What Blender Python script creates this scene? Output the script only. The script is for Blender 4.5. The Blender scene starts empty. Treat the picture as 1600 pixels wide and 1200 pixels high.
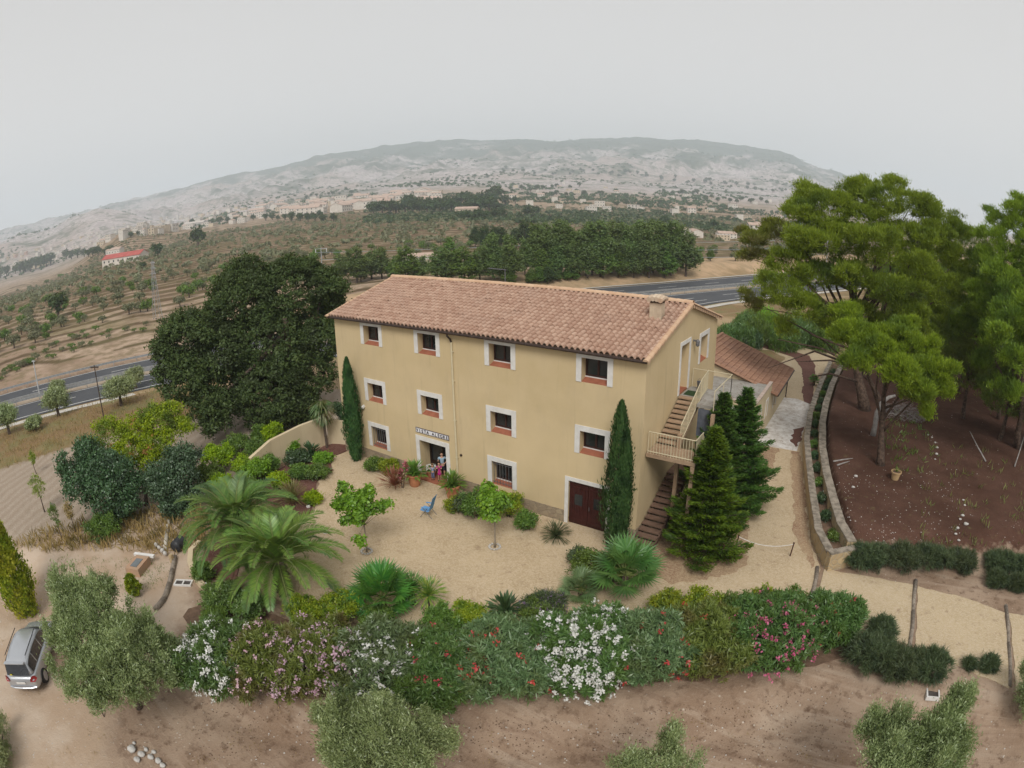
import bpy, bmesh, math, random
import numpy as np
from mathutils import Vector, Matrix
PI=math.pi
SC=bpy.context.scene
COL=SC.collection
# ---------------- camera (wide drone lens, measured from the house) ----------------
F,K=965.6122140729267,-0.05472683315054088
CW=np.array([27.045784896296805,-23.83522224098075,15.829699981084454])
PIT,ROL,YAW=0.30105994364998184,-0.013916346736002559,-0.604476973426933
def _basis():
    cy,sy=math.cos(YAW),math.sin(YAW); cp,sp=math.cos(PIT),math.sin(PIT)
    f=np.array([sy*cp,cy*cp,-sp]); r0=np.array([cy,-sy,0.]); u0=np.cross(r0,f)
    return math.cos(ROL)*r0+math.sin(ROL)*u0, -math.sin(ROL)*r0+math.cos(ROL)*u0, f
CR,CU,CF=_basis()
cam_d=bpy.data.cameras.new('camera'); cam=bpy.data.objects.new('camera',cam_d); COL.objects.link(cam)
cam.matrix_world=Matrix([[CR[i],CU[i],-CF[i],CW[i]] for i in range(3)]+[[0,0,0,1]])
cam_d.type='PANO'; cam_d.sensor_width=36; cam_d.sensor_fit='HORIZONTAL'
cy_=cam_d if hasattr(cam_d,'panorama_type') else cam_d.cycles
cy_.panorama_type='FISHEYE_LENS_POLYNOMIAL'
cy_.fisheye_fov=math.radians(170)
cy_.fisheye_polynomial_k0=0.0
cy_.fisheye_polynomial_k1=-0.04590928789010218
cy_.fisheye_polynomial_k2=-4.3042335747019385e-05
cy_.fisheye_polynomial_k3=-5.098430455167735e-07
cy_.fisheye_polynomial_k4=-1.9495839575625536e-07
cam_d.clip_start=0.1; cam_d.clip_end=40000
SC.camera=cam
# ---------------- world, sun, exposure ----------------
SUN_EL,SUN_AZ=math.radians(46),math.radians(146)   # azimuth from +y clockwise: from behind the camera's right
W=bpy.data.worlds.new('World'); SC.world=W; W.use_nodes=True
nt=W.node_tree; bg=nt.nodes['Background']
sky=nt.nodes.new('ShaderNodeTexSky'); sky.sky_type='NISHITA'; sky.sun_disc=False
sky.sun_elevation=SUN_EL; sky.sun_rotation=SUN_AZ; sky.dust_density=6; sky.air_density=1.2
m1=nt.nodes.new('ShaderNodeVectorMath'); m1.operation='SCALE'; m1.inputs[3].default_value=0.004
nt.links.new(sky.outputs[0],m1.inputs[0])
geo=nt.nodes.new('ShaderNodeTexCoord'); sep=nt.nodes.new('ShaderNodeSeparateXYZ'); nt.links.new(geo.outputs['Generated'],sep.inputs[0])
rmp=nt.nodes.new('ShaderNodeValToRGB'); nt.links.new(sep.outputs[2],rmp.inputs[0])
e=rmp.color_ramp.elements; e[0].position=0.0; e[0].color=(.92,.86,.80,1); e[1].position=0.45; e[1].color=(.585,.57,.555,1)
x_=e.new(0.12); x_.color=(.72,.695,.67,1)
cn=nt.nodes.new('ShaderNodeTexNoise'); cn.inputs['Scale'].default_value=1.6; cn.inputs['Detail'].default_value=3
nt.links.new(geo.outputs['Generated'],cn.inputs['Vector'])
cm=nt.nodes.new('ShaderNodeMapRange'); nt.links.new(cn.outputs[0],cm.inputs[0]); cm.inputs[3].default_value=.96; cm.inputs[4].default_value=1.02
sc_=nt.nodes.new('ShaderNodeVectorMath'); sc_.operation='SCALE'; nt.links.new(rmp.outputs[0],sc_.inputs[0]); nt.links.new(cm.outputs[0],sc_.inputs[3])
ad_=nt.nodes.new('ShaderNodeVectorMath'); ad_.operation='ADD'
nt.links.new(m1.outputs[0],ad_.inputs[0]); nt.links.new(sc_.outputs[0],ad_.inputs[1])
nt.links.new(ad_.outputs[0],bg.inputs[0]); bg.inputs[1].default_value=1.0
sl=bpy.data.lights.new('sun','SUN'); sl.energy=2.3; sl.angle=math.radians(24); sl.color=(1.,.965,.91)
so=bpy.data.objects.new('sun',sl); COL.objects.link(so)
sd_=Vector((math.sin(SUN_AZ)*math.cos(SUN_EL),math.cos(SUN_AZ)*math.cos(SUN_EL),math.sin(SUN_EL)))
so.rotation_euler=(-sd_).to_track_quat('-Z','Y').to_euler(); so.location=sd_*100
SC.view_settings.view_transform='Standard'; SC.view_settings.look='None'
SC.view_settings.exposure=0.2; SC.view_settings.gamma=1
try:
    SC.cycles.max_bounces=6; SC.cycles.diffuse_bounces=3; SC.cycles.transparent_max_bounces=6
    SC.cycles.volume_bounces=2; SC.cycles.sample_clamp_indirect=6; SC.cycles.use_adaptive_sampling=True
except Exception: pass
# ---------------- placing helpers: a ray of this lens meets a real surface ----------------
def ray(px,py):
    X=px-800.;Y=600.-py; rr=math.hypot(X,Y); th=rr/F
    for _ in range(12): th-=(F*(th+K*th**3)-rr)/(F*(1+3*K*th*th))
    return CF*math.cos(th)+math.sin(th)*(CR*X+CU*Y)/max(rr,1e-9)
def at(px,py,z=0.): v=ray(px,py); return CW+v*(z-CW[2])/v[2]
def atd(px,py,dist): v=ray(px,py); return CW+v*dist
_TT=np.concatenate([np.arange(9,70,.45),np.geomspace(70,8500,330)])
def hit(px,py):
    v=ray(px,py); P=CW[:,None]+v[:,None]*_TT; b=P[2]<H(P[0],P[1])
    if not b.any(): return None
    k=int(np.argmax(b)); lo,hi=(_TT[k-1] if k else _TT[0]),_TT[k]
    for _ in range(2):
        tt=np.linspace(lo,hi,24); P=CW[:,None]+v[:,None]*tt; b=P[2]<H(P[0],P[1]); k=int(np.argmax(b)) if b.any() else 23
        lo,hi=(tt[k-1] if k else tt[0]),tt[k]
    P=CW+v*hi; return np.array([P[0],P[1],float(H(P[0],P[1]))])
# ---------------- noise ----------------
def _hash(ix,iy,s):
    h=np.sin(ix*127.1+iy*311.7+s*74.7)*43758.5453
    return h-np.floor(h)
def vnoise(x,y,s=0):
    x=np.asarray(x,float);y=np.asarray(y,float); ix=np.floor(x);iy=np.floor(y);fx=x-ix;fy=y-iy
    fx=fx*fx*(3-2*fx);fy=fy*fy*(3-2*fy)
    return (_hash(ix,iy,s)*(1-fx)+_hash(ix+1,iy,s)*fx)*(1-fy)+(_hash(ix,iy+1,s)*(1-fx)+_hash(ix+1,iy+1,s)*fx)*fy
def fbm(x,y,s=0,o=4):
    t=0;a=.5
    for k in range(o): t=t+a*(vnoise(x,y,s+k)-.5); x=x*2.03;y=y*2.03;a*=.5
    return t
def sst(a,b,x): t=np.clip((x-a)/(b-a),0,1); return t*t*(3-2*t)
# ---------------- the lie of the land ----------------
RA=[(-80,-94),(-78.5,-40),(-77.5,-16),(-74.5,-4),(-71,8),(-32,90),(-21,112),(-9,142),(60,290),(160,480)]
RD=[(-62,-94),(-60.5,-40),(-58,-16),(-55,-5),(-51.5,6),(-8,80),(0.5,102),(16,135),(84,275),(184,465)]
def _rx(pts,y): return np.interp(y,[p[1] for p in pts],[p[0] for p in pts])
def road_z(y): return np.interp(y,[-20,10,90,140,400],[-5.4,-5.2,-3.2,-3.2,-1])
AZ=[-180,-100,-90,-80,-70,-60,-50,-40,-30,-20,-10,-5,0,10,20,60,180]
LR=np.log([250,400,700,1200,2500,5200])
ET=[[-4.4,-2.5,-1.2,0,1,1.5],[-5,-4.2,-3.7,-2.8,-1.2,1.2],[-5,-4.2,-3.6,-2.6,-.5,1.9],[-4.8,-3.8,-3.2,-2.2,.2,2.6],[-4.5,-2.7,-1.9,-.8,1.0,2.75],[-4.4,-2.4,-1.2,-.2,1.7,3.7],
 [-4.3,-2.3,-.8,.4,2.3,5.0],[-4.3,-2.2,-.8,.8,2.8,5.5],[-4.3,-2.6,-1.2,.3,2.6,5.6],[-4.3,-2.7,-1.4,.3,2.2,5.9],[-4.3,-2.8,-1.6,.1,1.9,5.4],[-4.3,-2.8,-1.7,.0,1.5,4.1],
 [-4.3,-2.8,-1.7,-.2,1.0,2.2],[-4.3,-2.8,-1.7,-.4,.6,1.9],[-4.3,-2.8,-1.7,-.6,.3,1.2],[-4.3,-2.8,-1.7,-.8,0,.8],[-4.4,-2.5,-1.2,0,1,1.5]]
ET=np.array(ET)
def ztab(r,az):
    lr=np.log(np.maximum(r,250)); lr=np.minimum(lr,LR[-1])
    fa=np.interp(az,AZ,range(len(AZ))); i=np.clip(np.floor(fa).astype(int),0,len(AZ)-2); ta=fa-i
    ta=ta*ta*(3-2*ta)
    fr=np.interp(lr,LR,range(len(LR))); j=np.clip(np.floor(fr).astype(int),0,len(LR)-2); tr=fr-j
    e=(ET[i,j]*(1-tr)+ET[i,j+1]*tr)*(1-ta)+(ET[i+1,j]*(1-tr)+ET[i+1,j+1]*tr)*ta
    R=np.exp(lr); z=CW[2]+R*np.tan(np.radians(e))
    return z
L1=[(-60,-30),(-25,-27),(-8,-23),(2,-19.5),(9,-18),(13,-16.6),(17,-13.9),(22,-10.2),(28,-6.4),(33,-5.4),(38,-5.6),(60,-5.5),(120,-3)]
W2=[(1.6,28.6),(4.6,27.45),(7.3,26.66),(10.5,25.86),(14.4,25.1),(19.4,24.48),(24.2,24.22),(30,24.2),(36,24.4),(42,24.8),(60,24.8)]   # (y, x) back face of the outer planter wall
def terrace_q(x,y,r,az): return (r*(1+.16*fbm(az*.12,r*0+3.3,5,3))+34*fbm(x/120,y/120,8,3)+8*fbm(x/30,y/30,9,2))/11.5
def H(x,y,detail=True):
    x=np.asarray(x,float);y=np.asarray(y,float)
    dx,dy=x-CW[0],y-CW[1]; r=np.hypot(dx,dy); az=np.degrees(np.arctan2(dx,dy))
    fore=-(np.asarray(y)-np.interp(x,[p[0] for p in L1],[p[1] for p in L1]))
    z=-1.0*sst(-.9,1.6,fore)-0.02*np.maximum(fore-2,0)
    w2=np.interp(y,[p[0] for p in W2],[p[1] for p in W2])
    pine=sst(-.05,.35,x-w2)*sst(1.8,4.6,y-.28*(x-28)*(x>28))
    z=z+pine*(1.15+.012*np.maximum(y-4,0)+.02*np.maximum(x-30,0)+.16*fbm(x/3,y/3,2,3))
    xd=_rx(RD,y); xa=_rx(RA,y); zr=road_z(y)
    din=x-xd; 
    z=z+(zr-z)*(1-sst(3,26,din))
    z=z+ .22*fbm(x/7,y/7,1,3)*sst(8,14,np.hypot(x-8,(y+2)*.9)-10)*(r<250)*(1-(sst(25.5,27,x)*sst(-6,-4.5,y)*(1-sst(2.2,3.4,y))))
    dout=xa-x
    zt=ztab(r,az)
    zz=zr+(zt-zr)*sst(4,130,dout)
    zz=zz+2.2*sst(3,12,dout)*(1-sst(14,60,dout))*sst(40,80,y)
    far=sst(700,2500,r)
    n=fbm(x/900,y/900,11,5)*260*far*sst(1500,4200,r)*.5 + fbm(x/260,y/260,17,4)*34*sst(300,1500,r)*.6
    ridged=-(np.abs(fbm(x/430+5,y/430,31,5))**.8)*300*sst(1500,3500,r)*(1-sst(4300,5200,r)*.6)
    zz=zz+n*.45*(az<8)+ridged*.9+22*sst(1500,3500,r)
    bump=sst(1500,2300,r)*(1-sst(2300,3300,r)); zz=zz+bump*(85*np.exp(-((az+74)/5.)**2)+60*np.exp(-((az+83)/4.)**2)-35*np.exp(-((az+65)/3.)**2))
    zz=zz+26*np.exp(-((az+70)/4.5)**2)*sst(650,820,r)*(1-sst(900,1100,r))
    terr=sst(150,185,r)*(1-sst(720,900,r))*sst(20,60,dout)
    q=terrace_q(x,y,r,az); fq=q-np.floor(q)
    zz=zz+terr*(.9*(sst(.7,.98,fq)-fq))
    zz=np.where(r>5200,zz-(r-5200)*.16,zz)
    z=np.where(dout>0,zz,z)
    inroad=(din<3)&(dout<3.5)
    z=np.where(inroad,zr-.06,z)
    return z
# ---------------- materials ----------------
MATS={}
def newmat(name):
    m=bpy.data.materials.new(name); m.use_nodes=True; t=m.node_tree; t.nodes.clear()
    return m,t
def nd(t,typ,**kw):
    n=t.nodes.new(typ)
    for k,v in kw.items():
        if k in n.inputs.keys(): n.inputs[k].default_value=v
        else: setattr(n,k,v)
    return n
def lk(t,a,b): t.links.new(a,b)
def c4(c): return (c[0],c[1],c[2],1)
def mixc(t,fac,a,b,typ='MIX'):
    n=t.nodes.new('ShaderNodeMix'); n.data_type='RGBA'; n.blend_type=typ
    if hasattr(fac,'links') or hasattr(fac,'is_linked'): lk(t,fac,n.inputs[0])
    else: n.inputs[0].default_value=fac
    for s,v in ((6,a),(7,b)):
        if isinstance(v,(tuple,list)): n.inputs[s].default_value=c4(v)
        else: lk(t,v,n.inputs[s])
    return n.outputs[2]
def noise(t,scale,detail=3,rough=.55,vec=None,dist=0):
    n=nd(t,'ShaderNodeTexNoise'); n.inputs['Scale'].default_value=scale; n.inputs['Detail'].default_value=detail; n.inputs['Roughness'].default_value=rough; n.inputs['Distortion'].default_value=dist
    if vec is not None: lk(t,vec,n.inputs['Vector'])
    return n.outputs[0]
def mrange(t,v,a,b,c=0,d=1,smooth=False):
    n=nd(t,'ShaderNodeMapRange'); lk(t,v,n.inputs[0])
    for i,x in enumerate((a,b,c,d)): n.inputs[i+1].default_value=x
    if smooth: n.interpolation_type='SMOOTHSTEP'
    return n.outputs[0]
def math_(t,op,a,b=0):
    n=nd(t,'ShaderNodeMath',operation=op)
    for i,v in enumerate((a,b)):
        if isinstance(v,(int,float)): n.inputs[i].default_value=v
        else: lk(t,v,n.inputs[i])
    return n.outputs[0]
def attr(t,name):
    n=nd(t,'ShaderNodeAttribute'); n.attribute_name=name; return n.outputs['Fac']
def obc(t): return nd(t,'ShaderNodeTexCoord').outputs['Object']
def finish(m,t,col,rough=.8,bump=None,bs=.3,bd=.02,metal=0,spec=.3):
    p=nd(t,'ShaderNodeBsdfPrincipled'); p.inputs['Roughness'].default_value=rough; p.inputs['Metallic'].default_value=metal
    p.inputs['Specular IOR Level'].default_value=spec
    if isinstance(col,(tuple,list)): p.inputs['Base Color'].default_value=c4(col)
    else: lk(t,col,p.inputs['Base Color'])
    if bump is not None:
        b=nd(t,'ShaderNodeBump'); b.inputs['Strength'].default_value=bs; b.inputs['Distance'].default_value=bd; lk(t,bump,b.inputs['Height']); lk(t,b.outputs[0],p.inputs['Normal'])
    o=nd(t,'ShaderNodeOutputMaterial'); lk(t,p.outputs[0],o.inputs[0]); return m
def mat(name,c1,c2=None,scale=3,rough=.8,bs=.2,metal=0,spec=.3,lo=.35,hi=.65,detail=4,bd=.02,use_rnd=0):
    if name in MATS: return MATS[name]
    m,t=newmat(name); v=obc(t)
    if c2 is None: c2=tuple(x*.8 for x in c1)
    n=noise(t,scale,detail,.6,v); col=mixc(t,mrange(t,n,lo,hi),c1,c2)
    if use_rnd: col=mixc(t,math_(t,'MULTIPLY',attr(t,'rnd'),use_rnd),col,tuple(x*.45 for x in c2))
    MATS[name]=finish(m,t,col,rough,noise(t,scale*6,3,.6,v) if bs else None,bs,bd,metal,spec); return MATS[name]
def leafmat(name,c1,c2,c3=None,sc=.7,trans=.3,gloss=.06):
    if name in MATS: return MATS[name]
    m,t=newmat(name); v=obc(t)
    c3=c3 or c1
    if 'petal' not in name:
        def _g(c):
            l=sum(c)/3; return tuple(min(.9,max(.004,(l+(q-l)*1.15)*1.2)) for q in c)
        c1,c2,c3=_g(c1),_g(c2),_g(c3)
    col=mixc(t,attr(t,'rnd'),c1,c2)
    col=mixc(t,mrange(t,noise(t,sc,2,.5,v),.48,.66),col,c3)
    oi=nd(t,'ShaderNodeObjectInfo'); hs=nd(t,'ShaderNodeHueSaturation'); lk(t,col,hs.inputs['Color'])
    lk(t,mrange(t,oi.outputs['Random'],0,1,.485,.515),hs.inputs['Hue']); lk(t,mrange(t,oi.outputs['Random'],0,1,.88,1.15),hs.inputs['Value'])
    col=hs.outputs[0]
    d=nd(t,'ShaderNodeBsdfDiffuse'); lk(t,col,d.inputs[0])
    tr=nd(t,'ShaderNodeBsdfTranslucent'); lk(t,mixc(t,.5,col,(.25,.3,.04)) ,tr.inputs[0])
    g=nd(t,'ShaderNodeBsdfGlossy'); g.inputs['Roughness'].default_value=.45; g.inputs[0].default_value=(.8,.85,.8,1)
    a=nd(t,'ShaderNodeMixShader'); a.inputs[0].default_value=trans; lk(t,d.outputs[0],a.inputs[1]); lk(t,tr.outputs[0],a.inputs[2])
    b=nd(t,'ShaderNodeMixShader'); b.inputs[0].default_value=gloss; lk(t,a.outputs[0],b.inputs[1]); lk(t,g.outputs[0],b.inputs[2])
    o=nd(t,'ShaderNodeOutputMaterial'); lk(t,b.outputs[0],o.inputs[0]); MATS[name]=m; return m
# ---------------- meshes ----------------
def link(o,parent=None):
    COL.objects.link(o)
    if parent is not None: o.parent=parent
    return o
def tag(o,label=None,cat=None,group=None,kind=None):
    if label: o['label']=label
    if cat: o['category']=cat
    if group: o['group']=group
    if kind: o['kind']=kind
    return o
def empty(name,loc,label,cat,group=None,rz=0):
    o=bpy.data.objects.new(name,None); o.empty_display_size=.3; o.location=tuple(float(v) for v in loc); o.rotation_euler=(0,0,rz); link(o); return tag(o,label,cat,group)
def dup(root,loc,rz=0,scale=1,label=None,group=None):
    r=root.copy(); COL.objects.link(r); r.location=tuple(float(v) for v in loc); r.rotation_euler=(0,0,rz)
    r.scale=(scale,)*3 if not hasattr(scale,'__len__') else scale
    if label: r['label']=label
    if group: r['group']=group
    for ch in list(root.children):
        c=ch.copy(); COL.objects.link(c); c.parent=r
        for g in list(ch.children):
            d=g.copy(); COL.objects.link(d); d.parent=c
    return r
def npmesh(name,V,Fq,m,parent=None,attrs=None,smooth=False,quad=4):
    """V (n,3), Fq (k,quad) ints"""
    me=bpy.data.meshes.new(name); V=np.ascontiguousarray(V,dtype=np.float32); Fq=np.ascontiguousarray(Fq,dtype=np.int32)
    me.vertices.add(len(V)); me.vertices.foreach_set('co',V.ravel())
    me.loops.add(Fq.size); me.loops.foreach_set('vertex_index',Fq.ravel())
    me.polygons.add(len(Fq)); me.polygons.foreach_set('loop_start',np.arange(0,Fq.size,quad,dtype=np.int32))
    if smooth: me.polygons.foreach_set('use_smooth',np.ones(len(Fq),dtype=bool))
    me.update(calc_edges=True)
    for k,(dom,a) in (attrs or {}).items():
        at_=me.attributes.new(k,'FLOAT',dom); at_.data.foreach_set('value',np.ascontiguousarray(a,dtype=np.float32))
    if m: me.materials.append(m)
    o=bpy.data.objects.new(name,me); link(o,parent); return o
class MB:
    def __init__(s): s.v=[];s.f=[];s.r=[]
    def add(s,vs,fs,r=None):
        b=len(s.v); s.v+= [tuple(float(c) for c in v) for v in vs]; s.f+=[tuple(b+i for i in f) for f in fs]
        r=random.random() if r is None else r; s.r+=[r]*len(fs); return s
    def box(s,c,d,rz=0,rx=0,ry=0,r=None,taper=1):
        hx,hy,hz=d[0]/2,d[1]/2,d[2]/2
        vs=[Vector((x*hx*(taper if z>0 else 1),y*hy*(taper if z>0 else 1),z*hz)) for z in(-1,1) for x,y in((-1,-1),(1,-1),(1,1),(-1,1))]
        M=Matrix.Rotation(rz,3,'Z')@Matrix.Rotation(ry,3,'Y')@Matrix.Rotation(rx,3,'X')
        return s.add([M@v+Vector(c) for v in vs],[(0,3,2,1),(4,5,6,7),(0,1,5,4),(1,2,6,5),(2,3,7,6),(3,0,4,7)],r)
    def bb(s,a,b): 
        c=[(x+y)/2 for x,y in zip(a,b)]; return s.box(c,[abs(y-x) for x,y in zip(a,b)])
    def tube(s,pts,rad,n=6,r=None,cap=True):
        pts=[Vector([float(c) for c in p]) for p in pts]; m=len(pts); rad=rad if hasattr(rad,'__len__') else [rad]*m
        vs=[]
        d0=(pts[1]-pts[0]).normalized(); u=d0.orthogonal().normalized()
        for i,p in enumerate(pts):
            d=(pts[min(i+1,m-1)]-pts[max(i-1,0)]).normalized(); u=(u-d*u.dot(d)).normalized(); w=d.cross(u)
            for k in range(n): a=2*PI*k/n; vs.append(p+(u*math.cos(a)+w*math.sin(a))*rad[i])
        fs=[(i*n+k,i*n+(k+1)%n,(i+1)*n+(k+1)%n,(i+1)*n+k) for i in range(m-1) for k in range(n)]
        if cap: fs+=[tuple(range(n-1,-1,-1)),tuple(range((m-1)*n,m*n))]
        return s.add(vs,fs,r)
    def lathe(s,prof,c=(0,0,0),n=16,cap=True):
        vs=[(c[0]+r*math.cos(2*PI*k/n),c[1]+r*math.sin(2*PI*k/n),c[2]+z) for r,z in prof for k in range(n)]; m=len(prof)
        fs=[(i*n+k,i*n+(k+1)%n,(i+1)*n+(k+1)%n,(i+1)*n+k) for i in range(m-1) for k in range(n)]
        if cap: fs+=[tuple(range(n-1,-1,-1)),tuple(range((m-1)*n,m*n))]
        return s.add(vs,fs)
    def prism(s,poly,z0,z1,top=True):
        n=len(poly); vs=[(p[0],p[1],z0) for p in poly]+[(p[0],p[1],z1) for p in poly]
        fs=[(i,(i+1)%n,n+(i+1)%n,n+i) for i in range(n)]+[tuple(range(n-1,-1,-1)),tuple(range(n,2*n))]
        return s.add(vs,fs)
    def blob(s,c,r,seed=0,n=8,m=5,j=.2,r_=None):
        rg=random.Random(seed); vs=[];fs=[]
        for i in range(m+1):
            th=PI*i/m
            for k in range(n):
                a=2*PI*k/n; q=1+rg.uniform(-j,j); vs.append((c[0]+r[0]*q*math.sin(th)*math.cos(a),c[1]+r[1]*q*math.sin(th)*math.sin(a),c[2]+r[2]*q*math.cos(th)))
        fs=[(i*n+k,(i+1)*n+k,(i+1)*n+(k+1)%n,i*n+(k+1)%n) for i in range(m) for k in range(n)]
        return s.add(vs,fs,r_)
    def build(s,name,m=None,parent=None,smooth=False,bev=0):
        me=bpy.data.meshes.new(name); me.from_pydata(s.v,[],s.f); me.update()
        a=me.attributes.new('rnd','FLOAT','FACE'); a.data.foreach_set('value',np.array(s.r,dtype=np.float32))
        bm=bmesh.new(); bm.from_mesh(me); bmesh.ops.recalc_face_normals(bm,faces=bm.faces)
        if bev: bmesh.ops.bevel(bm,geom=list(bm.edges),offset=bev,segments=2,affect='EDGES',clamp_overlap=True)
        bm.to_mesh(me); bm.free()
        if smooth: me.polygons.foreach_set('use_smooth',np.ones(len(me.polygons),dtype=bool))
        if m: me.materials.append(m)
        o=bpy.data.objects.new(name,me); link(o,parent); return o
def nrm(a): return a/np.maximum(np.linalg.norm(a,axis=-1,keepdims=True),1e-9)
def leaves(name,P,D,N,L,Wd,m,parent=None,rng=None,pointed=True):
    """leaf quads at P, long axis D, normal near N; L, Wd arrays or scalars"""
    rng=rng or np.random.default_rng(1); n=len(P); D=nrm(D); S=nrm(np.cross(D,N)); 
    L=np.broadcast_to(np.asarray(L,float),(n,))[:,None]; Wd=np.broadcast_to(np.asarray(Wd,float),(n,))[:,None]
    if pointed: V=np.stack([P-D*L*.5,P-D*L*.05+S*Wd*.5,P+D*L*.5,P-D*L*.05-S*Wd*.5],1)
    else: V=np.stack([P-D*L*.5-S*Wd*.5,P+D*L*.5-S*Wd*.35,P+D*L*.5+S*Wd*.35,P-D*L*.5+S*Wd*.5],1)
    Fq=np.arange(n*4).reshape(n,4)
    return npmesh(name,V.reshape(-1,3),Fq,m,parent,{'rnd':('FACE',rng.random(n))})
def rdir(rng,n): return nrm(rng.normal(size=(n,3)))
def crown_points(blobs,nclump,per,rng,cr=.35,inner=.55,flat=.7,lump=.15,up=0.):
    """blobs: rows x,y,z,rx,ry,rz. Clumps on the blobs' outer shells, leaves about each clump. -> P, outward, clump id"""
    B=np.array([b if len(b)==6 else (b[0],b[1],b[2],b[3],b[3],b[3]*.9) for b in blobs],float)
    A=(B[:,3]*B[:,4]+B[:,3]*B[:,5]+B[:,4]*B[:,5]); pr=A/A.sum()
    C=[];O=[]; need=nclump
    while need>0:
        k=rng.choice(len(B),size=need*2,p=pr); d=rdir(rng,need*2); d[:,2]+=up; d=nrm(d)
        q=rng.uniform(inner,1,need*2)**.6; q=q*(1+lump*rng.normal(size=need*2)*.6)
        p=B[k,:3]+d*B[k,3:6]*q[:,None]
        dd=np.min(np.linalg.norm((p[:,None]-B[None,:,:3])/B[None,:,3:6],axis=2),axis=1)
        ok=dd>inner*.92; C.append(p[ok][:need]); O.append(d[ok][:need]); need-=len(C[-1])
    C=np.concatenate(C);O=np.concatenate(O); n=len(C)
    ci=np.repeat(np.arange(n),per); off=rng.normal(size=(n*per,3))*cr*.55; off[:,2]*=flat
    sz=rng.uniform(.6,1.3,n)[ci][:,None]
    return C[ci]+off*sz, nrm(O[ci]*.7+nrm(off)*.8), ci
def lobed(bl,n=4,core=.82,seed=0,s=(.26,.44),reach=.8,zf=.8):
    rg=np.random.default_rng(seed+991); out=[]
    for b in bl:
        b=tuple(b) if len(b)==6 else (b[0],b[1],b[2],b[3],b[3],b[3]*.9)
        out.append(b[:3]+(b[3]*core,b[4]*core,b[5]*core))
        for k in range(n):
            d=rg.normal(size=3); d/=np.linalg.norm(d); d[2]=abs(d[2])*1.1-.3; q=rg.uniform(*s); out.append((b[0]+d[0]*b[3]*reach,b[1]+d[1]*b[4]*reach,b[2]+d[2]*b[5]*reach,b[3]*q,b[4]*q,b[5]*q*zf))
    return out
def leaf_crown(name,blobs,nclump,per,L,Wd,m,parent=None,seed=0,cr=.35,inner=.55,flat=.7,up=0.,droop=0.,outw=.6,lump=.15,spread=1.,star=False):
    rng=np.random.default_rng(seed); P,O,ci=crown_points(blobs,nclump,per,rng,cr*(.35 if star else 1),inner,flat,lump,up)
    n=len(P)
    if star:
        C0=np.zeros((ci.max()+1,3)); np.add.at(C0,ci,O); ax=nrm(C0+rng.normal(size=C0.shape)*.8+np.array([0,0,.6*per])*.25); D=nrm(ax[ci]*.55+rdir(rng,n)*.95); P=P+D*L*.55+ax[ci]*rng.uniform(-.5,.5,n)[:,None]*cr
        N=nrm(np.cross(D,rdir(rng,n))+ax[ci]*.4); return leaves(name,P,D,N,L*rng.uniform(.7,1.3,n),Wd*rng.uniform(.7,1.3,n),m,parent,rng)
    D=nrm(O*outw+rdir(rng,n)*spread*.8+np.array([0,0,-droop])); N=nrm(O+rdir(rng,n)*.7+np.array([0,0,.5]))
    N=np.where(np.abs((N*D).sum(1))[:,None]>.95,rdir(rng,n),N)
    return leaves(name,P,D,N,L*rng.uniform(.7,1.3,n),Wd*rng.uniform(.7,1.3,n),m,parent,rng)
def join_leaf(objs,name):
    pass
def trunk(parent,base,top,r0,r1,limbs=(),m=None,name='trunk',seed=0,bend=.3,segs=7):
    rg=random.Random(seed); mb=MB(); base=Vector([float(c) for c in base]); top=Vector([float(c) for c in top]); pts=[];rad=[]
    off=Vector((rg.uniform(-1,1),rg.uniform(-1,1),0))*bend
    for i in range(segs+1):
        t=i/segs; p=base.lerp(top,t)+off*math.sin(PI*t)+Vector((rg.uniform(-1,1),rg.uniform(-1,1),0))*bend*.12*(0<i<segs)
        pts.append(p); rad.append(r0*(1+.35*(1-t)**6)*(1-t)+r1*t)
    mb.tube(pts,rad,8)
    for (t,e,rr) in limbs:
        i=int(t*segs); p=pts[min(i,segs)]; e=Vector([float(c) for c in e]); mid=p.lerp(e,.5)+Vector((rg.uniform(-1,1),rg.uniform(-1,1),rg.uniform(-.2,1)))*(e-p).length*.1
        mb.tube([p,p.lerp(mid,.55),mid,mid.lerp(e,.5),e],[rr,rr*.8,rr*.62,rr*.4,rr*.18],5)
    return mb.build(name,m or M_BARK,parent,smooth=True)
M_BARK=mat('bark',(.16,.12,.09),(.07,.05,.04),4,.95,.8,bd=.05)
M_PBARK=mat('pine_bark',(.17,.115,.085),(.06,.04,.03),5,.95,.9,bd=.06)
# ---------------- the ground: one sheet to the horizon ----------------
def inpoly_sd(x,y,poly):
    """signed distance, positive inside"""
    P=np.array(poly,float); n=len(P); d=np.full(x.shape,1e9); ins=np.zeros(x.shape,bool)
    for i in range(n):
        a=P[i];b=P[(i+1)%n]; e=b-a; w0=x-a[0];w1=y-a[1]; t=np.clip((w0*e[0]+w1*e[1])/(e@e),0,1)
        d=np.minimum(d,np.hypot(w0-e[0]*t,w1-e[1]*t))
        c=((a[1]>y)!=(b[1]>y)); 
        with np.errstate(divide='ignore',invalid='ignore'): xi=(b[0]-a[0])*(y-a[1])/(b[1]-a[1]+1e-12)+a[0]
        ins^=c&(x<xi)
    return np.where(ins,d,-d)
PLOUGH=[(-24,-28),(-22.5,-14.2),(-19,-4.2),(-16,4),(-12,14),(-7,12),(-6,0),(-4.6,-6),(-4.2,-11),(-6.3,-15.6),(-8.3,-21.2),(-9,-28)]
DRIVE=[(-10,-32),(-6,-26),(-2,-24.6),(3,-24),(5.2,-23.0),(7.5,-23),(9,-24),(11.5,-24.6),(13,-27),(14,-32)]
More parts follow.
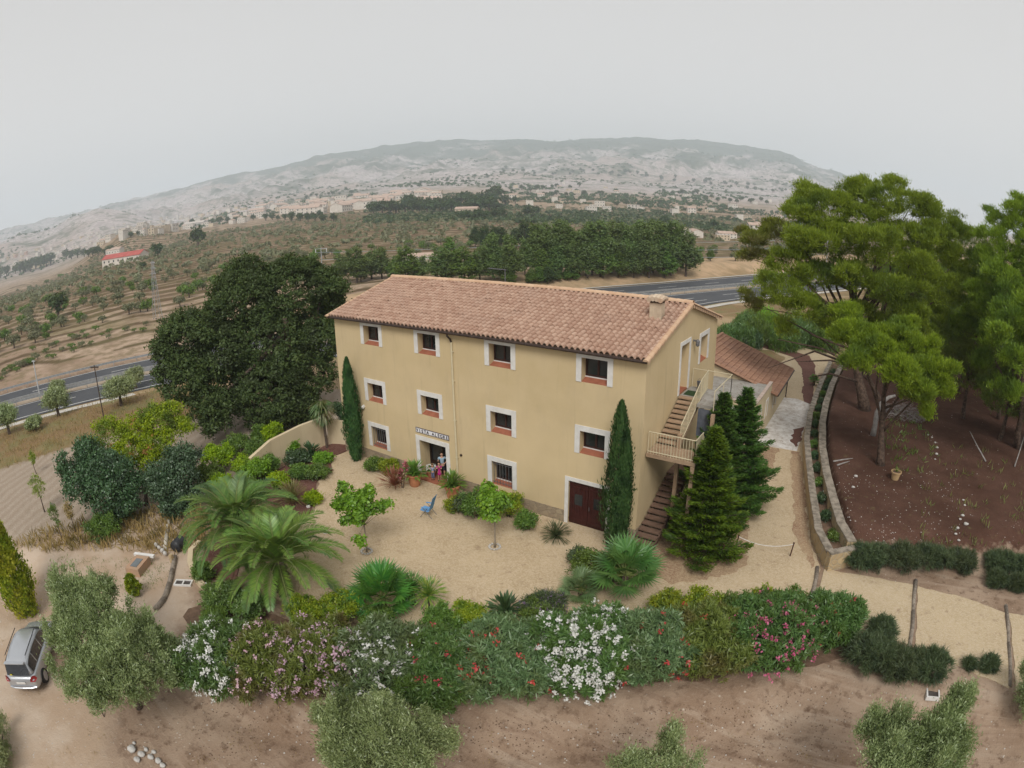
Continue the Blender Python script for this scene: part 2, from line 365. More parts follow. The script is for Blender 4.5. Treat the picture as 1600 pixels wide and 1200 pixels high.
def build_ground():
    rings=[2.]; 
    while rings[-1]<70: rings.append(rings[-1]*1.0125+.02)
    while rings[-1]<180: rings.append(rings[-1]+1.3)
    while rings[-1]<760: rings.append(rings[-1]+1.9)
    while rings[-1]<7800: rings.append(rings[-1]*1.016)
    R=np.array(rings); az=np.concatenate([np.arange(-106,76,.25),np.arange(76,254,3.)]); na=len(az); nr=len(R)
    A=np.radians(az)[None,:]; RR=R[:,None]; X=CW[0]+RR*np.sin(A); Y=CW[1]+RR*np.cos(A); Z=H(X,Y)
    V=np.stack([X,Y,Z],-1).reshape(-1,3); V=np.vstack([V,[[CW[0],CW[1],float(H(CW[0],CW[1]))]]])
    i=np.arange(nr-1)[:,None]*na; j=np.arange(na)[None,:]; k=(j+1)%na
    Q=np.stack([i+j,i+k,i+na+k,i+na+j],-1).reshape(-1,4)
    x,y=X,Y; r=np.broadcast_to(RR,X.shape); azd=np.broadcast_to(az[None,:],X.shape)
    w2=np.interp(y,[p[0] for p in W2],[p[1] for p in W2])
    pine=np.minimum(np.minimum(x-w2+.1, y-3.2-.28*(x-28)*(x>28)),70-y)
    pl=inpoly_sd(x,y,PLOUGH); dr=np.maximum(inpoly_sd(x,y,DRIVE),inpoly_sd(x,y,[(-12,-23),(-8,-17.5),(-4.5,-13.2),(-1.5,-12.4),(1.2,-14.0),(3.4,-15.6),(5.4,-16.6),(6,-18.5),(4,-21),(0,-24),(-6,-27)]))
    xd=_rx(RD,y); xa=_rx(RA,y); din=x-xd; dout=xa-x
    dry=np.minimum(np.minimum(din+2,-8.5-x+.25*(y+10)),30-y*.3); dry=np.maximum(dry,np.minimum(y-38,din+2))
    sand=np.minimum(dout+1.5,np.minimum(26-dout,(y-40)*.3))
    q=terrace_q(x,y,r,azd); fq=q-np.floor(q); riser=np.where((dout>15)&(r<950),sst(.62,.74,fq)*(1-sst(.96,1.,fq)),0)
    farf=sst(900,1600,r+200*fbm(azd*.12,r/900,7,3)); out=sst(0,8,dout)
    e0=np.zeros(1); ex=lambda a: np.concatenate([np.clip(a,-4,4).ravel(),e0])
    me=npmesh('ground',V,Q,None,None,{'pine':('POINT',ex(pine)),'plough':('POINT',ex(pl)),'drive':('POINT',ex(dr)),'dry':('POINT',ex(dry)),'sand':('POINT',ex(sand)),
        'riser':('POINT',ex(riser)),'farf':('POINT',ex(farf)),'outer':('POINT',ex(out))},smooth=True)
    # close the centre with a fan
    m,t=newmat('ground'); v=obc(t)
    n1=noise(t,.35,5,.6,v); n2=noise(t,2.2,5,.65,v); n3=noise(t,11,4,.7,v); nbig=noise(t,.05,4,.6,v)
    soil=mixc(t,mrange(t,n1,.38,.62),(.255,.175,.12),(.37,.275,.20))
    soil=mixc(t,mrange(t,n2,.52,.72),soil,(.13,.08,.052)); soil=mixc(t,mrange(t,n3,.55,.75,0,.6),soil,(.38,.30,.23))
    vo=nd(t,'ShaderNodeTexVoronoi'); vo.inputs['Scale'].default_value=5; lk(t,v,vo.inputs['Vector'])
    sep=nd(t,'ShaderNodeSeparateColor'); lk(t,vo.outputs['Color'],sep.inputs[0])
    peb=math_(t,'MULTIPLY',mrange(t,vo.outputs['Distance'],.16,.26,1,0),math_(t,'GREATER_THAN',sep.outputs[0],.72))
    soil=mixc(t,math_(t,'MULTIPLY',peb,mrange(t,noise(t,.8,4,.7,v),.45,.62,.05,.75)),soil,(.58,.51,.43))
    tk=nd(t,'ShaderNodeMapping'); tk.inputs['Rotation'].default_value=(0,0,math.radians(-20)); tk.inputs['Scale'].default_value=(.10,1.1,1); lk(t,v,tk.inputs[0]); trk=noise(t,1.,5,.7,tk.outputs[0],.4)
    soil=mixc(t,mrange(t,trk,.54,.66,0,.6),soil,(.20,.13,.09)); soil=mixc(t,mrange(t,trk,.46,.36,0,.5),soil,(.43,.34,.26))
    edge=math_(t,'MULTIPLY',math_(t,'SUBTRACT',n2,.5),2.2)
    def zone(name,w=.25): return mrange(t,math_(t,'ADD',attr(t,name),edge),-w,w)
    # driveway, paler and finer
    dcol=mixc(t,mrange(t,n1,.4,.6),(.50,.40,.31),(.42,.31,.22)); dcol=mixc(t,math_(t,'MULTIPLY',peb,.35),dcol,(.6,.55,.5))
    col=mixc(t,zone('drive',.6),soil,dcol)
    gr=mixc(t,mrange(t,n3,.4,.6),(.30,.20,.105),(.185,.125,.065)); gr=mixc(t,mrange(t,n1,.45,.62),gr,(.21,.185,.085)); gr=mixc(t,mrange(t,nbig,.5,.6),gr,(.37,.27,.16))
    col=mixc(t,zone('dry',.8),col,gr)
    # ploughed field with furrows
    wv=nd(t,'ShaderNodeTexWave'); wv.inputs['Scale'].default_value=.33; wv.inputs['Distortion'].default_value=7; wv.inputs['Detail'].default_value=4; wv.inputs['Detail Scale'].default_value=.8
    mp=nd(t,'ShaderNodeMapping'); mp.inputs['Rotation'].default_value=(0,0,math.radians(-35)); lk(t,v,mp.inputs[0]); lk(t,mp.outputs[0],wv.inputs['Vector'])
    pcol=mixc(t,mrange(t,n3,.35,.65),(.31,.245,.185),(.43,.36,.29)); pcol=mixc(t,math_(t,'MULTIPLY',wv.outputs[0],.32),pcol,(.235,.17,.115))
    col=mixc(t,zone('plough',.3),col,pcol)
    sa=mixc(t,mrange(t,n1,.4,.62),(.46,.32,.20),(.34,.25,.15)); sa=mixc(t,mrange(t,nbig,.5,.6),sa,(.28,.2,.11)); col=mixc(t,zone('sand',.8),col,sa)
    # fields beyond the motorway: pale treads and weedy risers
    fld=mixc(t,mrange(t,nbig,.42,.58),(.32,.225,.16),(.43,.32,.235)); nm=noise(t,.018,4,.6,v); fld=mixc(t,mrange(t,nm,.56,.66,0,.7),fld,(.23,.19,.10))
    fld=mixc(t,mrange(t,n1,.45,.62,0,.8),fld,(.20,.155,.085)); ns=nd(t,'ShaderNodeMapping'); ns.inputs['Scale'].default_value=(.03,.12,1); ns.inputs['Rotation'].default_value=(0,0,.5); lk(t,v,ns.inputs[0]); fld=mixc(t,mrange(t,noise(t,1.,4,.65,ns.outputs[0]),.5,.62,0,.7),fld,(.24,.17,.11))
    ris=mixc(t,mrange(t,noise(t,.09,3,.6,v),.4,.6),(.12,.08,.045),(.13,.105,.05)); fld=mixc(t,attr(t,'riser'),fld,ris)
    sO=nd(t,'ShaderNodeMath',operation='SUBTRACT'); 
    col=mixc(t,math_(t,'MULTIPLY',attr(t,'outer'),math_(t,'SUBTRACT',1.0,zone('sand',.8))),col,fld)
    # the far hills: pale limestone with scrub
    sx=nd(t,'ShaderNodeSeparateXYZ'); lk(t,v,sx.inputs[0])
    hn=noise(t,.0035,6,.62,v); hs=noise(t,.03,5,.7,v); hz=mrange(t,sx.outputs[2],120,480,0,.26)
    rock=mixc(t,mrange(t,hs,.4,.6),(.36,.31,.30),(.60,.53,.51)); rock=mixc(t,mrange(t,noise(t,.0012,3,.6,v),.5,.62,0,.6),rock,(.36,.27,.22))
    sc=mixc(t,mrange(t,hs,.4,.6),(.045,.065,.03),(.09,.105,.06))
    rock=mixc(t,mrange(t,hs,.55,.6,0,.8),rock,(.10,.11,.07)); rock=mixc(t,mrange(t,noise(t,.012,5,.7,v,1.),.54,.60,0,.75),rock,(.10,.115,.07)); gl=noise(t,.006,6,.7,v,2.5); rock=mixc(t,mrange(t,math_(t,'ABSOLUTE',math_(t,'SUBTRACT',gl,.5)),0,.022,.7,0),rock,(.16,.15,.11))  # scrub patches; gl paints gully shade into the rock colour as dark lines
    hill=mixc(t,mrange(t,math_(t,'ADD',math_(t,'ADD',hn,hz),math_(t,'MULTIPLY',math_(t,'SUBTRACT',hs,.5),.35)),.55,.66),rock,sc)
    col=mixc(t,attr(t,'farf'),col,hill)
    # pine-needle floor
    pf=mixc(t,mrange(t,n1,.38,.62),(.076,.038,.026),(.115,.060,.043)); pf=mixc(t,mrange(t,n3,.5,.75),pf,(.06,.035,.026)); pf=mixc(t,mrange(t,n2,.6,.74,0,.5),pf,(.17,.15,.07))
    pf=mixc(t,math_(t,'MULTIPLY',peb,mrange(t,n1,.54,.66,0,.5)),pf,(.45,.38,.32))
    col=mixc(t,zone('pine',.35),col,pf)
    bm=math_(t,'ADD',math_(t,'ADD',n2,math_(t,'MULTIPLY',n3,.6)),math_(t,'MULTIPLY',peb,.25)); bm=math_(t,'ADD',bm,math_(t,'MULTIPLY',math_(t,'MULTIPLY',wv.outputs[0],mrange(t,attr(t,'plough'),0,.5)),.8))
    finish(m,t,col,.95,bm,.55,.12,spec=.1)
    me.data.materials.append(m); tag(me,kind='structure'); return me
ground=build_ground()
def sheet(name,poly,z,m,jit=.0,seg=.5,seed=1,thick=.05,follow=False):
    """a thin laid surface with a slightly uneven outline"""
    rg=random.Random(seed); pts=[]
    n=len(poly)
    for i in range(n):
        a=Vector(poly[i][:2]);b=Vector(poly[(i+1)%n][:2]); k=max(1,int((b-a).length/seg))
        for q in range(k):
            p=a.lerp(b,q/k); pts.append((p.x+rg.uniform(-jit,jit),p.y+rg.uniform(-jit,jit)))
    mb=MB(); mb.prism(pts,z-thick,z); o=mb.build(name,m); tag(o,kind='structure'); return o
def gravelmat(name,a,b,c,litter=.5):
    m,t=newmat(name); v=obc(t); n1=noise(t,.5,4,.6,v); n3=noise(t,24,3,.8,v); n4=noise(t,1.7,5,.7,v)
    vo=nd(t,'ShaderNodeTexVoronoi'); vo.inputs['Scale'].default_value=16; lk(t,v,vo.inputs['Vector']); sp=nd(t,'ShaderNodeSeparateColor'); lk(t,vo.outputs['Color'],sp.inputs[0])
    col=mixc(t,mrange(t,n1,.38,.62),a,b); col=mixc(t,mrange(t,sp.outputs[0],.15,1,0,.75),col,c)
    col=mixc(t,mrange(t,n3,.56,.72,0,.7),col,(.2,.14,.09)); col=mixc(t,mrange(t,n4,.58,.75,0,litter),col,(.22,.14,.09))
    return finish(m,t,col,.9,math_(t,'SUBTRACT',1.,vo.outputs['Distance']),.6,.03,spec=.15)
M_GRAV=gravelmat('gravel',(.51,.395,.255),(.44,.335,.21),(.60,.49,.35),.7)
M_GRAV2=gravelmat('gravel_pale',(.50,.395,.255),(.45,.35,.22),(.58,.48,.35),.8)
M_GRAVD=gravelmat('gravel_needles',(.26,.15,.095),(.36,.25,.155),(.5,.38,.25),.9)
M_MULCH=gravelmat('mulch',(.105,.045,.035),(.15,.07,.055),(.2,.11,.09))
# the yard
YARD=[(-2.6,1.5),(-2.7,-1.6),(-1.0,-2.6),(-.6,-4.2),(1.0,-5.8),(2.2,-6.9),(2.6,-8.6),(1.2,-10.8),(3.2,-12.2),(6.5,-13.4),(9.2,-12.6),(12,-11.6),(15.5,-9.2),(18.5,-6.6),(22,-4.4),(25,-3.0),(26.6,-2.6),(26.75,2.0),(25.9,3.6),(25.0,8),(23.9,13),(23.2,19),(22.7,26),(22.5,33),(19.4,33),(19.6,11.6),(17.5,11.5),(17.5,.2),(-2.6,.2)]
sheet('gravel_courtyard',YARD,.045,M_GRAV,.10,.4,2)
sheet('gravel_path',[(27.0,-2.4),(26.95,1.75),(31.7,2.0),(31.8,-2.7)],.035,M_GRAV2,.05,.4,3)
sheet('gravel_path',[(32.05,-2.7),(31.95,1.9),(34.5,1.7),(37.0,1.0),(36.9,-4.5),(34,-3.5)],.03,M_GRAV2,.05,.4,4)
sheet('gravel_path',[(37.2,-4.6),(37.3,1.0),(42,.6),(47,1.2),(47,-4.8)],.03,M_GRAV2,.05,.4,5)
# needle litter lies on the lane beside the conifers
sheet('needle_litter',[(18.6,-1.9),(20.5,-2.5),(22.3,-1.0),(23.2,.2),(22.8,2.6),(22.0,5.5),(22.0,10),(21.8,15.3),(19.6,15.3),(19.6,11.6),(18.6,11.2),(18.5,0)],.055,M_GRAVD,.16,.3,6,.02)
sheet('needle_litter',[(24.8,4.6),(25.3,3.6),(25.9,2.6),(26.3,1.5),(26.3,2.6),(25.6,4.6),(24.8,8.4),(23.9,13.2),(23.3,15.4),(22.6,15.4),(23.4,11.6),(24.2,7.6)],.055,M_GRAVD,.12,.3,7,.02)
def concmat(name,a,b,c):
    m,t=newmat(name); v=obc(t); col=mixc(t,mrange(t,noise(t,1.2,6,.7,v),.4,.6),a,b); col=mixc(t,mrange(t,noise(t,3.2,5,.75,v),.53,.66),col,c)
    return finish(m,t,col,.8,noise(t,8,4,.6,v),.3,.03)
M_APRON=concmat('white_concrete',(.74,.72,.70),(.56,.52,.48),(.38,.30,.25))
sheet('concrete_apron',[(20.0,15.4),(23.05,15.55),(22.85,20.5),(22.7,26.3),(21.2,27.2),(20.0,27.0),(19.95,20)],.075,M_APRON,.03,.5,8)
sheet('mulch_path',[(21.9,26.7),(22.6,26.5),(22.3,30),(21.9,34),(21.3,40),(20,44),(15,46.5),(8,47.5),(8,46.0),(14,44.8),(18.4,42.2),(19.9,38.4),(20.9,33.4),(21.3,29.5)],.06,M_MULCH,.08,.5,9)
sheet('gravel_garden',[(19.4,27.3),(22.9,27.3),(22.6,34),(22.6,48),(10,52),(2,50),(0,30),(14,28)],.03,M_GRAV2,.2,.8,10)
sheet('mulch_patch',[(22.3,17.0),(22.9,16.2),(22.95,17.8),(22.8,20.6),(22.1,19.6)],.085,M_MULCH,.1,.3,11,.01)
BED=[(-2.7,1.3),(-2.8,-1.5),(-1.2,-2.6),(-.75,-4.2),(.9,-5.8),(2.0,-6.9),(2.4,-8.5),(1.0,-10.6),(2.4,-12.2),(4.6,-13.6),(3.0,-15.0),(.6,-13.2),(-1.8,-10.0),(-4.0,-6.0),(-4.6,-1.0),(-4.4,1.3)]
sheet('planted_bed',BED,.055,M_MULCH,.08,.4,12)
sheet('planted_bed',[(4.6,-15.4),(8.5,-13.9),(12.6,-12.0),(16.2,-9.2),(19.2,-6.3),(24,-3.8),(28.6,-2.6),(29.2,-4.2),(24.5,-7.2),(20.5,-9.9),(16.6,-12.9),(12.0,-15.6),(8.5,-16.8),(5,-17.2)],.03,mat('bed_soil',(.19,.12,.08),(.11,.07,.045),3,.95,.6,bd=.08),.15,.4,13)
# ---------------- the motorway ----------------
def build_road():
    m,t=newmat('asphalt'); v=obc(t); col=mixc(t,mrange(t,noise(t,.25,4,.6,v),.35,.65),(.062,.066,.075),(.085,.088,.095)); col=mixc(t,mrange(t,noise(t,9,2,.6,v),.4,.7),col,(.055,.058,.065)); finish(m,t,col,.75,None)
    MW=mat('road_paint',(.7,.7,.68),(.55,.55,.53),6,.7,0); MC=mat('pale_concrete',(.55,.52,.47),(.42,.39,.34),1.5,.85,.1); MGR=mat('median_gravel',(.42,.34,.26),(.33,.26,.19),1.2,.95,.3)
    MS=mat('galvanised_steel',(.42,.43,.44),(.3,.31,.32),3,.5,0,metal=.5)
    ys=np.concatenate([np.arange(-94,165,4.),[200,275,360,470]])
    def E(u,y): return _rx(RA,y)*(1-u)+_rx(RD,y)*u
    def strip(name,u0,u1,dz,mt,o0=0,o1=0,ya=-94,yb=470,dash=None,kind='structure'):
        mb=MB()
        if dash:
            y=ya
            while y<yb:
                yy=np.linspace(y,y+dash[0],3); vs=[]
                for q in yy: vs+=[(E(u0,q)+o0,q,road_z(q)+dz),(E(u1,q)+o1,q,road_z(q)+dz)]
                mb.add(vs,[(2*i,2*i+1,2*i+3,2*i+2) for i in range(2)]); y+=dash[0]+dash[1]
        else:
            yy=[q for q in ys if ya<=q<=yb]; vs=[]
            for q in yy: vs+=[(E(u0,q)+o0,q,road_z(q)+dz),(E(u1,q)+o1,q,road_z(q)+dz)]
            mb.add(vs,[(2*i,2*i+1,2*i+3,2*i+2) for i in range(len(yy)-1)])
        return tag(mb.build(name,mt),kind=kind)
    strip('motorway',0,.44,.0,m); strip('motorway',.56,1,.0,m)
    strip('motorway_median',.44,.56,.03,MGR)
    for u in (.02,.415,.585,.955): strip('road_marking',u,u,.012,MW,-.11,.11)
    strip('road_marking',.20,.20,.012,MW,-.1,.1,dash=(5,9)); strip('road_marking',.31,.31,.012,MW,-.1,.1,ya=60,dash=(5,9)); strip('road_marking',.76,.76,.012,MW,-.1,.1,dash=(5,9)); strip('road_marking',.86,.86,.012,MW,-.1,.1,ya=60,dash=(5,9))
    strip('road_kerb',0,0,.10,MC,-1.6,-.5,ya=60)
    strip('roadside_ditch',1,1,.03,MC,.8,2.2,ya=-60,yb=3); strip('roadside_ditch',1,1,.03,MC,.8,2.4,ya=66,yb=160)
    # guard rails: each rail with its posts
    def rail(u,off,lab,y0=-90,y1=170):
        r=empty('guard_rail',(E(u,10)+off,10,road_z(10)),lab,'guard rail','guard rails along the motorway'); o=Vector(r.location)
        mb=MB(); pts=[]
        yy=np.arange(y0,y1,4.)
        for q in yy: pts.append(Vector((E(u,q)+off,q,road_z(q)))-o)
        for a,b in zip(pts[:-1],pts[1:]):
            for z0,z1 in ((.45,.78),): mb.add([a+Vector((0,0,z0)),b+Vector((0,0,z0)),b+Vector((0.02,0,z1)),a+Vector((0.02,0,z1)),a+Vector((.12,0,z0)),b+Vector((.12,0,z0)),b+Vector((.12,0,z1)),a+Vector((.12,0,z1))],[(0,1,2,3),(7,6,5,4),(3,2,6,7),(0,4,5,1)])
        mb.build('rail',MS,r)
        mp=MB()
        for p in pts: mp.box(p+Vector((.06,0,.36)),(.1,.1,.76))
        tag(mp.build('post',MS,r),kind='stuff')
    rail(.0,-.9,'steel guard rail along the far edge of the motorway',-90,60)
    rail(.455,0,'steel guard rail on the far side of the motorway median'); rail(.545,0,'steel guard rail on the near side of the motorway median')
build_road()
# ---------------- the house ----------------
X0,X1,DEP,EZ,RY,RZ=-2.78,17.6,11.3,9.02,5.65,10.62
def wallmat(name,a,b,c,sc=.35):
    m,t=newmat(name); v=obc(t); mp=nd(t,'ShaderNodeMapping'); mp.inputs['Scale'].default_value=(1,1,.35); lk(t,v,mp.inputs[0])
    col=mixc(t,mrange(t,noise(t,sc,5,.6,v),.4,.62),a,b); col=mixc(t,mrange(t,noise(t,.9,5,.65,mp.outputs[0]),.5,.75,0,.5),col,c)
    mq=nd(t,'ShaderNodeMapping'); mq.inputs['Scale'].default_value=(1,1,.06); lk(t,v,mq.inputs[0]); col=mixc(t,mrange(t,noise(t,2.6,4,.7,mq.outputs[0]),.57,.78,0,.45),col,tuple(q*.62 for q in c)); col=mixc(t,mrange(t,noise(t,.16,3,.6,v),.5,.64,0,.5),col,tuple(min(1,q*1.12) for q in a))
    return finish(m,t,col,.9,noise(t,14,3,.7,v),.12,.02,spec=.15)
M_WALL=wallmat('ochre_render',(.60,.475,.29),(.555,.435,.255),(.50,.395,.25))
M_WALL2=wallmat('cream_render',(.60,.50,.34),(.55,.45,.30),(.48,.39,.26))
M_WHITE=mat('white_surround',(.72,.71,.69),(.62,.60,.57),2.5,.8,.1)
M_TERRA=mat('terracotta_sill',(.36,.13,.075),(.27,.095,.055),3,.7,.1)
M_WOOD=mat('dark_red_wood',(.05,.018,.013),(.03,.011,.009),5,.5,.15)
M_WOODD=mat('dark_wood',(.035,.018,.013),(.02,.011,.009),5,.45,.1)
M_GLASS=mat('dark_glass',(.015,.018,.02),(.03,.034,.038),.8,.12,0,spec=.6)
M_IRON=mat('grey_iron',(.2,.2,.21),(.13,.13,.14),4,.5,0,metal=.4)
M_BROWNM=mat('brown_gutter',(.055,.035,.028),(.035,.022,.018),3,.5,0)
M_CREAMM=mat('cream_paint',(.62,.55,.38),(.55,.48,.33),3,.5,0)
M_STAIR=mat('stair_stone',(.40,.28,.185),(.31,.21,.135),2.5,.85,.2)
M_STAIRD=mat('stair_brown',(.20,.125,.09),(.14,.085,.06),2.5,.85,.2)
def tilemat(name,a,b,c,rl=1):
    m,t=newmat(name); v=obc(t); col=mixc(t,attr(t,'rnd'),a,b); col=mixc(t,mrange(t,noise(t,.5,5,.65,v),.5,.68,0,.6),col,c); col=mixc(t,mrange(t,noise(t,12,3,.7,v),.6,.8,0,.4),col,tuple(q*.6 for q in b))
    return finish(m,t,col,.85,noise(t,20,2,.6,v),.2,.01,spec=.2)
M_TILE=tilemat('clay_tile',(.385,.24,.175),(.50,.345,.26),(.41,.28,.215))
M_TILE2=tilemat('clay_tile_brown',(.30,.165,.11),(.36,.21,.14),(.27,.16,.12))
M_VERGE=tilemat('ridge_tile',(.52,.34,.22),(.6,.42,.28),(.5,.35,.25))
M_STONE=mat('stone',(.42,.35,.25),(.30,.24,.17),1.4,.9,.5,bd=.05)
def stonewallmat(name,a,b,mortar,scale=3.2):
    m,t=newmat(name); v=obc(t); vo=nd(t,'ShaderNodeTexVoronoi'); vo.inputs['Scale'].default_value=scale; nz=nd(t,'ShaderNodeTexNoise'); nz.inputs['Scale'].default_value=2.
    lk(t,v,nz.inputs['Vector']); mv=nd(t,'ShaderNodeVectorMath',operation='ADD'); ms=nd(t,'ShaderNodeVectorMath',operation='SCALE'); ms.inputs[3].default_value=.25; lk(t,nz.outputs['Color'],ms.inputs[0]); lk(t,v,mv.inputs[0]); lk(t,ms.outputs[0],mv.inputs[1]); lk(t,mv.outputs[0],vo.inputs['Vector'])
    v2=nd(t,'ShaderNodeTexVoronoi'); v2.feature='DISTANCE_TO_EDGE'; v2.inputs['Scale'].default_value=scale; lk(t,mv.outputs[0],v2.inputs['Vector'])
    sp=nd(t,'ShaderNodeSeparateColor'); lk(t,vo.outputs['Color'],sp.inputs[0]); col=mixc(t,sp.outputs[0],a,b)
    col=mixc(t,mrange(t,noise(t,5,4,.7,v),.5,.75,0,.6),col,tuple(q*.6 for q in a)); e=mrange(t,v2.outputs[0],.0,.07); col=mixc(t,e,mortar,col)
    return finish(m,t,col,.92,e,.6,.04,spec=.1)
M_PLINTH=stonewallmat('stone_plinth',(.36,.29,.20),(.27,.21,.15),(.30,.245,.175),3.4)
M_DRY=stonewallmat('limestone_wall',(.52,.40,.235),(.40,.30,.18),(.42,.36,.27),2.8)
M_CAP=mat('weathered_coping',(.36,.31,.25),(.20,.17,.135),2.4,.95,.9,bd=.08,lo=.42,hi=.6)
def pierced(u0,u1,v0,v1,holes,to3,depth,inward):
    """a wall face over u,v with rectangular openings and their reveals"""
    us=sorted({u0,u1,*[h[0] for h in holes],*[h[1] for h in holes]}); vs=sorted({v0,v1,*[h[2] for h in holes],*[h[3] for h in holes]}); mb=MB()
    for i in range(len(us)-1):
        for j in range(len(vs)-1):
            a,b,c,d=us[i],us[i+1],vs[j],vs[j+1]; cu,cv=(a+b)/2,(c+d)/2
            if any(h[0]<cu<h[1] and h[2]<cv<h[3] for h in holes): continue
            mb.add([to3(a,c,0),to3(b,c,0),to3(b,d,0),to3(a,d,0)],[(0,1,2,3)])
    for h in holes:
        a,b,c,d=h[:4]; dp=h[4] if len(h)>4 else depth
        for (p,q) in (((a,c),(a,d)),((a,d),(b,d)),((b,d),(b,c)),((b,c),(a,c))): mb.add([to3(*p,0),to3(*q,0),to3(*q,dp),to3(*p,dp)],[(0,1,2,3)])
        mb.add([to3(a,c,dp),to3(b,c,dp),to3(b,d,dp),to3(a,d,dp)],[(0,1,2,3)])
    return mb
fr=lambda u,v,d:(u,d,v)             # front wall, depth goes +y
gb=lambda u,v,d:(X1-d,u,v)          # gable wall, depth goes -x
cols=[-0.32,4.12,8.95,14.15]; OW,SW=1.86,.27
wins=[]
for r,(zt,h) in enumerate(((9.0,1.42),(5.46,1.42),(2.66,1.62))):
    for c,x in enumerate(cols):
        if r==2 and c in (1,3): continue
        wins.append((x,x+OW,zt-h,zt,r,c))
DOOR=(3.78,6.32,.02,2.68); GAR=(13.68,16.2,.02,2.66)
def tile_slope(mb,x0,x1,yA,zA,yB,zB,pitch=.29,row=.345,flat=False):
    """barrel tiles as one corrugated, stepped surface rising from A (eave) to B (ridge)"""
    n=int((x1-x0)/pitch); pitch=(x1-x0)/n; L=math.hypot(yB-yA,zB-zA); rows=int(L/row); row=L/rows; dy,dz=(yB-yA)/L,(zB-zA)/L; ny,nz=-dz*(1 if yB>yA else -1),abs(dy); ny=-dz if yB>yA else dz
    prof=[(0,-.06),(.10,-.04),(.2,.04),(.36,.088),(.5,.10),(.64,.088),(.8,.04),(.9,-.04)]
    if flat: prof=[(0,0),(.12,.05),(.3,.055),(.5,.04),(.7,.035),(.9,.02)]
    V=[];Fc=[];R=[]
    rg=np.random.default_rng(5)
    for j in range(rows):
        rn=rg.random(n)
        s0,s1=j*row-.03,(j+1)*row
        for i in range(n):
            b=len(V); k=len(prof)+1; dj=rg.normal()*.010
            pf=prof+[(1,prof[0][1])]
            for s,lift in ((s0,.0),(s0,.06),(s1,.0)):
                for (u,hh) in pf:
                    x=x0+(i+u)*pitch; h=hh+lift+dj; V.append((x,yA+dy*s+ny*h,zA+dz*s+nz*h))
            for a in range(k-1):
                Fc.append((b+a,b+a+1,b+k+a+1,b+k+a)); Fc.append((b+k+a,b+k+a+1,b+2*k+a+1,b+2*k+a)); R+= [rn[i]]*2
    base=len(mb.v); mb.v+=V; mb.f+=[tuple(base+q for q in f) for f in Fc]; mb.r+=[float(q) for q in R]
    return mb
def ridge_caps(mb,p0,p1,w=.19,step=.42,seg=6,lift=.03):
    p0=Vector(p0);p1=Vector(p1); L=(p1-p0).length; d=(p1-p0)/L; side=d.cross(Vector((0,0,1))).normalized(); up=side.cross(d).normalized()
    n=int(L/step); st=L/n
    for i in range(n):
        a=p0+d*(i*st-.03); b=p0+d*((i+1)*st); vs=[]
        for q,(p,rr) in enumerate(((a,w*1.08),(b,w*.95))):
            for k in range(seg+1): an=PI*k/seg; vs.append(p+side*math.cos(an)*rr+up*(math.sin(an)*rr*.72+lift))
        mb.add(vs,[(k,k+1,seg+2+k,seg+1+k) for k in range(seg)]+[tuple(range(seg+1))])
house=empty('country_house',(0,0,0),'three storey ochre country house with white framed windows and clay tile roof','house')
def surround(u0,u1,v0,v1,to3,parent,sw=SW,bottom=False,name='frame',th=.035):
    """white band round an opening: jambs butt under the lintel; th proud of the wall"""
    mb=MB()
    def bx(a,b,c,d):
        vs=[to3(u,v,dd) for dd in (-th,-.0005) for u,v in ((a,c),(b,c),(b,d),(a,d))]; mb.add(vs,[(0,1,2,3),(7,6,5,4),(0,4,5,1),(1,5,6,2),(2,6,7,3),(3,7,4,0)],.3)
    bx(u0,u1,v1-sw,v1); bx(u0,u0+sw,v0,v1-sw); bx(u1-sw,u1,v0,v1-sw)
    if bottom: bx(u0+sw,u1-sw,v0,v0+sw*.6)
    return mb.build(name,M_WHITE,parent)
def quadm(name,pts,m,parent,th=None): mb=MB(); mb.add(pts,[tuple(range(len(pts)))],.4); return mb.build(name,m,parent)
def boxm(to3,a,b,c,d,d0,d1,mb): 
    vs=[to3(u,v,dd) for dd in (d0,d1) for u,v in ((a,c),(b,c),(b,d),(a,d))]; mb.add(vs,[(0,1,2,3),(7,6,5,4),(0,4,5,1),(1,5,6,2),(2,6,7,3),(3,7,4,0)],random.random()); return mb
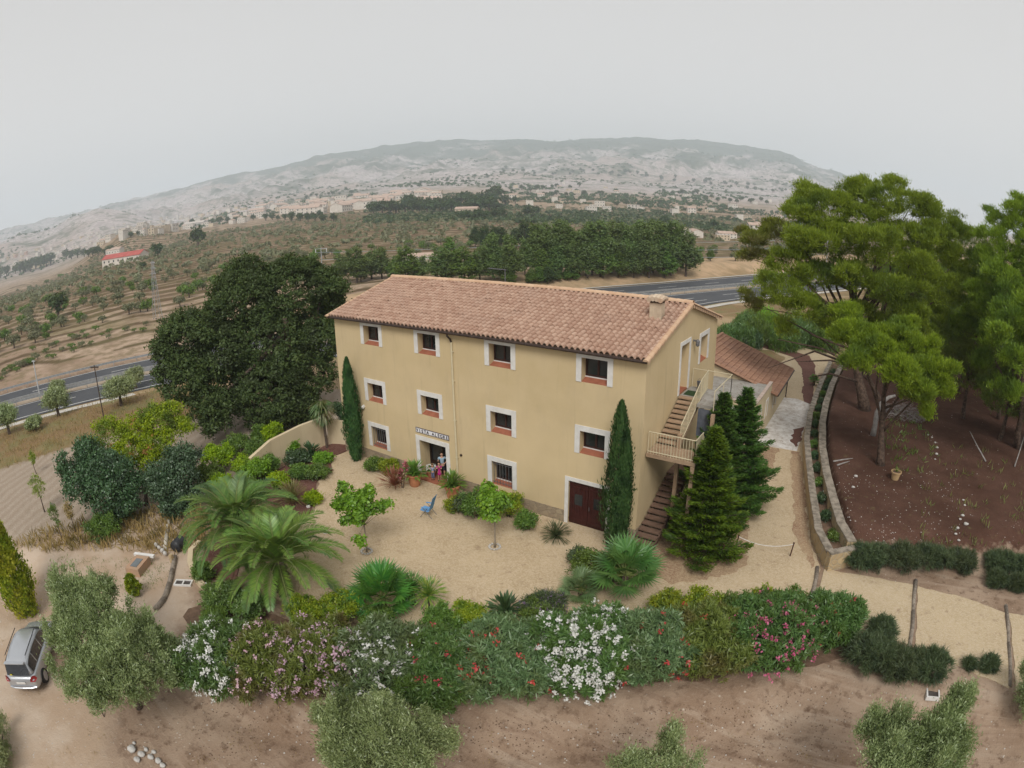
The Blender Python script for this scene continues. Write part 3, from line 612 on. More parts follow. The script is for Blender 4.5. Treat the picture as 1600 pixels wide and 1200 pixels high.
def window(parent,u0,u1,v0,v1,to3,depth=.46,grille=False,sw=SW,name='window'):
    w=surround(u0,u1,v0,v1,to3,parent,sw,name=name)
    a,b,c,d=u0+sw,u1-sw,v0,v1-sw
    sl=MB(); vs=[to3(a+.003,c+.005,-.0),to3(b-.003,c+.005,-.0),to3(b-.003,c+.17,depth-.06),to3(a+.003,c+.17,depth-.06),to3(a+.003,c-.0,-.0),to3(b-.003,c-.0,-.0),to3(b-.003,c+.02,depth-.061),to3(a+.003,c+.02,depth-.061)]
    sl.add(vs,[(0,1,2,3),(4,7,6,5),(0,4,5,1),(0,3,7,4),(1,5,6,2)],.4); sl.build('sill',M_TERRA,w)
    ln=MB(); boxm(to3,a+.004,b-.004,c+.15,c+.2,depth-.10,depth-.055,ln); ln.build('threshold',M_WHITE,w)
    fm=MB(); t=.08; m_=(a+b)/2; e0,e1=depth-.06,depth-.004; lo=c+.2
    boxm(to3,a+.003,a+t,lo,d-.003,e0,e1,fm);boxm(to3,b-t,b-.003,lo,d-.003,e0,e1,fm);boxm(to3,a+t,b-t,d-t,d-.003,e0,e1,fm);boxm(to3,a+t,b-t,lo,lo+t,e0,e1,fm);boxm(to3,m_-.05,m_+.05,lo+t,d-t,e0,e1,fm)
    fm.build('casement',M_WOOD,w)
    for (p,q) in ((a+t,m_-.05),(m_+.05,b-t)): quadm('pane',[to3(p,lo+t,depth-.02),to3(q,lo+t,depth-.02),to3(q,d-t,depth-.02),to3(p,d-t,depth-.02)],M_GLASS,w)
    if grille:
        g=MB(); n=7
        for i in range(n): u=a+(b-a)*(i+.5)/n; g.tube([to3(u,c+.02,.06),to3(u,d-.03,.06)],.014,5)
        for v in (c+.14,d-.14): g.tube([to3(a,v,.06),to3(b,v,.06)],.014,5)
        g.build('grille',M_IRON,w)
    return w
holes=[(x0+SW,x1-SW,z0,z1-SW) for x0,x1,z0,z1,r,c in wins]+[(DOOR[0]+SW,DOOR[1]-SW,DOOR[2],DOOR[3]-SW,.95),(GAR[0]+.2,GAR[1]-.2,GAR[2],GAR[3]-.22,.16)]
GD=(4.45,6.15,6.17,8.92); GW=(7.72,9.6,7.08,8.78)
gh=[(GD[0]+.2,GD[1]-.2,GD[2],GD[3]-.24,.5),(GW[0]+.24,GW[1]-.24,GW[2],GW[3]-.24,.5)]
wb=pierced(X0,X1,-.3,EZ,holes,fr,.46,1)
g2=pierced(0,DEP,-.3,EZ,gh,gb,.5,1); wb.add(g2.v,g2.f,.5)
wb.add([(X1,0,EZ),(X1,DEP,EZ),(X1,RY,RZ)],[(0,1,2)]); wb.add([(X0,0,-.3),(X0,DEP,-.3),(X0,DEP,EZ),(X0,RY,RZ),(X0,0,EZ)],[(0,1,2,3,4)])
wb.add([(X0,DEP,-.3),(X1,DEP,-.3),(X1,DEP,EZ),(X0,DEP,EZ)],[(0,1,2,3)])
hw=MB(); hw.v=wb.v; hw.f=wb.f; hw.r=wb.r
me=bpy.data.meshes.new('wall'); me.from_pydata(hw.v,[],hw.f); me.materials.append(M_WALL); wall=bpy.data.objects.new('wall',me); link(wall,house)
pl=MB()
def seg(a,b): pl.bb((a,-.04,-.2),(b,-.0,.72))
seg(X0-.03,DOOR[0]-.002); seg(DOOR[1]+.002,GAR[0]-.002); seg(GAR[1]+.002,X1+.03); pl.bb((X1,.002,-.2),(X1+.04,DEP,.72)); pl.build('plinth',M_PLINTH,house)
for x0,x1,z0,z1,r,c in wins: window(house,x0,x1,z0,z1,fr,grille=(r==2))
window(house,*GW[:4],gb,.5,sw=.24)
# entrance
dr=surround(*DOOR,fr,house,name='entrance'); a,b,c,d=DOOR[0]+SW,DOOR[1]-SW,.03,DOOR[3]-SW
st=MB(); st.bb((a+.003,-.35,-.05),(b-.003,.93,.10)); st.build('doorstep',M_TERRA,dr)
lf=MB(); m_=(a+b)/2
boxm(fr,a+.005,a+.1,.1,d,.80,.94,lf);boxm(fr,b-.1,b-.005,.1,d,.80,.94,lf);boxm(fr,a+.1,b-.1,d-.1,d-.004,.80,.94,lf);boxm(fr,m_-.06,m_+.06,.1,d-.1,.82,.94,lf)
boxm(fr,a+.1,m_-.06,.1,.85,.86,.94,lf);boxm(fr,m_+.06,b-.1,.1,.85,.86,.94,lf);lf.build('door_frame',M_WOODD,dr)
for p,q in((a+.1,m_-.06),(m_+.06,b-.1)): quadm('door_pane',[fr(p,.85,.9),fr(q,.85,.9),fr(q,d-.1,.9),fr(p,d-.1,.9)],M_GLASS,dr)
# garage
gr=surround(*GAR,fr,house,.2,name='garage'); a,b,d=GAR[0]+.2,GAR[1]-.2,GAR[3]-.22
for s,(p,q) in enumerate(((a+.01,(a+b)/2-.01),((a+b)/2+.01,b-.01))):
    g=MB(); n=7
    for i in range(n): u0=p+(q-p)*i/n; boxm(fr,u0+.004,p+(q-p)*(i+1)/n-.004,.06,d-.01,.09,.15,g)
    for v in (.25,d-.35): boxm(fr,p,q,v,v+.12,.07,.09,g)
    lf=g.build('garage_door',mat('garage_wood',(.055,.013,.012),(.035,.009,.008),4,.45,.1),gr); c_=(p+q)/2
    quadm('door_pane',[fr(c_-.22,1.15,.085),fr(c_+.22,1.15,.085),fr(c_+.22,1.75,.085),fr(c_-.22,1.75,.085)],M_GLASS,lf)
    if s: h=MB(); h.tube([fr(p+.08,1.0,.06),fr(p+.08,1.2,.06)],.02); h.build('handle',M_IRON,lf)
# gable door
gd=surround(*GD,gb,house,.2,name='gable_door'); dm=MB(); boxm(gb,GD[0]+.21,GD[1]-.21,GD[2]+.08,GD[3]-.25,.44,.49,dm); dm.build('door_leaf',mat('tan_door',(.33,.25,.155),(.28,.21,.13),3,.6,.1),gd)
sm=MB(); boxm(gb,GD[0]+.205,GD[1]-.205,GD[2]-.0,GD[2]+.07,-.02,.44,sm); sm.build('doorstep',M_TERRA,gd)
# roof
rf=MB(); tile_slope(rf,X0-.25,X1+.13,-.25,EZ+.105,RY,RZ+.10); roof=rf.build('roof',M_TILE,house)
rb=MB(); tile_slope(rb,X0-.25,X1+.13,DEP+.38,EZ+.07,RY,RZ+.10); rb.build('rear_slope',M_TILE,roof)
ud=MB()
for y0,y1 in ((-.24,RY),(DEP+.36,RY)): ud.add([(X0-.22,y0,EZ+.05),(X1+.1,y0,EZ+.05),(X1+.1,y1,RZ+.05),(X0-.22,y1,RZ+.05),(X0-.22,y0,EZ-.02),(X1+.1,y0,EZ-.02),(X1+.1,y1,RZ-.03),(X0-.22,y1,RZ-.03)],[(0,1,2,3),(4,5,6,7),(0,4,5,1),(1,5,6,2),(0,3,7,4)])
ud.build('eaves_board',mat('eaves',(.4,.3,.2),(.33,.24,.16),3,.8,.1),roof)
rc=MB(); ridge_caps(rc,(X0-.3,RY,RZ+.13),(X1+.2,RY,RZ+.13)); rc.build('ridge_tiles',M_VERGE,roof)
for x in (X1+.12,X0-.24):
    vg=MB()
    for y0 in (-.42,DEP+.42): ridge_caps(vg,(x,y0,EZ+.06),(x,RY,RZ+.1),.13,.40,5,.02)
    for s,y0 in ((1,-.4),(-1,DEP+.4)):
        for i in range(15):
            t0=(i+.12)/15;t1=(i+.9)/15; p=lambda t:(y0+(RY-y0)*t,EZ+.03+(RZ-EZ+.03)*t); a_,b_=p(t0),p(t1); xx=x+(.08 if x>0 else -.08)
            vg.add([(xx,a_[0],a_[1]+.05),(xx,b_[0],b_[1]+.05),(xx,b_[0],b_[1]-.14),(xx,a_[0],a_[1]-.14)],[(0,1,2,3)])
    vg.build('verge_tiles',M_VERGE,roof)
# chimney
cy=3.75; cz=EZ+(RZ-EZ)*(cy+.38)/(RY+.38); ch=MB(); cx=16.55
ch.box((cx,cy,cz+.30),(.62,.5,1.0)); chm=ch.build('chimney',mat('chimney_render',(.55,.45,.33),(.42,.33,.24),3,.9,.4),roof)
for dx in (-.25,.25):
    for dy in(-.18,.18): cc=MB(); cc.box((cx+dx,cy+dy,cz+.88),(.1,.1,.2)); cc.build('cap_support',mat('soot_brick',(.1,.07,.05)),chm)
ct=MB(); 
for i,(dx,dz) in enumerate(((-.30,0),(-.1,.045),(.1,.045),(.30,0))):
    ct.tube([(cx+dx,cy-.42,cz+.98+dz),(cx+dx,cy,cz+1.06+dz),(cx+dx,cy+.42,cz+.98+dz)],.125,8)
ct.build('chimney_cap',tilemat('cap_tile',(.5,.38,.28),(.62,.52,.4),(.55,.3,.17)),chm)
# gutter, downpipe, lamp, vent
gt=MB(); gt.tube([(X0-.25,-.32,EZ+.02),(X1+.12,-.32,EZ+.02)],.075,8); gt.build('gutter',M_BROWNM,house)
dp=MB(); dp.tube([(6.78,-.32,EZ-.02),(6.78,-.31,EZ-.15),(6.84,-.15,EZ-.34),(6.86,-.09,EZ-.5)],.055,8); el=dp.build('gutter_elbow',M_BROWNM,house)
dp=MB(); dp.tube([(6.86,-.09,EZ-.5),(6.9,-.09,.1)],.05,8)
for z in (2,4.2,6.4,8): dp.box((6.87,-.05,z),(.16,.1,.04))
dp.build('downpipe',M_CREAMM,house)
vt=MB(); vt.lathe([(.07,0),(.07,.06),(.03,.06)],(0,0,0),10); v_=vt.build('vent',M_WOODD,house); v_.rotation_euler=(PI/2,0,0); v_.location=(7.15,0,2.2)
lm=MB(); lm.box((17.70,6.55,8.65),(.2,.08,.08)); lm.lathe([(.03,0),(.11,.05),(.12,.3),(.02,.4)],(17.86,6.55,8.35),8); lm.build('wall_lamp',M_IRON,house)
lm=MB(); lm.box((-.55,-.1,3.55),(.16,.2,.12),rx=.4); lm.box((-.55,-.03,3.62),(.06,.06,.1)); lm.build('floodlight',M_WHITE,house)
# name sign of tiles over the door
sg=empty('name_sign',(3.83,-.02,2.86),'white tile sign with the letters VISTA ALEGRE above the entrance','sign')
bk=MB(); bk.bb((0,-.012,0),(2.5,.018,.30)); bk.build('border',mat('sign_border',(.05,.03,.05)),sg)
tl=MB(); tw=2.44/12
for i in range(12): tl.bb((.03+i*tw+.002,-.02,.03),(.03+(i+1)*tw-.002,-.013,.27))
tls=tl.build('tiles',mat('glazed_tile',(.78,.78,.8),(.7,.7,.74),3,.3,0),sg)
M_INK=mat('ink',(.035,.025,.04))
for i,chx in enumerate('VISTA ALEGRE'):
    if chx==' ': continue
    cu=bpy.data.curves.new('letter','FONT'); cu.body=chx; cu.size=.27; cu.align_x='CENTER'; cu.extrude=.002; cu.offset=.008; tmp=bpy.data.objects.new('letter',cu); COL.objects.link(tmp)
    dg=bpy.context.evaluated_depsgraph_get(); me=bpy.data.meshes.new_from_object(tmp.evaluated_get(dg)); bpy.data.objects.remove(tmp)
    me.materials.clear(); me.materials.append(M_INK); o=bpy.data.objects.new('letter',me); link(o,tls); o.rotation_euler=(PI/2,0,0); o.location=(.03+(i+.5)*tw,-.0235,.055)
# ---------------- outside staircase ----------------
stt=empty('outside_staircase',(18.2,0,.045),'brown stone staircase with cream railings climbing the gable wall','staircase'); SO=Vector((18.2,0,.045))
def spart(mb,name,m,parent=stt):
    mb.v=[tuple(Vector(v)-SO) for v in mb.v]; return mb.build(name,m,parent)
def flight(x0,x1,y0,z0,y1,z1,n,m):
    for i in range(n):
        t=(i+.5)/n; y=y0+(y1-y0)*t; z=z0+(z1-z0)*(i+1)/n; mb=MB(); dy=abs(y1-y0)/n
        mb.box(((x0+x1)/2,y,z-.03),(x1-x0-.04,dy*1.08,.07)); spart(mb,'step',m)
    mb=MB()
    for x in ((x0+.1),(x1-.04)):
        mb.add([(x-.03,y0,z0-.05),(x+.03,y0,z0-.05),(x+.03,y1,z1-.12),(x-.03,y1,z1-.12),(x-.03,y0,z0-.3),(x+.03,y0,z0-.3),(x+.03,y1,z1-.36),(x-.03,y1,z1-.36)],[(0,1,2,3),(4,5,6,7),(0,4,5,1),(1,5,6,2),(2,6,7,3),(0,3,7,4)])
    spart(mb,'stringer',m)
flight(17.66,18.75,-.75,.02,3.9,2.35,14,M_STAIRD)
flight(18.85,19.95,3.9,2.35,1.6,4.5,13,M_STAIRD)
flight(17.66,18.75,1.75,4.6,4.75,6.15,10,M_STAIR)
mb=MB(); mb.bb((17.66,3.9,2.2),(19.95,5.1,2.34)); spart(mb,'landing',M_STAIRD)
mb=MB(); mb.bb((17.65,.42,4.42),(20.05,1.75,4.6)); spart(mb,'landing',M_STAIR)
mb=MB(); mb.bb((17.65,4.75,5.98),(19.95,6.6,6.15)); mb.bb((18.85,3.9,5.981),(19.95,4.748,6.149)); spart(mb,'landing',concmat('landing_concrete',(.36,.34,.31),(.27,.25,.22),(.2,.15,.12)))
mb=MB(); mb.bb((18.95,3.86,4.5),(19.9,3.9,5.95)); spart(mb,'shade_panel',mat('slate_shade',(.13,.14,.17),(.09,.1,.12),5,.6,.1))  # added dark sheet standing in for the shade below the upper landing
for (x,y,z) in ((18.8,1.72,5.3),(18.8,5.1,5.97),(19.9,6.5,5.97),(19.95,.5,4.4),(19.9,3.3,5.97),(19.9,5.0,2.19)):
    mb=MB(); mb.bb((x-.09,y-.09,.0),(x+.09,y+.09,z)); spart(mb,'post',M_STAIR)
def railing(pts,h=1.05,gap=.14,bars=True):
    mb=MB(); pts=[Vector(p) for p in pts]
    for a,b in zip(pts[:-1],pts[1:]):
        for hh in ((h,.1) if bars else (h,)): mb.tube([a+Vector((0,0,hh)),b+Vector((0,0,hh))],.024,5)
        n=max(1,int((b-a).length/(gap if bars else 1.2)))
        for i in range(n+1): p=a.lerp(b,i/n); mb.tube([p+Vector((0,0,.0)),p+Vector((0,0,h))],.013 if (i%8 and bars) else .022,4)
    return spart(mb,'railing',M_CREAMM)
railing([(17.72,.47,4.6),(19.98,.47,4.6),(19.98,1.6,4.6)])
railing([(18.78,1.85,4.65),(18.78,4.7,6.12),(18.6,6.5,6.15)])
railing([(17.72,6.55,6.15),(19.9,6.55,6.15),(19.9,3.25,6.15)],1.0,bars=False)
railing([(19.92,3.9,2.4),(19.92,1.7,4.5)])
mt=MB(); mt.bb((17.75,4.95,6.152),(18.5,5.75,6.17)); tag(mt.build('door_mat',mat('green_mat',(.03,.06,.02),None,9,.95,.3)),'dark green mat in front of the upper gable door','doormat')
bkt=empty('metal_bucket',(18.3,6.15,6.152),'grey metal bucket beside the upper gable door','bucket'); mb=MB(); mb.lathe([(.15,0),(.2,.45),(.21,.46),(.19,.45),(.14,.03)],n=14); mb.build('pail',M_IRON,bkt)
mb=MB(); mb.tube([(-.2,0,.44),(-.12,0,.6),(.12,0,.6),(.2,0,.44)],.01,5); mb.build('handle',M_IRON,bkt)
# ---------------- annex ----------------
an=empty('annex',(17,14,0),'low cream annex with concrete terrace and brown tiled roof behind the house','building'); AO=Vector((17,14,0))
def apart(mb,name,m,parent=an): mb.v=[tuple(Vector(v)-AO) for v in mb.v]; return mb.build(name,m,parent)
XA=20.0
ff=lambda u,v,d:(u,14+d,v); rr_=lambda u,v,d:(XA-d,u,v)
rw=[(15.1,16.2,1.0,2.5),(17.7,18.6,1.1,2.5),(20.9,22.1,.95,2.45)]
w=pierced(8,XA,-.2,3.3,[(18.42,19.0,.05,2.7,.2)],ff,.2,1); g=pierced(14,27.3,-.2,2.42,[(a+.12,b-.12,c,d-.12,.2) for a,b,c,d in rw],rr_,.2,1); w.add(g.v,g.f)
w.add([(XA,14,2.42),(XA,19.7,2.42),(XA,19.7,3.3),(XA,14,3.3)],[(0,1,2,3)])
w.add([(8,19.7,3.1),(14,19.7,4.45),(XA,19.7,2.4),(XA,19.7,2.2),(8,19.7,2.2)],[(0,1,2,3,4)]); w.add([(8,27.3,-.2),(XA,27.3,-.2),(XA,27.3,2.4),(14,27.3,4.45),(8,27.3,3.1)],[(0,1,2,3,4)])
w.add([(8,14,3.3),(8,14.18,3.3),(XA-.18,14.18,3.3),(XA-.18,19.7,3.3),(XA,19.7,3.3),(XA,14,3.3)],[(0,1,2,3,4,5)])
me=bpy.data.meshes.new('wall'); me.from_pydata([tuple(Vector(v)-AO) for v in w.v],[],w.f); me.materials.append(M_WALL2); link(bpy.data.objects.new('wall',me),an)
mb=MB(); mb.bb((8.1,14.18,2.9),(XA-.18,19.69,3.08)); apart(mb,'terrace_slab',concmat('terrace_concrete',(.36,.34,.31),(.27,.25,.22),(.2,.15,.12)))
mb=MB(); mb.bb((8,13.96,3.302),(XA+.04,14.22,3.38)); mb.bb((XA-.22,14.222,3.302),(XA+.04,19.66,3.38)); apart(mb,'coping',mat('pinkish_coping',(.52,.42,.36),(.42,.33,.28),3,.85,.2))
mb=MB(); tile_slope(mb,0,8.0,0,0,6.75,2.2,.30,.4,True)
mb.v=[(20.5-v[1],19.5+v[0],2.42+v[2]) for v in mb.v]; ro=apart(mb,'roof',M_TILE2)
mb=MB(); tile_slope(mb,0,8.0,0,0,6.2,2.0,.30,.4,True); mb.v=[(7.55+v[1],19.5+v[0],2.62+v[2]) for v in mb.v]; apart(mb,'rear_slope',M_TILE2,ro)
mb=MB(); mb.add([(20.45,19.55,2.38),(20.45,27.45,2.38),(13.75,27.45,4.55),(13.75,19.55,4.55),(20.45,19.55,2.3),(20.45,27.45,2.3),(13.75,27.45,4.47),(13.75,19.55,4.47)],[(0,1,2,3),(4,5,6,7),(0,1,5,4),(0,4,7,3)]); apart(mb,'eaves_board',M_STAIR,ro)
mb=MB()
ridge_caps(mb,(20.5,19.48,2.44),(13.8,19.48,4.64),.12,.4,5,.02); ridge_caps(mb,(20.5,27.5,2.44),(13.8,27.5,4.64),.12,.4,5,.02); ridge_caps(mb,(13.75,19.4,4.66),(13.75,27.6,4.66),.16,.4); apart(mb,'verge_tiles',M_TILE2,ro)
mb=MB(); mb.tube([(20.55,19.5,2.42),(20.55,27.5,2.42)],.07,6); mb.tube([(20.55,27.4,2.4),(20.1,27.35,2.1),(20.08,27.35,.05)],.05,6); apart(mb,'gutter',M_BROWNM)
def annex_win(a,b,c,d):
    mb=MB()
    for (p,q,r,s) in ((a,b,d-.12,d),(a,a+.12,c,d-.12),(b-.12,b,c,d-.12)): boxm(rr_,p,q,r,s,-.03,-.001,mb)
    w=apart(mb,'window',M_WHITE); mb=MB(); boxm(rr_,a+.13,b-.13,c+.01,d-.13,.12,.18,mb); apart(mb,'shutter',M_WOODD,w)
for q in rw: annex_win(*q)
mb=MB()
for (p,q,r,s) in ((18.2,19.22,2.7,2.95),(18.2,18.42,.05,2.7),(19.0,19.22,.05,2.7)): boxm(ff,p,q,r,s,-.03,-.001,mb)
w=apart(mb,'door_surround',M_WHITE); mb=MB(); boxm(ff,18.43,18.99,.06,2.69,.12,.18,mb); apart(mb,'door',M_WOODD,w)
mb=MB(); boxm(ff,16.9,17.9,.6,2.2,-.05,-.002,mb); apart(mb,'grey_shutter',mat('slate_shutter',(.15,.16,.19),(.11,.12,.14),5,.6,.1))
# ---------------- vegetation builders ----------------
def B(px,py,rpx,dist,fz=.9,fy=1.):
    p=atd(px,py,dist); r=rpx*dist/F; return (p[0],p[1],p[2],r,r*fy,r*fz)
def loc_(bl,base): return [(b[0]-base[0],b[1]-base[1],b[2]-base[2])+tuple(b[3:]) for b in bl]
L_CAROB=leafmat('leaf_carob',(.032,.050,.020),(.072,.094,.034),(.040,.052,.024),.5,.15,.015)
L_PINE=leafmat('needle_pine',(.135,.215,.032),(.235,.32,.052),(.085,.145,.030),.35,.35,.02)
L_PINED=leafmat('needle_pine_dark',(.085,.12,.03),(.14,.18,.04),(.06,.085,.028),.4,.3,.02)
L_CYP=leafmat('leaf_cypress',(.028,.075,.026),(.065,.125,.042),(.022,.05,.02),1.5,.12,.03)
L_CON=leafmat('leaf_conifer',(.055,.115,.018),(.13,.20,.028),(.04,.085,.02),1.2,.25,.03)
L_OLIVE=leafmat('leaf_olive',(.17,.215,.095),(.30,.34,.17),(.12,.15,.06),1.,.25,.08)
L_OLEA=leafmat('leaf_oleander',(.055,.12,.035),(.13,.21,.07),(.075,.13,.03),1.,.25,.06)
L_MAPLE=leafmat('leaf_fresh',(.12,.24,.03),(.22,.36,.05),(.10,.19,.03),1.,.4,.04)
L_ACAC=leafmat('leaf_acacia',(.17,.28,.025),(.33,.43,.04),(.10,.165,.03),.6,.4,.03)
L_DARK=leafmat('leaf_dark',(.03,.065,.028),(.065,.11,.045),(.024,.045,.02),1.,.2,.06)
L_PALM=leafmat('leaf_palm',(.075,.15,.04),(.155,.24,.06),(.055,.105,.035),.8,.3,.06)
L_FAN=leafmat('leaf_fan',(.045,.15,.03),(.11,.25,.05),(.04,.11,.03),.8,.3,.07)
L_YELL=leafmat('leaf_yellow',(.15,.215,.03),(.30,.33,.045),(.09,.15,.03),2.,.35,.03)
L_SHRUB=leafmat('leaf_shrub',(.07,.13,.03),(.15,.22,.05),(.05,.085,.025),1.5,.3,.04)
L_LAV=leafmat('leaf_lavender',(.045,.07,.035),(.10,.125,.065),(.033,.05,.03),1.5,.2,.03)
L_RED=leafmat('leaf_purple',(.16,.045,.04),(.25,.09,.06),(.09,.03,.03),1.,.3,.05)
L_DRYL=leafmat('leaf_dry',(.26,.19,.09),(.38,.29,.15),(.16,.13,.06),1.,.3,.02)
L_BLUE=leafmat('leaf_poplar',(.075,.12,.042),(.13,.18,.058),(.06,.095,.04),.15,.25,.04)
def flmat(n,a,b): return leafmat(n,a,b,None,2,.3,.03)
F_WHITE=flmat('petal_white',(.80,.79,.76),(.9,.9,.88)); F_PINK=flmat('petal_pink',(.62,.38,.48),(.78,.58,.65)); F_RED=flmat('petal_red',(.48,.045,.06),(.60,.09,.12)); F_ROSE=flmat('petal_rose',(.60,.10,.22),(.7,.2,.33))
def tree(name,label,cat,base,blobs,lm,ncl,per,L,Wd,seed=0,group=None,tr=None,bark=None,nlimb=7,cr=.4,inner=.5,flat=.7,up=.15,r0=.25,droop=0.,pname='crown',outw=.6,bend=.3,limb=True,lump=.15,spread=1.):
    t=empty(name,base,label,cat,group); bl=loc_(blobs,base)
    leaf_crown(pname,lobed(bl,4,.84,seed) if 'carob' not in name else bl,ncl,per,L,Wd,lm,t,seed,cr,inner,flat,up,droop,outw,lump,spread)
    if tr is not None:
        rg=random.Random(seed); top=Vector([float(c) for c in tr])-Vector([float(c) for c in base]); zs=sorted(bl,key=lambda b:-b[3])[:nlimb]
        limbs=[(min(.95,max(.35,.45+.5*rg.random())),(b[0],b[1],b[2]),r0*.42) for b in zs] if limb else []
        trunk(t,(0,0,-.15),top,r0,r0*.35,limbs,bark or M_BARK,seed=seed,bend=bend)
    return t
def gz(x,y): return float(H(x,y))
def onground(px,py,z=None):
    p=hit(px,py) if z is None else at(px,py,z); return (float(p[0]),float(p[1]),float(p[2]))
# the great dark carob behind the garden wall
D0=50.
cb=[B(455,455,72,D0+3),B(375,470,64,D0+1),(B(505,450,40,D0+3)),B(295,525,56,D0-2),B(415,545,80,D0),B(500,530,48,D0+1),B(285,590,50,D0-3),B(325,635,42,D0-4),B(335,655,28,D0-4.4),B(420,615,70,D0-2),B(480,590,50,D0),B(345,560,58,D0-2),B(385,425,34,D0+2),B(440,650,34,D0-3),B(470,640,32,D0-2),B(520,480,30,D0+4),B(265,545,30,D0-2)]
cb0=(-13.2,3.2,gz(-13.2,3.2)); _r=np.random.default_rng(4); cb2=[]
for b in cb:
    cb2.append(b[:3]+(b[3]*.9,b[4]*.9,b[5]*.88))
    for k in range(6):
        d=rdir(_r,1)[0]; d[2]=abs(d[2])*.9-.25; cb2.append((b[0]+d[0]*b[3]*.8,b[1]+d[1]*b[3]*.8,b[2]+d[2]*b[5]*.8,b[3]*_r.uniform(.28,.42),b[3]*_r.uniform(.28,.42),b[5]*_r.uniform(.2,.33)))
cb=cb2
tree('carob_tree','huge dark green broadleaf tree spreading beside the left end of the house','tree',cb0,cb,L_CAROB,4600,38,.26,.13,1,tr=(-13.2,3.2,7.5),r0=.55,nlimb=12,cr=.42,inner=.55,flat=.65,lump=.07,spread=1.1)
# pines to the right
def pine(name,label,base,blobs,top,ncl,per,lm=L_PINE,seed=0,r0=.32,L=.27,Wd=.045,cr=.34,bend=.8,nl=12,extra=(),group=None):
    t=empty(name,base,label,'tree',group); bl=loc_(blobs,base); rng=np.random.default_rng(seed); b2=[]
    for b in bl:
        b2.append(b[:3]+(b[3]*.66,b[4]*.66,b[5]*.58))
        for k in range(4):
            a=rng.uniform(0,6.28); q=rng.uniform(.45,.8); b2.append((b[0]+math.cos(a)*b[3]*q,b[1]+math.sin(a)*b[3]*q,b[2]+rng.uniform(-.45,.5)*b[5],b[3]*rng.uniform(.3,.46),b[3]*rng.uniform(.3,.46),b[5]*rng.uniform(.24,.36)))
    bl2=bl; bl=b2
    P,O,ci=crown_points(bl,ncl,int(per*1.9),rng,cr,.74,.62,.07,.35)
    bl=bl2
    n=len(P); cc=rng.normal(size=(ci.max()+1,3))*.25; D=nrm(O*.8+rdir(rng,n)*.55+np.array([0,0,.75])+cc[ci]); N=rdir(rng,n)
    leaves('crown',P,D,N,L*rng.uniform(.7,1.3,n),Wd*rng.uniform(.8,1.4,n),lm,t,rng,pointed=True)
    rg=random.Random(seed); limbs=[(min(.98,max(.3,.3+.65*rg.random())),(b[0],b[1],b[2]-b[5]*.3),r0*.4) for b in sorted(bl,key=lambda b:-b[3])[:nl]]
    limbs+=[(tt,tuple(np.array(e_)-np.array(base)),r0*.28) for tt,e_ in extra]
    trunk(t,(0,0,-.2),Vector([float(c) for c in top])-Vector([float(c) for c in base]),r0,r0*.4,limbs,M_PBARK,seed=seed,bend=bend,segs=9)
    return t
D1=47.

b1=onground(1352,640); 
pb=[B(1288,325,52,D1),B(1250,330,34,D1-1),B(1325,303,34,D1+4),B(1345,295,26,D1+5),B(1385,312,46,D1+2),B(1420,318,38,D1+2),B(1345,345,48,D1+1),B(1300,375,52,D1-1),B(1255,375,42,D1-2),B(1235,410,40,D1-2),B(1275,430,42,D1-1),B(1370,385,52,D1-2),B(1425,375,48,D1+1),B(1350,288,26,D1+5),B(1455,330,32,D1+3),B(1490,355,24,D1+3),B(1400,290,26,D1+4),B(1265,300,28,D1+1),B(1500,420,26,D1+3),B(1465,365,36,D1+2),B(1485,400,34,D1+3),B(1440,430,50,D1),B(1480,450,40,D1+2),B(1385,450,42,D1-2),B(1330,430,44,D1-2),B(1225,455,40,D1-3),B(1260,480,38,D1-3),B(1295,500,30,D1-1),B(1205,440,25,D1-3),B(1235,510,22,D1-2),B(1420,490,42,D1),B(1465,500,38,D1+2),B(1345,490,34,D1),B(1380,505,28,D1)]
br=[(.42,atd(1215,530,D1-4)),(.40,atd(1200,575,D1-6)),(.36,atd(1245,565,D1-5)),(.45,atd(1230,500,D1-3)),(.33,atd(1262,590,D1-5)),(.8,atd(1400,400,D1)),(.7,atd(1470,420,D1))]
pine('pine_tree','largest spreading pine with a leaning forked trunk above the driveway planter',b1,pb,atd(1330,430,D1),3600,34,seed=3,r0=.42,extra=br,cr=.40,nl=18)
# sparse yellowish boughs of the same stand, reaching over the motorway
pb2=[B(1180,372,30,D1+4,.7),B(1165,398,18,D1+4,.7),B(1205,362,24,D1+5,.7),B(1190,400,24,D1+4,.7),B(1165,460,14,D1+2),B(1180,475,20,D1+2),B(1215,352,22,D1+5,.8)]
b1b=(float(b1[0])+1.4,float(b1[1])+2.2,gz(b1[0]+1.4,b1[1]+2.2))
pine('pine_tree','thin yellowish pine behind the largest pine, its boughs reaching left over the motorway',b1b,pb2,atd(1290,470,D1+4),360,26,leafmat('needle_thin',(.12,.15,.03),(.19,.2,.05),(.14,.12,.06),.5,.3,.02),5,r0=.2,nl=7,cr=.34)
b2=onground(1376,726); D2=38.5
pb3=[B(1335,520,34,D2),B(1375,545,42,D2-1),B(1345,565,30,D2-2),B(1405,575,38,D2-2),B(1430,545,42,D2),B(1465,580,36,D2-1),B(1440,610,34,D2-2),B(1385,525,34,D2),B(1470,605,24,D2-1),B(1325,490,30,D2+2),B(1410,515,34,D2+1),B(1310,520,20,D2),B(1450,640,16,D2-1)]
pine('pine_tree','bright green pine with a straight trunk beside the terracotta urn',b2,pb3,atd(1385,560,D2),1700,34,leafmat('needle_bright',(.145,.235,.03),(.255,.345,.05),(.10,.165,.03),.4,.35,.02),7,r0=.25,L=.23,Wd=.04,cr=.28,bend=.25,nl=8)
b4=onground(1590,700); D3=42
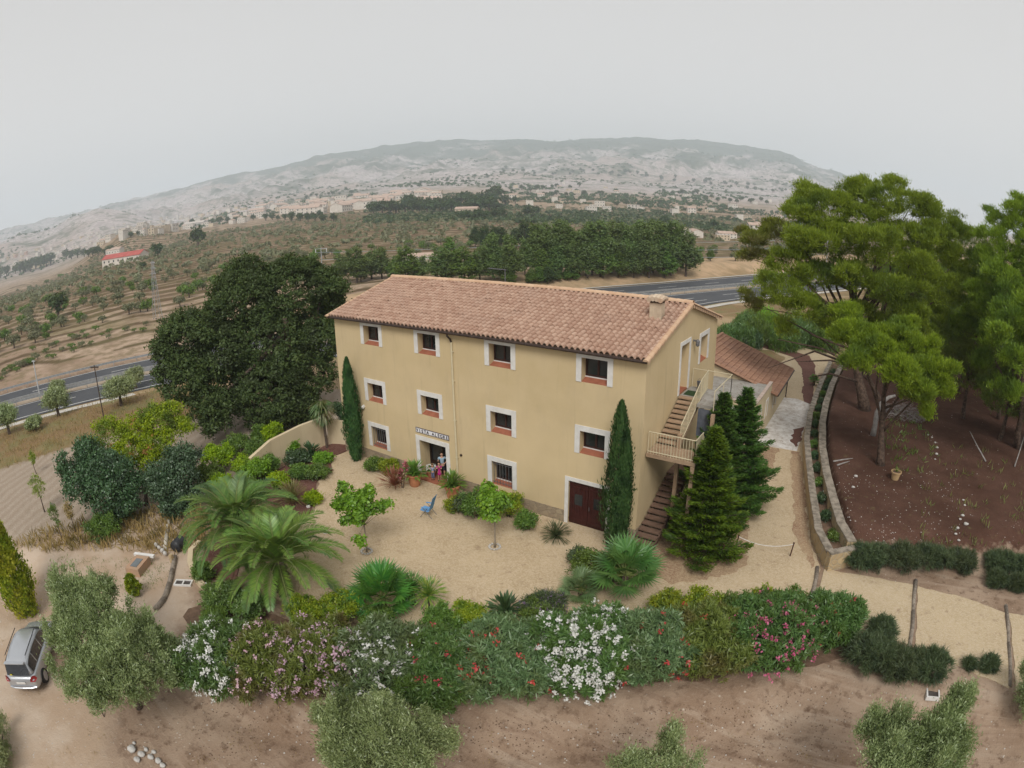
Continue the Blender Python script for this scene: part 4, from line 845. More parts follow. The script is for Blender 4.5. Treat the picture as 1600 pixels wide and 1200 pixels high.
pb4=[B(1525,400,26,D3+9),B(1515,440,30,D3+9),B(1530,480,34,D3+7),B(1510,510,34,D3+8),B(1545,330,14,D3+7),B(1600,320,26,D3+6),B(1520,365,18,D3+10),B(1545,470,40,D3+3),B(1575,490,48,D3),B(1600,520,44,D3),B(1560,520,24,D3-3),B(1590,560,32,D3-2),B(1640,480,60,D3),B(1555,420,30,D3+4),B(1580,400,34,D3+4),B(1620,420,44,D3+3),B(1575,440,40,D3+2),B(1610,380,44,D3+4),B(1560,345,24,D3+6),B(1550,520,34,D3+1),B(1592,612,26,D3-1),B(1560,598,18,D3-1),B(1535,560,22,D3+2),B(1560,370,26,D3+5),B(1590,350,30,D3+5),B(1580,325,18,D3+5),B(1620,340,40,D3+5),B(1540,395,20,D3+5),B(1530,365,14,D3+6),B(1650,590,40,D3)]
pine('pine_tree','tall bright pine cut by the right edge of the photo',b4,pb4,atd(1600,430,D3+3),2300,34,seed=9,r0=.27,cr=.36,nl=14)
# the darker grove behind
def grove_proto(seed,h=9.,nb=11):
    rg=random.Random(seed); bl=[]
    for i in range(nb):
        z=h*(.42+.55*i/nb); rr=(1.9-1.1*i/nb)*rg.uniform(.8,1.2); a=rg.uniform(0,6.28); q=rg.uniform(.5,1.9)*(1.05-i/nb*.75); bl.append((math.cos(a)*q,math.sin(a)*q,z,rr*1.15,rr*1.15,rr*.62))
    t=empty('pine_tree',(0,0,0),'x','tree'); rng=np.random.default_rng(seed)
    P,O,ci=crown_points(bl,620,26,rng,.36,.55,.55,.12,.2); n=len(P); D=nrm(O*.7+rdir(rng,n)*.6+np.array([0,0,.6]))
    leaves('crown',P,D,rdir(rng,n),.3*rng.uniform(.7,1.3,n),.05*rng.uniform(.8,1.4,n),L_PINED,t,rng)
    trunk(t,(0,0,-.4),(rg.uniform(-.6,.6),rg.uniform(-.6,.6),h*.93),.2,.07,[(rg.uniform(.3,.9),(b[0],b[1],b[2]),.06) for b in bl]+[(.3+.1*k,(rg.uniform(-2,2),rg.uniform(-2,2),h*(.3+.08*k)),.03) for k in range(3)],M_PBARK,seed=seed,bend=.5,segs=8)
    return t
gp=[grove_proto(21,9.5),grove_proto(22,8.5,9),grove_proto(23,11,12)]
used=[False]*3
_q1=at(1505,655,1.4); _q2=at(1560,690,1.4); GR=[(float(_q1[0]),float(_q1[1]),0,.95),(float(_q2[0]),float(_q2[1]),1,.9),(37,58,2,1.55),(33,64,0,1.5),(44,62,1,1.6),(31,56,1,1.2),(39.5,36.5,2,1.15),(45,38,0,1.3),(35,44,1,1.25),(50,44,2,1.35),(36.5,33,1,1.0),(40,27,0,.95),(43.5,33,2,.95),(33.5,37,2,.85),(38.5,40,0,1.05),(46,25.5,1,1.0),(48,36,0,1.05),(31.5,45,1,1.1),(43,45,2,.95),(52,31,2,.9),(36,50,0,1.1),(29,52,2,.9),(48,50,1,1.2),(54,42,0,1.1),(42,56,2,1.0),(57,54,1,1.3),(34,62,1,1.2),(28,60,0,1.1),(50,64,2,1.1),(41.5,20.5,1,.82),(62,40,0,1.2),(46.5,17.5,0,.85)]
for i,(x,y,k,s) in enumerate(GR):
    l=('slender pine of the dark grove rising behind the urn and the brush pile','pines of the grove')
    if not used[k]: used[k]=True; o=gp[k]; o.location=(x,y,gz(x,y)); o.scale=(s,)*3; o.rotation_euler=(0,0,i*1.3); o['label']=l[0]; o['group']=l[1]
    else: dup(gp[k],(x,y,gz(x,y)),i*1.3,s,l[0],l[1])
# cypresses
L_CYPX=None
def column(name,label,base,h,w,lm,seed,twin=False,cat='tree',dens=1.,lean=(0,0),L=.16,Wd=.05,prof=None,group=None,up=2.2):
    t=empty(name,base,label,cat,group); rng=np.random.default_rng(seed); n=int(9000*dens); z=rng.random(n)**.85
    pr=prof or (lambda q: np.sqrt(np.clip(1-q,0,1))*(.35+.65*np.clip(q*3.2,0,1))*1.08)
    a=rng.random(n)*2*PI; lob=1+.17*np.sin(a*3+z*9+seed)+.13*np.sin(a*5-z*21)+.11*np.sin(a*9+z*47)+.10*rng.normal(size=n)+.35*(rng.random(n)<.06)
    R=w*pr(z)*lob*(rng.uniform(.55,1,n)**.4)
    P=np.stack([np.cos(a)*R+lean[0]*z,np.sin(a)*R+lean[1]*z,z*h+.05],1)
    if twin:
        k=rng.random(n)<.45; P[k]=np.stack([np.cos(a[k])*R[k]*.62+w*.5,np.sin(a[k])*R[k]*.62-.1,z[k]*h*.84+.05],1)
    D=nrm(np.stack([np.cos(a)*.5,np.sin(a)*.5,np.full(n,up)],1)+rng.normal(size=(n,3))*.35); N=nrm(np.stack([np.cos(a),np.sin(a),a*0],1)+rdir(rng,n)*.6)
    leaves('crown',P,D,N,L*rng.uniform(.7,1.5,n),Wd*rng.uniform(.7,1.4,n),lm,t,rng)
    mb=MB(); mb.tube([(0,0,-.1),(0,0,h*.5),(lean[0]*.8,lean[1]*.8,h*.85)],[.13,.08,.02],7); mb.build('trunk',M_BARK,t,smooth=True); return t
p=at(553,733); column('cypress_tree','tall narrow dark cypress at the left corner of the facade',(p[0]-.75,-.75,0.05),6.7,.62,L_CYP,31,dens=1.7)
column('cypress_tree','twin topped dark cypress between the garage door and the stair corner',(16.95,-1.0,0.05),7.3,.74,L_CYP,32,twin=True,dens=2.1)
# broad layered conifers beside the stair
def conifer(label,base,h,w,seed,n=5.,lm=L_CON,low=.02):
    t=empty('conifer_tree',base,label,'tree'); rg=random.Random(seed); rng=np.random.default_rng(seed); P=[];D=[];N=[];mb=MB()
    mb.tube([(0,0,-.1),(0,0,h*.6),(0,0,h*.98)],[.16,.08,.015],7)
    nb=int(150*n/5)
    for i in range(nb):
        q=low+(1-low)*(i/nb)**.85; z=q*h; Lb=w*(1-q)**.88*rg.uniform(.5,1.2)+.10; a=i*2.39996+rg.uniform(-.3,.3); d=np.array([math.cos(a),math.sin(a),0]); s=np.array([-math.sin(a),math.cos(a),0])
        lift=.14+.40*q+rg.uniform(-.06,.1); cv=lambda u: np.array([0,0,z])+d*Lb*u+np.array([0,0,1])*(Lb*(.02*u+lift*.45*u*u)-.08*Lb*math.sin(u*PI))
        mb.tube([cv(0),cv(.5),cv(.95)],[.03,.018,.006],4,cap=False)
        k=int(34*Lb)+8
        for j in range(k):
            u=.22+.78*(j/k); c=cv(u); sd=1 if j%2 else -1; wl=Lb*.34*(1-u)**.6+.1; 
            for q2 in range(5):
                v=(q2+.6)/5; pp=c+s*sd*wl*v+d*wl*v*.7+np.array([0,0,wl*v*.18+rg.uniform(-.03,.05)]); P.append(pp); dd=s*sd*.6+d*.9+np.array([0,0,.35+rg.uniform(-.2,.3)]); D.append(dd); N.append(np.array([rg.uniform(-.6,.6),rg.uniform(-.6,.6),1]))
    P=np.array(P);D=np.array(D);N=np.array(N); P=P+rng.normal(size=P.shape)*.035
    leaves('crown',P,D+rng.normal(size=P.shape)*.25,N,.20*rng.uniform(.7,1.4,len(P)),.062*rng.uniform(.7,1.3,len(P)),lm,t,rng)
    mb.build('trunk',M_BARK,t,smooth=True); return t
L_CON2=leafmat('leaf_conifer_dark',(.045,.11,.025),(.09,.17,.04),(.035,.08,.025),1.2,.25,.03)
conifer('broad yellow green conifer in front of the stair, widest of the three',(20.75,.9,.05),6.2,2.25,41,7,leafmat('leaf_conifer_bright',(.06,.125,.02),(.135,.205,.03),(.04,.085,.02),1.2,.3,.03))
conifer('middle conifer of the three beside the staircase, behind the broad one',(20.25,3.9,.05),6.9,2.2,42,5,L_CON2)
conifer('farthest and slimmest of the three conifers, beside the gravel lane',(21.05,5.6,.05),6.8,2.6,43,5,L_CON2)
# date palms
def date_palm(label,base,hc,Rf,seed,nf=46,lm=L_PALM,yel=0):
    t=empty('date_palm',base,label,'palm tree'); rg=random.Random(seed); rng=np.random.default_rng(seed); mb=MB()
    mb.tube([(0,0,-.1),(.02,0,hc*.5),(0,0,hc)],[.34,.3,.33],10)
    for i in range(60):
        a=i*2.4; z=hc*(i/60); mb.box((.32*math.cos(a),.32*math.sin(a),z),(.12,.07,.14),rz=a,ry=-.5)
    mb.build('trunk',M_BARK,t)
    for i in range(nf):
        q=i/nf; a=i*2.39996+rg.uniform(-.2,.2); el=1.5-1.6*q**1.25+rg.uniform(-.08,.08); Lf=Rf*rg.uniform(.9,1.1)*(.8+.2*min(1,q*3)); d=np.array([math.cos(a),math.sin(a),0.]); pts=[];p=np.array([d[0]*.12,d[1]*.12,hc]); ang=el; m=14
        for j in range(m+1): pts.append(p.copy()); p=p+(d*math.cos(ang)+np.array([0,0,math.sin(ang)]))*Lf/m; ang-=(.055+.11*(j/m))*(1.25-.3*q)
        pts=np.array(pts); rb=MB(); rb.tube(pts,np.linspace(.032,.006,m+1),4,cap=False)
        s=np.array([-d[1],d[0],0.]); P=[];D=[];N=[];LL=[]
        for j in range(8,84):
            u=j/84*m; k=int(u); c=pts[k]+(pts[min(k+1,m)]-pts[k])*(u-k); tv=pts[min(k+1,m)]-pts[max(k-1,0)]; tv=tv/np.linalg.norm(tv); nn=np.cross(tv,s); nn=nn*np.sign(nn[2]+1e-6)
            ll=Rf*.16*math.sin(PI*min(.97,.12+.86*(j/84)))**.6+.05
            for sd in (-1,1):
                dd=s*sd*.8+tv*.75+nn*.28+rg.uniform(-.1,.1)-np.array([0,0,.12]); dd=dd/np.linalg.norm(dd); P.append(c+dd*ll*.5); D.append(dd); N.append(nn+s*sd*.2); LL.append(ll)
        V=np.array(P)
        mm=lm if not (yel and i in (nf-4,nf-9)) else leafmat('leaf_old_frond',(.45,.27,.04),(.35,.25,.06),(.3,.17,.04),1,.3,.03)
        fr_=leaves('frond',V,np.array(D),np.array(N),np.array(LL),.042,mm,t,rng)
        rbv=np.array(rb.v); 
        rb.build('rachis',mat('rachis',(.22,.26,.08),(.16,.2,.06),4,.6,0),fr_)
    return t
p1=onground(352,885); date_palm('date palm farther back on the planted bed, with one orange old frond',(float(p1[0])+.6,float(p1[1])+1.0,.0),2.2,3.2,51,52,yel=1)
p2=onground(432,925); date_palm('nearer date palm of the two, just behind the oleander hedge',(float(p2[0])+.45,float(p2[1])+.2,.0),1.8,3.2,52,52,leafmat('leaf_palm_light',(.095,.18,.04),(.195,.285,.065),(.065,.125,.035),.8,.3,.06))
# fan palms, yuccas, cycads, rosettes
def fan_palm(name,label,base,hc,R,seed,nf=34,lm=L_FAN,group=None,cat='fan palm'):
    t=empty(name,base,label,cat,group); rg=random.Random(seed); rng=np.random.default_rng(seed); mb=MB(); mb.tube([(0,0,-.1),(0,0,hc)],[.16,.14],8); mb.build('trunk',M_BARK,t)
    for i in range(nf):
        q=i/nf; a=i*2.4+rg.uniform(-.2,.2); el=1.4-1.55*q+rg.uniform(-.12,.12); d=np.array([math.cos(a)*math.cos(el),math.sin(a)*math.cos(el),math.sin(el)]); st_=R*rg.uniform(.38,.62); c=np.array([0,0,hc])+d*st_; s=np.array([-math.sin(a),math.cos(a),0.]); nn=np.cross(d,s); nn*=np.sign(nn[2]+1e-6)
        Dv=[];Pv=[];Nv=[];k=20; fl=R*.5
        for j in range(k):
            b=(j/(k-1)-.5)*PI*1.25; dd=d*math.cos(b)+s*math.sin(b)-nn*.1*abs(math.sin(b)); dd/=np.linalg.norm(dd); l=fl*(.75+.25*math.cos(b)); Dv.append(dd-np.array([0,0,.12])); Pv.append(c+dd*l*.5); Nv.append(nn+s*.3*(1 if j%2 else -1))
        f_=leaves('leaf',np.array(Pv),np.array(Dv),np.array(Nv),fl*rng.uniform(.85,1.05,k),.085*R/1.5,lm,t,rng)
        rb=MB(); rb.tube([(0,0,hc),tuple(c)],[.02,.012],4,cap=False); rb.build('stalk',mat('rachis',(.2,.2,.1)),f_)
    return t
fan_palm('fan_palm','low bushy fan palm at the left of the yard edge beside two yuccas',onground(600,950,0.03),.45,1.9,61,34)
fan_palm('fan_palm','large fan palm below the stair foot at the yard edge',onground(975,925,.03),.9,1.9,62,26,leafmat('leaf_fan2',(.055,.135,.035),(.11,.21,.06),(.045,.10,.03),.8,.3,.08))
fan_palm('fan_palm','small greyish fan palm left of the large one',onground(908,930,.03),.25,1.1,63,28,leafmat('leaf_fan3',(.12,.18,.09),(.18,.25,.12),(.09,.14,.06),.8,.3,.06))
fan_palm('fan_palm','tiny fan palm alone on the gravel garden behind the annex',(22.0,32.5,.03),.4,.7,64,22,L_FAN)
def rosette(name,label,base,hc,R,seed,n=110,lm=L_FAN,wd=.05,trk=True,cat='plant',group=None,lo=-.5,parent=None,hang=0.):
    if parent is None: t=empty(name,base,label,cat,group); o0=np.zeros(3)
    else: t=parent; o0=np.array(base,float)
    rng=np.random.default_rng(seed); a=rng.random(n)*2*PI; el=rng.uniform(lo,1.45,n); l=R*rng.uniform(.75,1.05,n)
    d=np.stack([np.cos(a)*np.cos(el),np.sin(a)*np.cos(el),np.sin(el)],1); c=o0+np.array([0,0,hc]); nn=rdir(rng,n)*.3+np.stack([-np.cos(a)*np.sin(el),-np.sin(a)*np.sin(el),np.cos(el)],1)
    d2=d+np.array([0,0,-.35-hang]); P1=c+d*l[:,None]*.3; P2=c+d*l[:,None]*.56+nrm(d2)*l[:,None]*.22
    P=np.concatenate([P1,P2]);D=np.concatenate([d,nrm(d2)]); 
    o=leaves('leaves',P,D,np.concatenate([nn,nn]),np.concatenate([l*.62,l*.5]),wd,lm,t,rng)
    if trk: mb=MB(); mb.tube([tuple(o0+[0,0,-.1]),tuple(o0+[0,0,hc])],[.09,.08],7); mb.build('trunk',M_BARK,t)
    return t
rosette('yucca','spiky yucca touching the right side of the low fan palm',onground(647,945,.03),.9,.85,71,150,L_FAN,.06)
rosette('yucca','outer spiky yucca with yellow striped leaves at the yard edge',onground(672,952,.03),.75,.95,72,150,leafmat('leaf_yucca2',(.10,.2,.04),(.33,.36,.09),(.06,.15,.03),3,.3,.06),.055)
rosette('dracaena_tree','shaggy headed dracaena leaning over the garden wall under the dark tree',(-4.25,-.55,.05),2.7,1.25,73,330,leafmat('leaf_drac',(.06,.12,.045),(.13,.19,.07),(.16,.11,.06),1,.3,.05),.07,cat='tree',hang=.8,lo=-1.2)
rosette('flax_plant','bronze green spiky flax plant in the mulch bed',onground(458,785,.05),.1,1.35,74,210,leafmat('leaf_flax',(.11,.12,.045),(.24,.22,.09),(.16,.10,.05),2,.3,.05),.055,False,lo=.1)
rosette('cycad','dark cycad in the mulch bed below the dracaena',onground(487,715,.05),.2,1.0,75,120,L_DARK,.12,lo=0)
rosette('cycad','small dark cycad among the shrubs in the middle of the hedge top',onground(790,962,.03),.2,.95,76,110,L_DARK,.12,lo=0)
# ---------------- bushes and shrubs ----------------
def bush(name,label,base,blobs,lm,ncl,per,L,Wd,seed,group=None,cat='shrub',flowers=None,cr=.22,inner=.55,flat=.8,up=.35,outw=.9,stem=True,droop=0.,spread=1.):
    t=empty(name,base,label,cat,group)
    star=name in('oleander',); leaf_crown('foliage',lobed(blobs,3,.88,seed) if name!='lavender' else blobs,ncl,per,L,Wd,lm,t,seed,cr,inner,flat,up,droop,outw,.16,spread,star)
    if flowers:
        fm,nc,pf,fs=flowers[:4]; rng=np.random.default_rng(seed+500)
        Bq=np.array([b if len(b)==6 else (b[0],b[1],b[2],b[3],b[3],b[3]) for b in blobs]); k=rng.choice(len(Bq),size=nc*4,p=(Bq[:,3]**2)/(Bq[:,3]**2).sum()); d=rdir(rng,nc*4); 
        ok=(d[:,2]>-.25)&((d@np.array([.3,-.75,.6]))>.05); k=k[ok][:nc];d=d[ok][:nc]; c=Bq[k,:3]+d*Bq[k,3:6]*rng.uniform(.98,1.14,len(k))[:,None]
        P=np.repeat(c,pf,0)+rng.normal(size=(len(c)*pf,3))*fs*.75; n=len(P); leaves('blossom',P,rdir(rng,n),nrm(np.repeat(d,pf,0)+rdir(rng,n)*.8),fs*1.0*rng.uniform(.7,1.2,n),fs*.85,fm,t,rng,pointed=False)
    if stem:
        mb=MB(); rg=random.Random(seed)
        for b in blobs[:7]:
            mb.tube([(b[0]*.15,b[1]*.15,-.1),(b[0]*.6,b[1]*.6,b[2]*.5),(b[0],b[1],b[2])],[.035,.025,.008],5)
        mb.build('stems',M_BARK,t)
    return t
def dome(R,h,seed,n=7,sy=1.):
    rg=random.Random(seed); bl=[(0,0,h*.46,R*.7,R*.7*sy,h*.42)]
    for i in range(n+2):
        a=rg.uniform(0,6.28); q=rg.uniform(.15,.85); bl.append((math.cos(a)*R*q,math.sin(a)*R*q*sy,h*rg.uniform(.55,.92)*(1.12-.5*q),R*rg.uniform(.14,.28),R*rg.uniform(.14,.28),h*rg.uniform(.14,.26)))
    for i in range(n):
        a=6.283*i/n+rg.uniform(-.3,.3); bl.append((math.cos(a)*R*.52,math.sin(a)*R*.52*sy,h*rg.uniform(.3,.62),R*rg.uniform(.38,.52),R*sy*rg.uniform(.38,.52),h*rg.uniform(.26,.4)))
    return bl
# oleander hedge: one shrub after another
L_OL2=leafmat('leaf_oleander_grey',(.09,.145,.065),(.16,.22,.11),(.10,.13,.05),1.,.25,.06)
L_OL3=leafmat('leaf_oleander_olive',(.10,.13,.035),(.17,.20,.055),(.13,.11,.045),.8,.25,.05)
OL=[(352,1040,1.75,2.5,F_WHITE,210,L_OLEA,'dense oleander with pure white blossom at the left end of the hedge'),
(432,1050,1.5,2.4,F_PINK,90,L_OL3,'sparse olive green oleander with a few pale pink blossoms second in the hedge'),
(508,1050,1.75,2.55,F_PINK,230,L_OL3,'oleander crowded with pale pink blossom left of the middle of the hedge'),
(598,1052,1.8,2.6,F_WHITE,150,L_OL2,'grey green oleander with scattered whitish blossom above the lowest olive bush'),
(690,1055,1.7,2.3,F_RED,34,L_OLEA,'bright green oleander with few red blossoms right of the whitish one'),
(790,1050,1.85,2.5,F_RED,52,L_OL2,'grey green oleander dotted with red blossoms in the middle of the hedge'),
(905,1040,1.95,2.75,F_WHITE,330,L_OLEA,'tallest oleander, covered in bright white blossom, below the fan palms'),
(1010,1035,1.8,2.5,F_RED,30,L_OL2,'oleander with a few crimson blossoms right of the tallest white one'),
(1100,1020,1.8,2.35,F_RED,8,L_OL3,'almost flowerless olive green oleander in the right half of the hedge'),
(1195,1010,1.95,2.6,F_ROSE,120,L_OLEA,'oleander sprinkled with rose pink blossom near the right end of the hedge'),
(1285,985,1.55,2.2,F_RED,18,L_OLEA,'last oleander of the hedge, with red tips, next to the lavender mounds')]
for i,(px,py,R,h,fm,nf,lm,lab) in enumerate(OL):
    b=onground(px,py+(36 if i<7 else 28),-.85); R*=1.1*(.84 if i==10 else 1); h*=.86 if i<8 else .76; b=(b[0],b[1],gz(b[0],b[1])); 
    bush('oleander',lab,b,dome(R,h*1.04,80+i,9,1.12)+[(random.Random(i).uniform(-.4,.4),0,h*.72,R*.5,R*.5,h*.3)],lm,1150,24,.24,.05,80+i,'oleanders in the hedge',droop=-.15,flowers=(fm,int(nf*1.1),12 if fm is not F_WHITE else 16,.075),cr=.2,spread=.9)
# yellow and green shrubs behind the hedge
SH=[(478,975,.9,1.3,L_YELL,'yellow green shrub behind the pink oleanders'),(535,972,1.0,1.4,L_YELL,'larger yellow green shrub left of the low fan palm'),(590,985,.8,1.1,L_SHRUB,'green shrub under the low fan palm'),
(690,985,.9,1.1,L_SHRUB,'green shrub at the foot of the outer yucca'),(735,975,.8,1.0,L_YELL,'thin yellowish shrub between the outer yucca and the small cycad'),(845,975,.9,1.2,L_SHRUB,'green shrub in front of the purple lavender'),(1045,965,.9,1.3,L_YELL,'yellow green shrub at the right foot of the large fan palm'),
(1095,965,1.0,1.35,L_YELL,'yellow leaved shrub nearest the gravel lane'),(1145,970,1.0,1.3,L_SHRUB,'upright green shrub on the yard side of the flowerless oleander'),(1190,965,.9,1.4,L_YELL,'yellow flecked shrub behind the rose pink oleander'),(1230,968,.85,1.5,L_SHRUB,'tall thin green shrub closest to the first timber step'),
(340,975,.7,.9,L_SHRUB,'little green shrub below the rear date palm'),(395,965,.9,1.2,L_PALM,'feathery green shrub below the nearer date palm')]
for i,(px,py,R,h,lm,lab) in enumerate(SH):
    b=onground(px,py,0); bush('garden_shrub',lab,(b[0],b[1],gz(b[0],b[1])),dome(R,h,120+i,6),lm,230,22,.13,.05,120+i,cr=.15,up=.6)
L_PURP=leafmat('flower_lavender',(.14,.10,.17),(.2,.15,.22),(.09,.11,.08),3,.2,.03)
b=onground(850,965,0); bush('lavender','rounded grey purple lavender at the yard edge',(b[0],b[1],.03),dome(.95,1.25,140,7),L_LAV,330,24,.2,.022,140,flowers=(L_PURP,160,6,.05),cr=.16,outw=1.6)
# plants along the facade
FB=[(728,800,.75,1.15,L_LAV,'dark bushy shrub against the facade right of the terracotta pot'),(710,798,.5,.8,L_YELL,'low yellow green shrub in front of the downpipe'),(795,806,.8,1.3,L_YELL,'yellow green shrub under the barred window right of the downpipe'),
(745,808,.9,1.6,L_SHRUB,'leafy green shrub left of the slim young tree'),(822,826,.62,.95,L_SHRUB,'fine leaved green mound right of the young tree'),(608,738,.7,.9,L_YELL,'straggly yellow green shrub left of the red cordyline'),(585,735,.6,.9,L_SHRUB,'wispy green shrub beside the left cypress'),
(920,900,1.0,1.3,L_SHRUB,'tall bushy shrub at the foot of the twin cypress'),(960,905,1.1,1.2,L_SHRUB,'green shrub below the stair foot'),(905,880,.55,.8,L_LAV,'small greyish shrub with white flowers in front of the garage door')]
for i,(px,py,R,h,lm,lab) in enumerate(FB):
    b=onground(px,py,.05); bush('facade_shrub',lab,b,dome(R,h,150+i,6),lm,210,20,.13,.05,150+i,cr=.15,up=.5)
b=onground(869,840,.05); rosette('spiky_shrub','dark tuft with long bare stalks in front of the garage door',b,.1,.95,170,260,L_LAV,.028,False,cat='shrub',lo=-.1)
rosette('cordyline','red leaved cordyline growing against the wall left of the entrance',onground(617,765,.05),.25,1.25,171,150,L_RED,.05,False,lo=.35)
b=onground(628,762,.05); bush('bougainvillea','thin bougainvillea with a magenta flower tip beside the cordyline',b,[(0,0,.7,.15,.15,.5),(.35,.1,1.3,.12,.12,.4)],L_RED,40,10,.09,.05,172,flowers=(F_ROSE,14,6,.06),cr=.1)
# mulch bed shrubs
MBD=[(465,722,1.0,.8,L_DARK,'dark low cushion shrub nearest the garden wall'),(495,745,.95,.7,L_SHRUB,'round green cushion shrub in the mulch bed'),(383,742,.9,1.3,L_ACAC,'light green shrub behind the rear date palm'),(350,770,.9,1.2,L_ACAC,'yellow green leafy shrub left of the rear date palm'),
(400,722,.8,1.6,L_SHRUB,'climbing green shrub over the low end of the garden wall'),(425,735,.6,1.1,L_SHRUB,'green shrub with dark fruit at the garden wall end'),(490,785,.55,.6,L_ACAC,'little bright green shrub beside the flax plant'),(318,905,.6,.8,L_SHRUB,'ferny shrub under the rear date palm'),(350,945,1.1,1.1,L_PALM,'ferny light green shrub between the palms and the white oleander')]
for i,(px,py,R,h,lm,lab) in enumerate(MBD):
    b=onground(px,py,.05); bush('bed_shrub',lab,b,dome(R,h,180+i,6),lm,230,20,.13,.055,180+i,cr=.16,up=.5)
ivy=empty('ivy',(-4.2,1.0,.05),'dark ivy climbing the garden wall under the dracaena','ivy'); leaf_crown('foliage',[(0,.2,1.3,.5,.25,1.2),(-.5,.3,2.1,.6,.25,.5),(.9,0,.8,.35,.3,.8)],220,20,.14,.12,L_DARK,ivy,199,.16)
# lavender mounds by the woodland and at the right end of the hedge
LV=[(1350,882,1.25,1.1,'left'),(1402,884,1.3,1.15,''),(1455,884,1.3,1.1,''),(1500,888,1.0,1.0,''),(1560,890,1.2,1.0,''),(1600,895,1.1,.9,''),(1555,915,.7,.7,''),(1588,920,.7,.7,'')]
lvl=['dark lavender mound touching the planter wall','second dark lavender mound from the planter wall','third dark lavender mound from the planter wall','fourth lavender mound, beside the gap in the row','lavender mound just right of the gap in the row','lavender mound of the upper row cut by the photo edge','small lavender tuft in front of the row, nearer the gap','small lavender tuft in front of the row, at the photo edge']
for i,(px,py,R,h,_) in enumerate(LV):
    b=onground(px,py); bush('lavender',lvl[i],(b[0],b[1],gz(b[0],b[1])),dome(R,h,210+i,7,.75),L_LAV,420,24,.26,.022,210+i,'lavender by the woodland',cr=.17,outw=1.7,stem=False)
LV2=[(1355,1035,1.2,1.2,'brownish grey lavender against the last oleander'),(1395,1050,1.2,1.1,'wide lavender mound with one yellow flower spike'),(1448,1052,1.1,1.05,'rightmost of the large lavender mounds below the path'),(1542,1045,.5,.6,'small round lavender ball beside the last timber step'),(1513,1042,.3,.35,'tiny grey tuft left of the lavender ball'),(1375,992,.7,.8,'brownish lavender at the path edge above the wide mound')]
for i,(px,py,R,h,l) in enumerate(LV2):
    b=onground(px,py); bush('lavender',l,(b[0],b[1],gz(b[0],b[1])),dome(R,h,230+i,7,.9),L_LAV,int(420*min(1,R)),24,.26,.022,230+i,'lavender below the path',cr=.17,outw=1.7,stem=False)
# olives around the hedge
def olive(label,base,blobs,seed,ncl=1000,per=36,L=.13,Wd=.032,lm=L_OLIVE,cr=.24,r0=.13,trk=True):
    mm=np.mean([b[:2] for b in blobs],axis=0); base=(float(mm[0]),float(mm[1]),gz(mm[0],mm[1])); t=empty('olive_tree',base,label,'tree','olive trees in the foreground'); bl=loc_(blobs,base); rng=np.random.default_rng(seed)
    bx_=list(lobed(bl,3,.84,seed)); rq=np.random.default_rng(seed+5)
    for b in bl:
        for k in range(3):
            a=rq.uniform(0,6.28); q=rq.uniform(.5,1.); bx_.append((b[0]+math.cos(a)*b[3]*q,b[1]+math.sin(a)*b[4]*q,b[2]+b[5]*rq.uniform(.55,.95),.13,.13,rq.uniform(.3,.55)))
    P,O,ci=crown_points(bx_,ncl,per,rng,cr*.8,.5,1.25,.16,.4); n=len(P); cd=nrm(rng.normal(size=(ci.max()+1,3))*.5+np.array([0,0,.8])); D=nrm(O*.6+cd[ci]*.8+rdir(rng,n)*.7)
    leaves('crown',P,D,rdir(rng,n),L*rng.uniform(.7,1.3,n),Wd*rng.uniform(.8,1.3,n),lm,t,rng)
    m=np.mean([b[:3] for b in bl],axis=0); trunk(t,(0,0,-.1),(m[0]*.7,m[1]*.7,m[2]*.9),r0,r0*.4,[(.4+.05*i,(b[0],b[1],b[2]),r0*.4) for i,b in enumerate(bl[:9])],M_BARK,seed=seed,bend=.2)
    return t
Do=23.5
bo=(8.0,-20.6); bo=(bo[0],bo[1],gz(*bo))
Do=23.5
olive('large olive tree between the silver car and the white oleander',bo,[B(185,1010,68,Do),B(130,1000,46,Do),B(225,1030,52,Do),B(155,1050,52,Do-.6),B(210,1065,42,Do-.8),B(120,935,40,Do+1.4),B(95,925,26,Do+1.7),B(150,960,42,Do+.7),B(255,1010,26,Do+.3),B(120,1060,34,Do-.5),B(250,1060,26,Do-.5),B(110,965,36,Do+1),B(165,1095,30,Do-.9),B(205,990,40,Do+.3),B(160,925,26,Do+1.5),B(230,990,26,Do+.4),B(90,1000,22,Do+.5),B(185,1045,50,Do-1)],301,3000,38,.14,.036)
b=onground(590,1180,-1.3)
olive('rounded olive bush at the bottom edge below the whitish oleander',(b[0],b[1],gz(b[0],b[1])),[B(585,1150,62,17.6),B(540,1150,46,17.7),B(640,1155,44,17.8),B(590,1120,40,18.3),B(530,1130,30,18),B(560,1195,60,17.0),B(630,1195,52,17.1),B(690,1160,20,18)],302,2300,36,.12,.03)
b=onground(1430,1190,-1.2)
olive('olive with a tall upright shoot at the bottom right beside the white drain cover',(b[0],b[1],gz(b[0],b[1])),[B(1395,1160,44,18.5),B(1370,1140,30,18.8),B(1440,1170,44,18.2),B(1480,1120,34,18.8),B(1497,1092,18,19.2),B(1470,1150,38,18.4),B(1410,1195,60,17.8),B(1480,1190,40,17.8),B(1495,1160,22,18.5)],303,2200,36,.12,.03)
b=onground(1035,1215,-1.3)
olive('small olive just peeping in at the bottom edge right of centre',(b[0],b[1],gz(b[0],b[1])),[B(1040,1180,26,17.4),B(1000,1198,26,17),B(1060,1200,30,17),B(970,1195,18,17),B(1045,1155,12,17.8)],304,420,34,.1,.026)
b=onground(1612,1110); d_=float(np.linalg.norm(np.array(b)-CW)); olive('olive cut by the right edge of the photo below the path',b,[B(1610,1080,28,d_-.5),B(1618,1100,34,d_-1),B(1606,1050,16,d_-.2)],305,380,34)
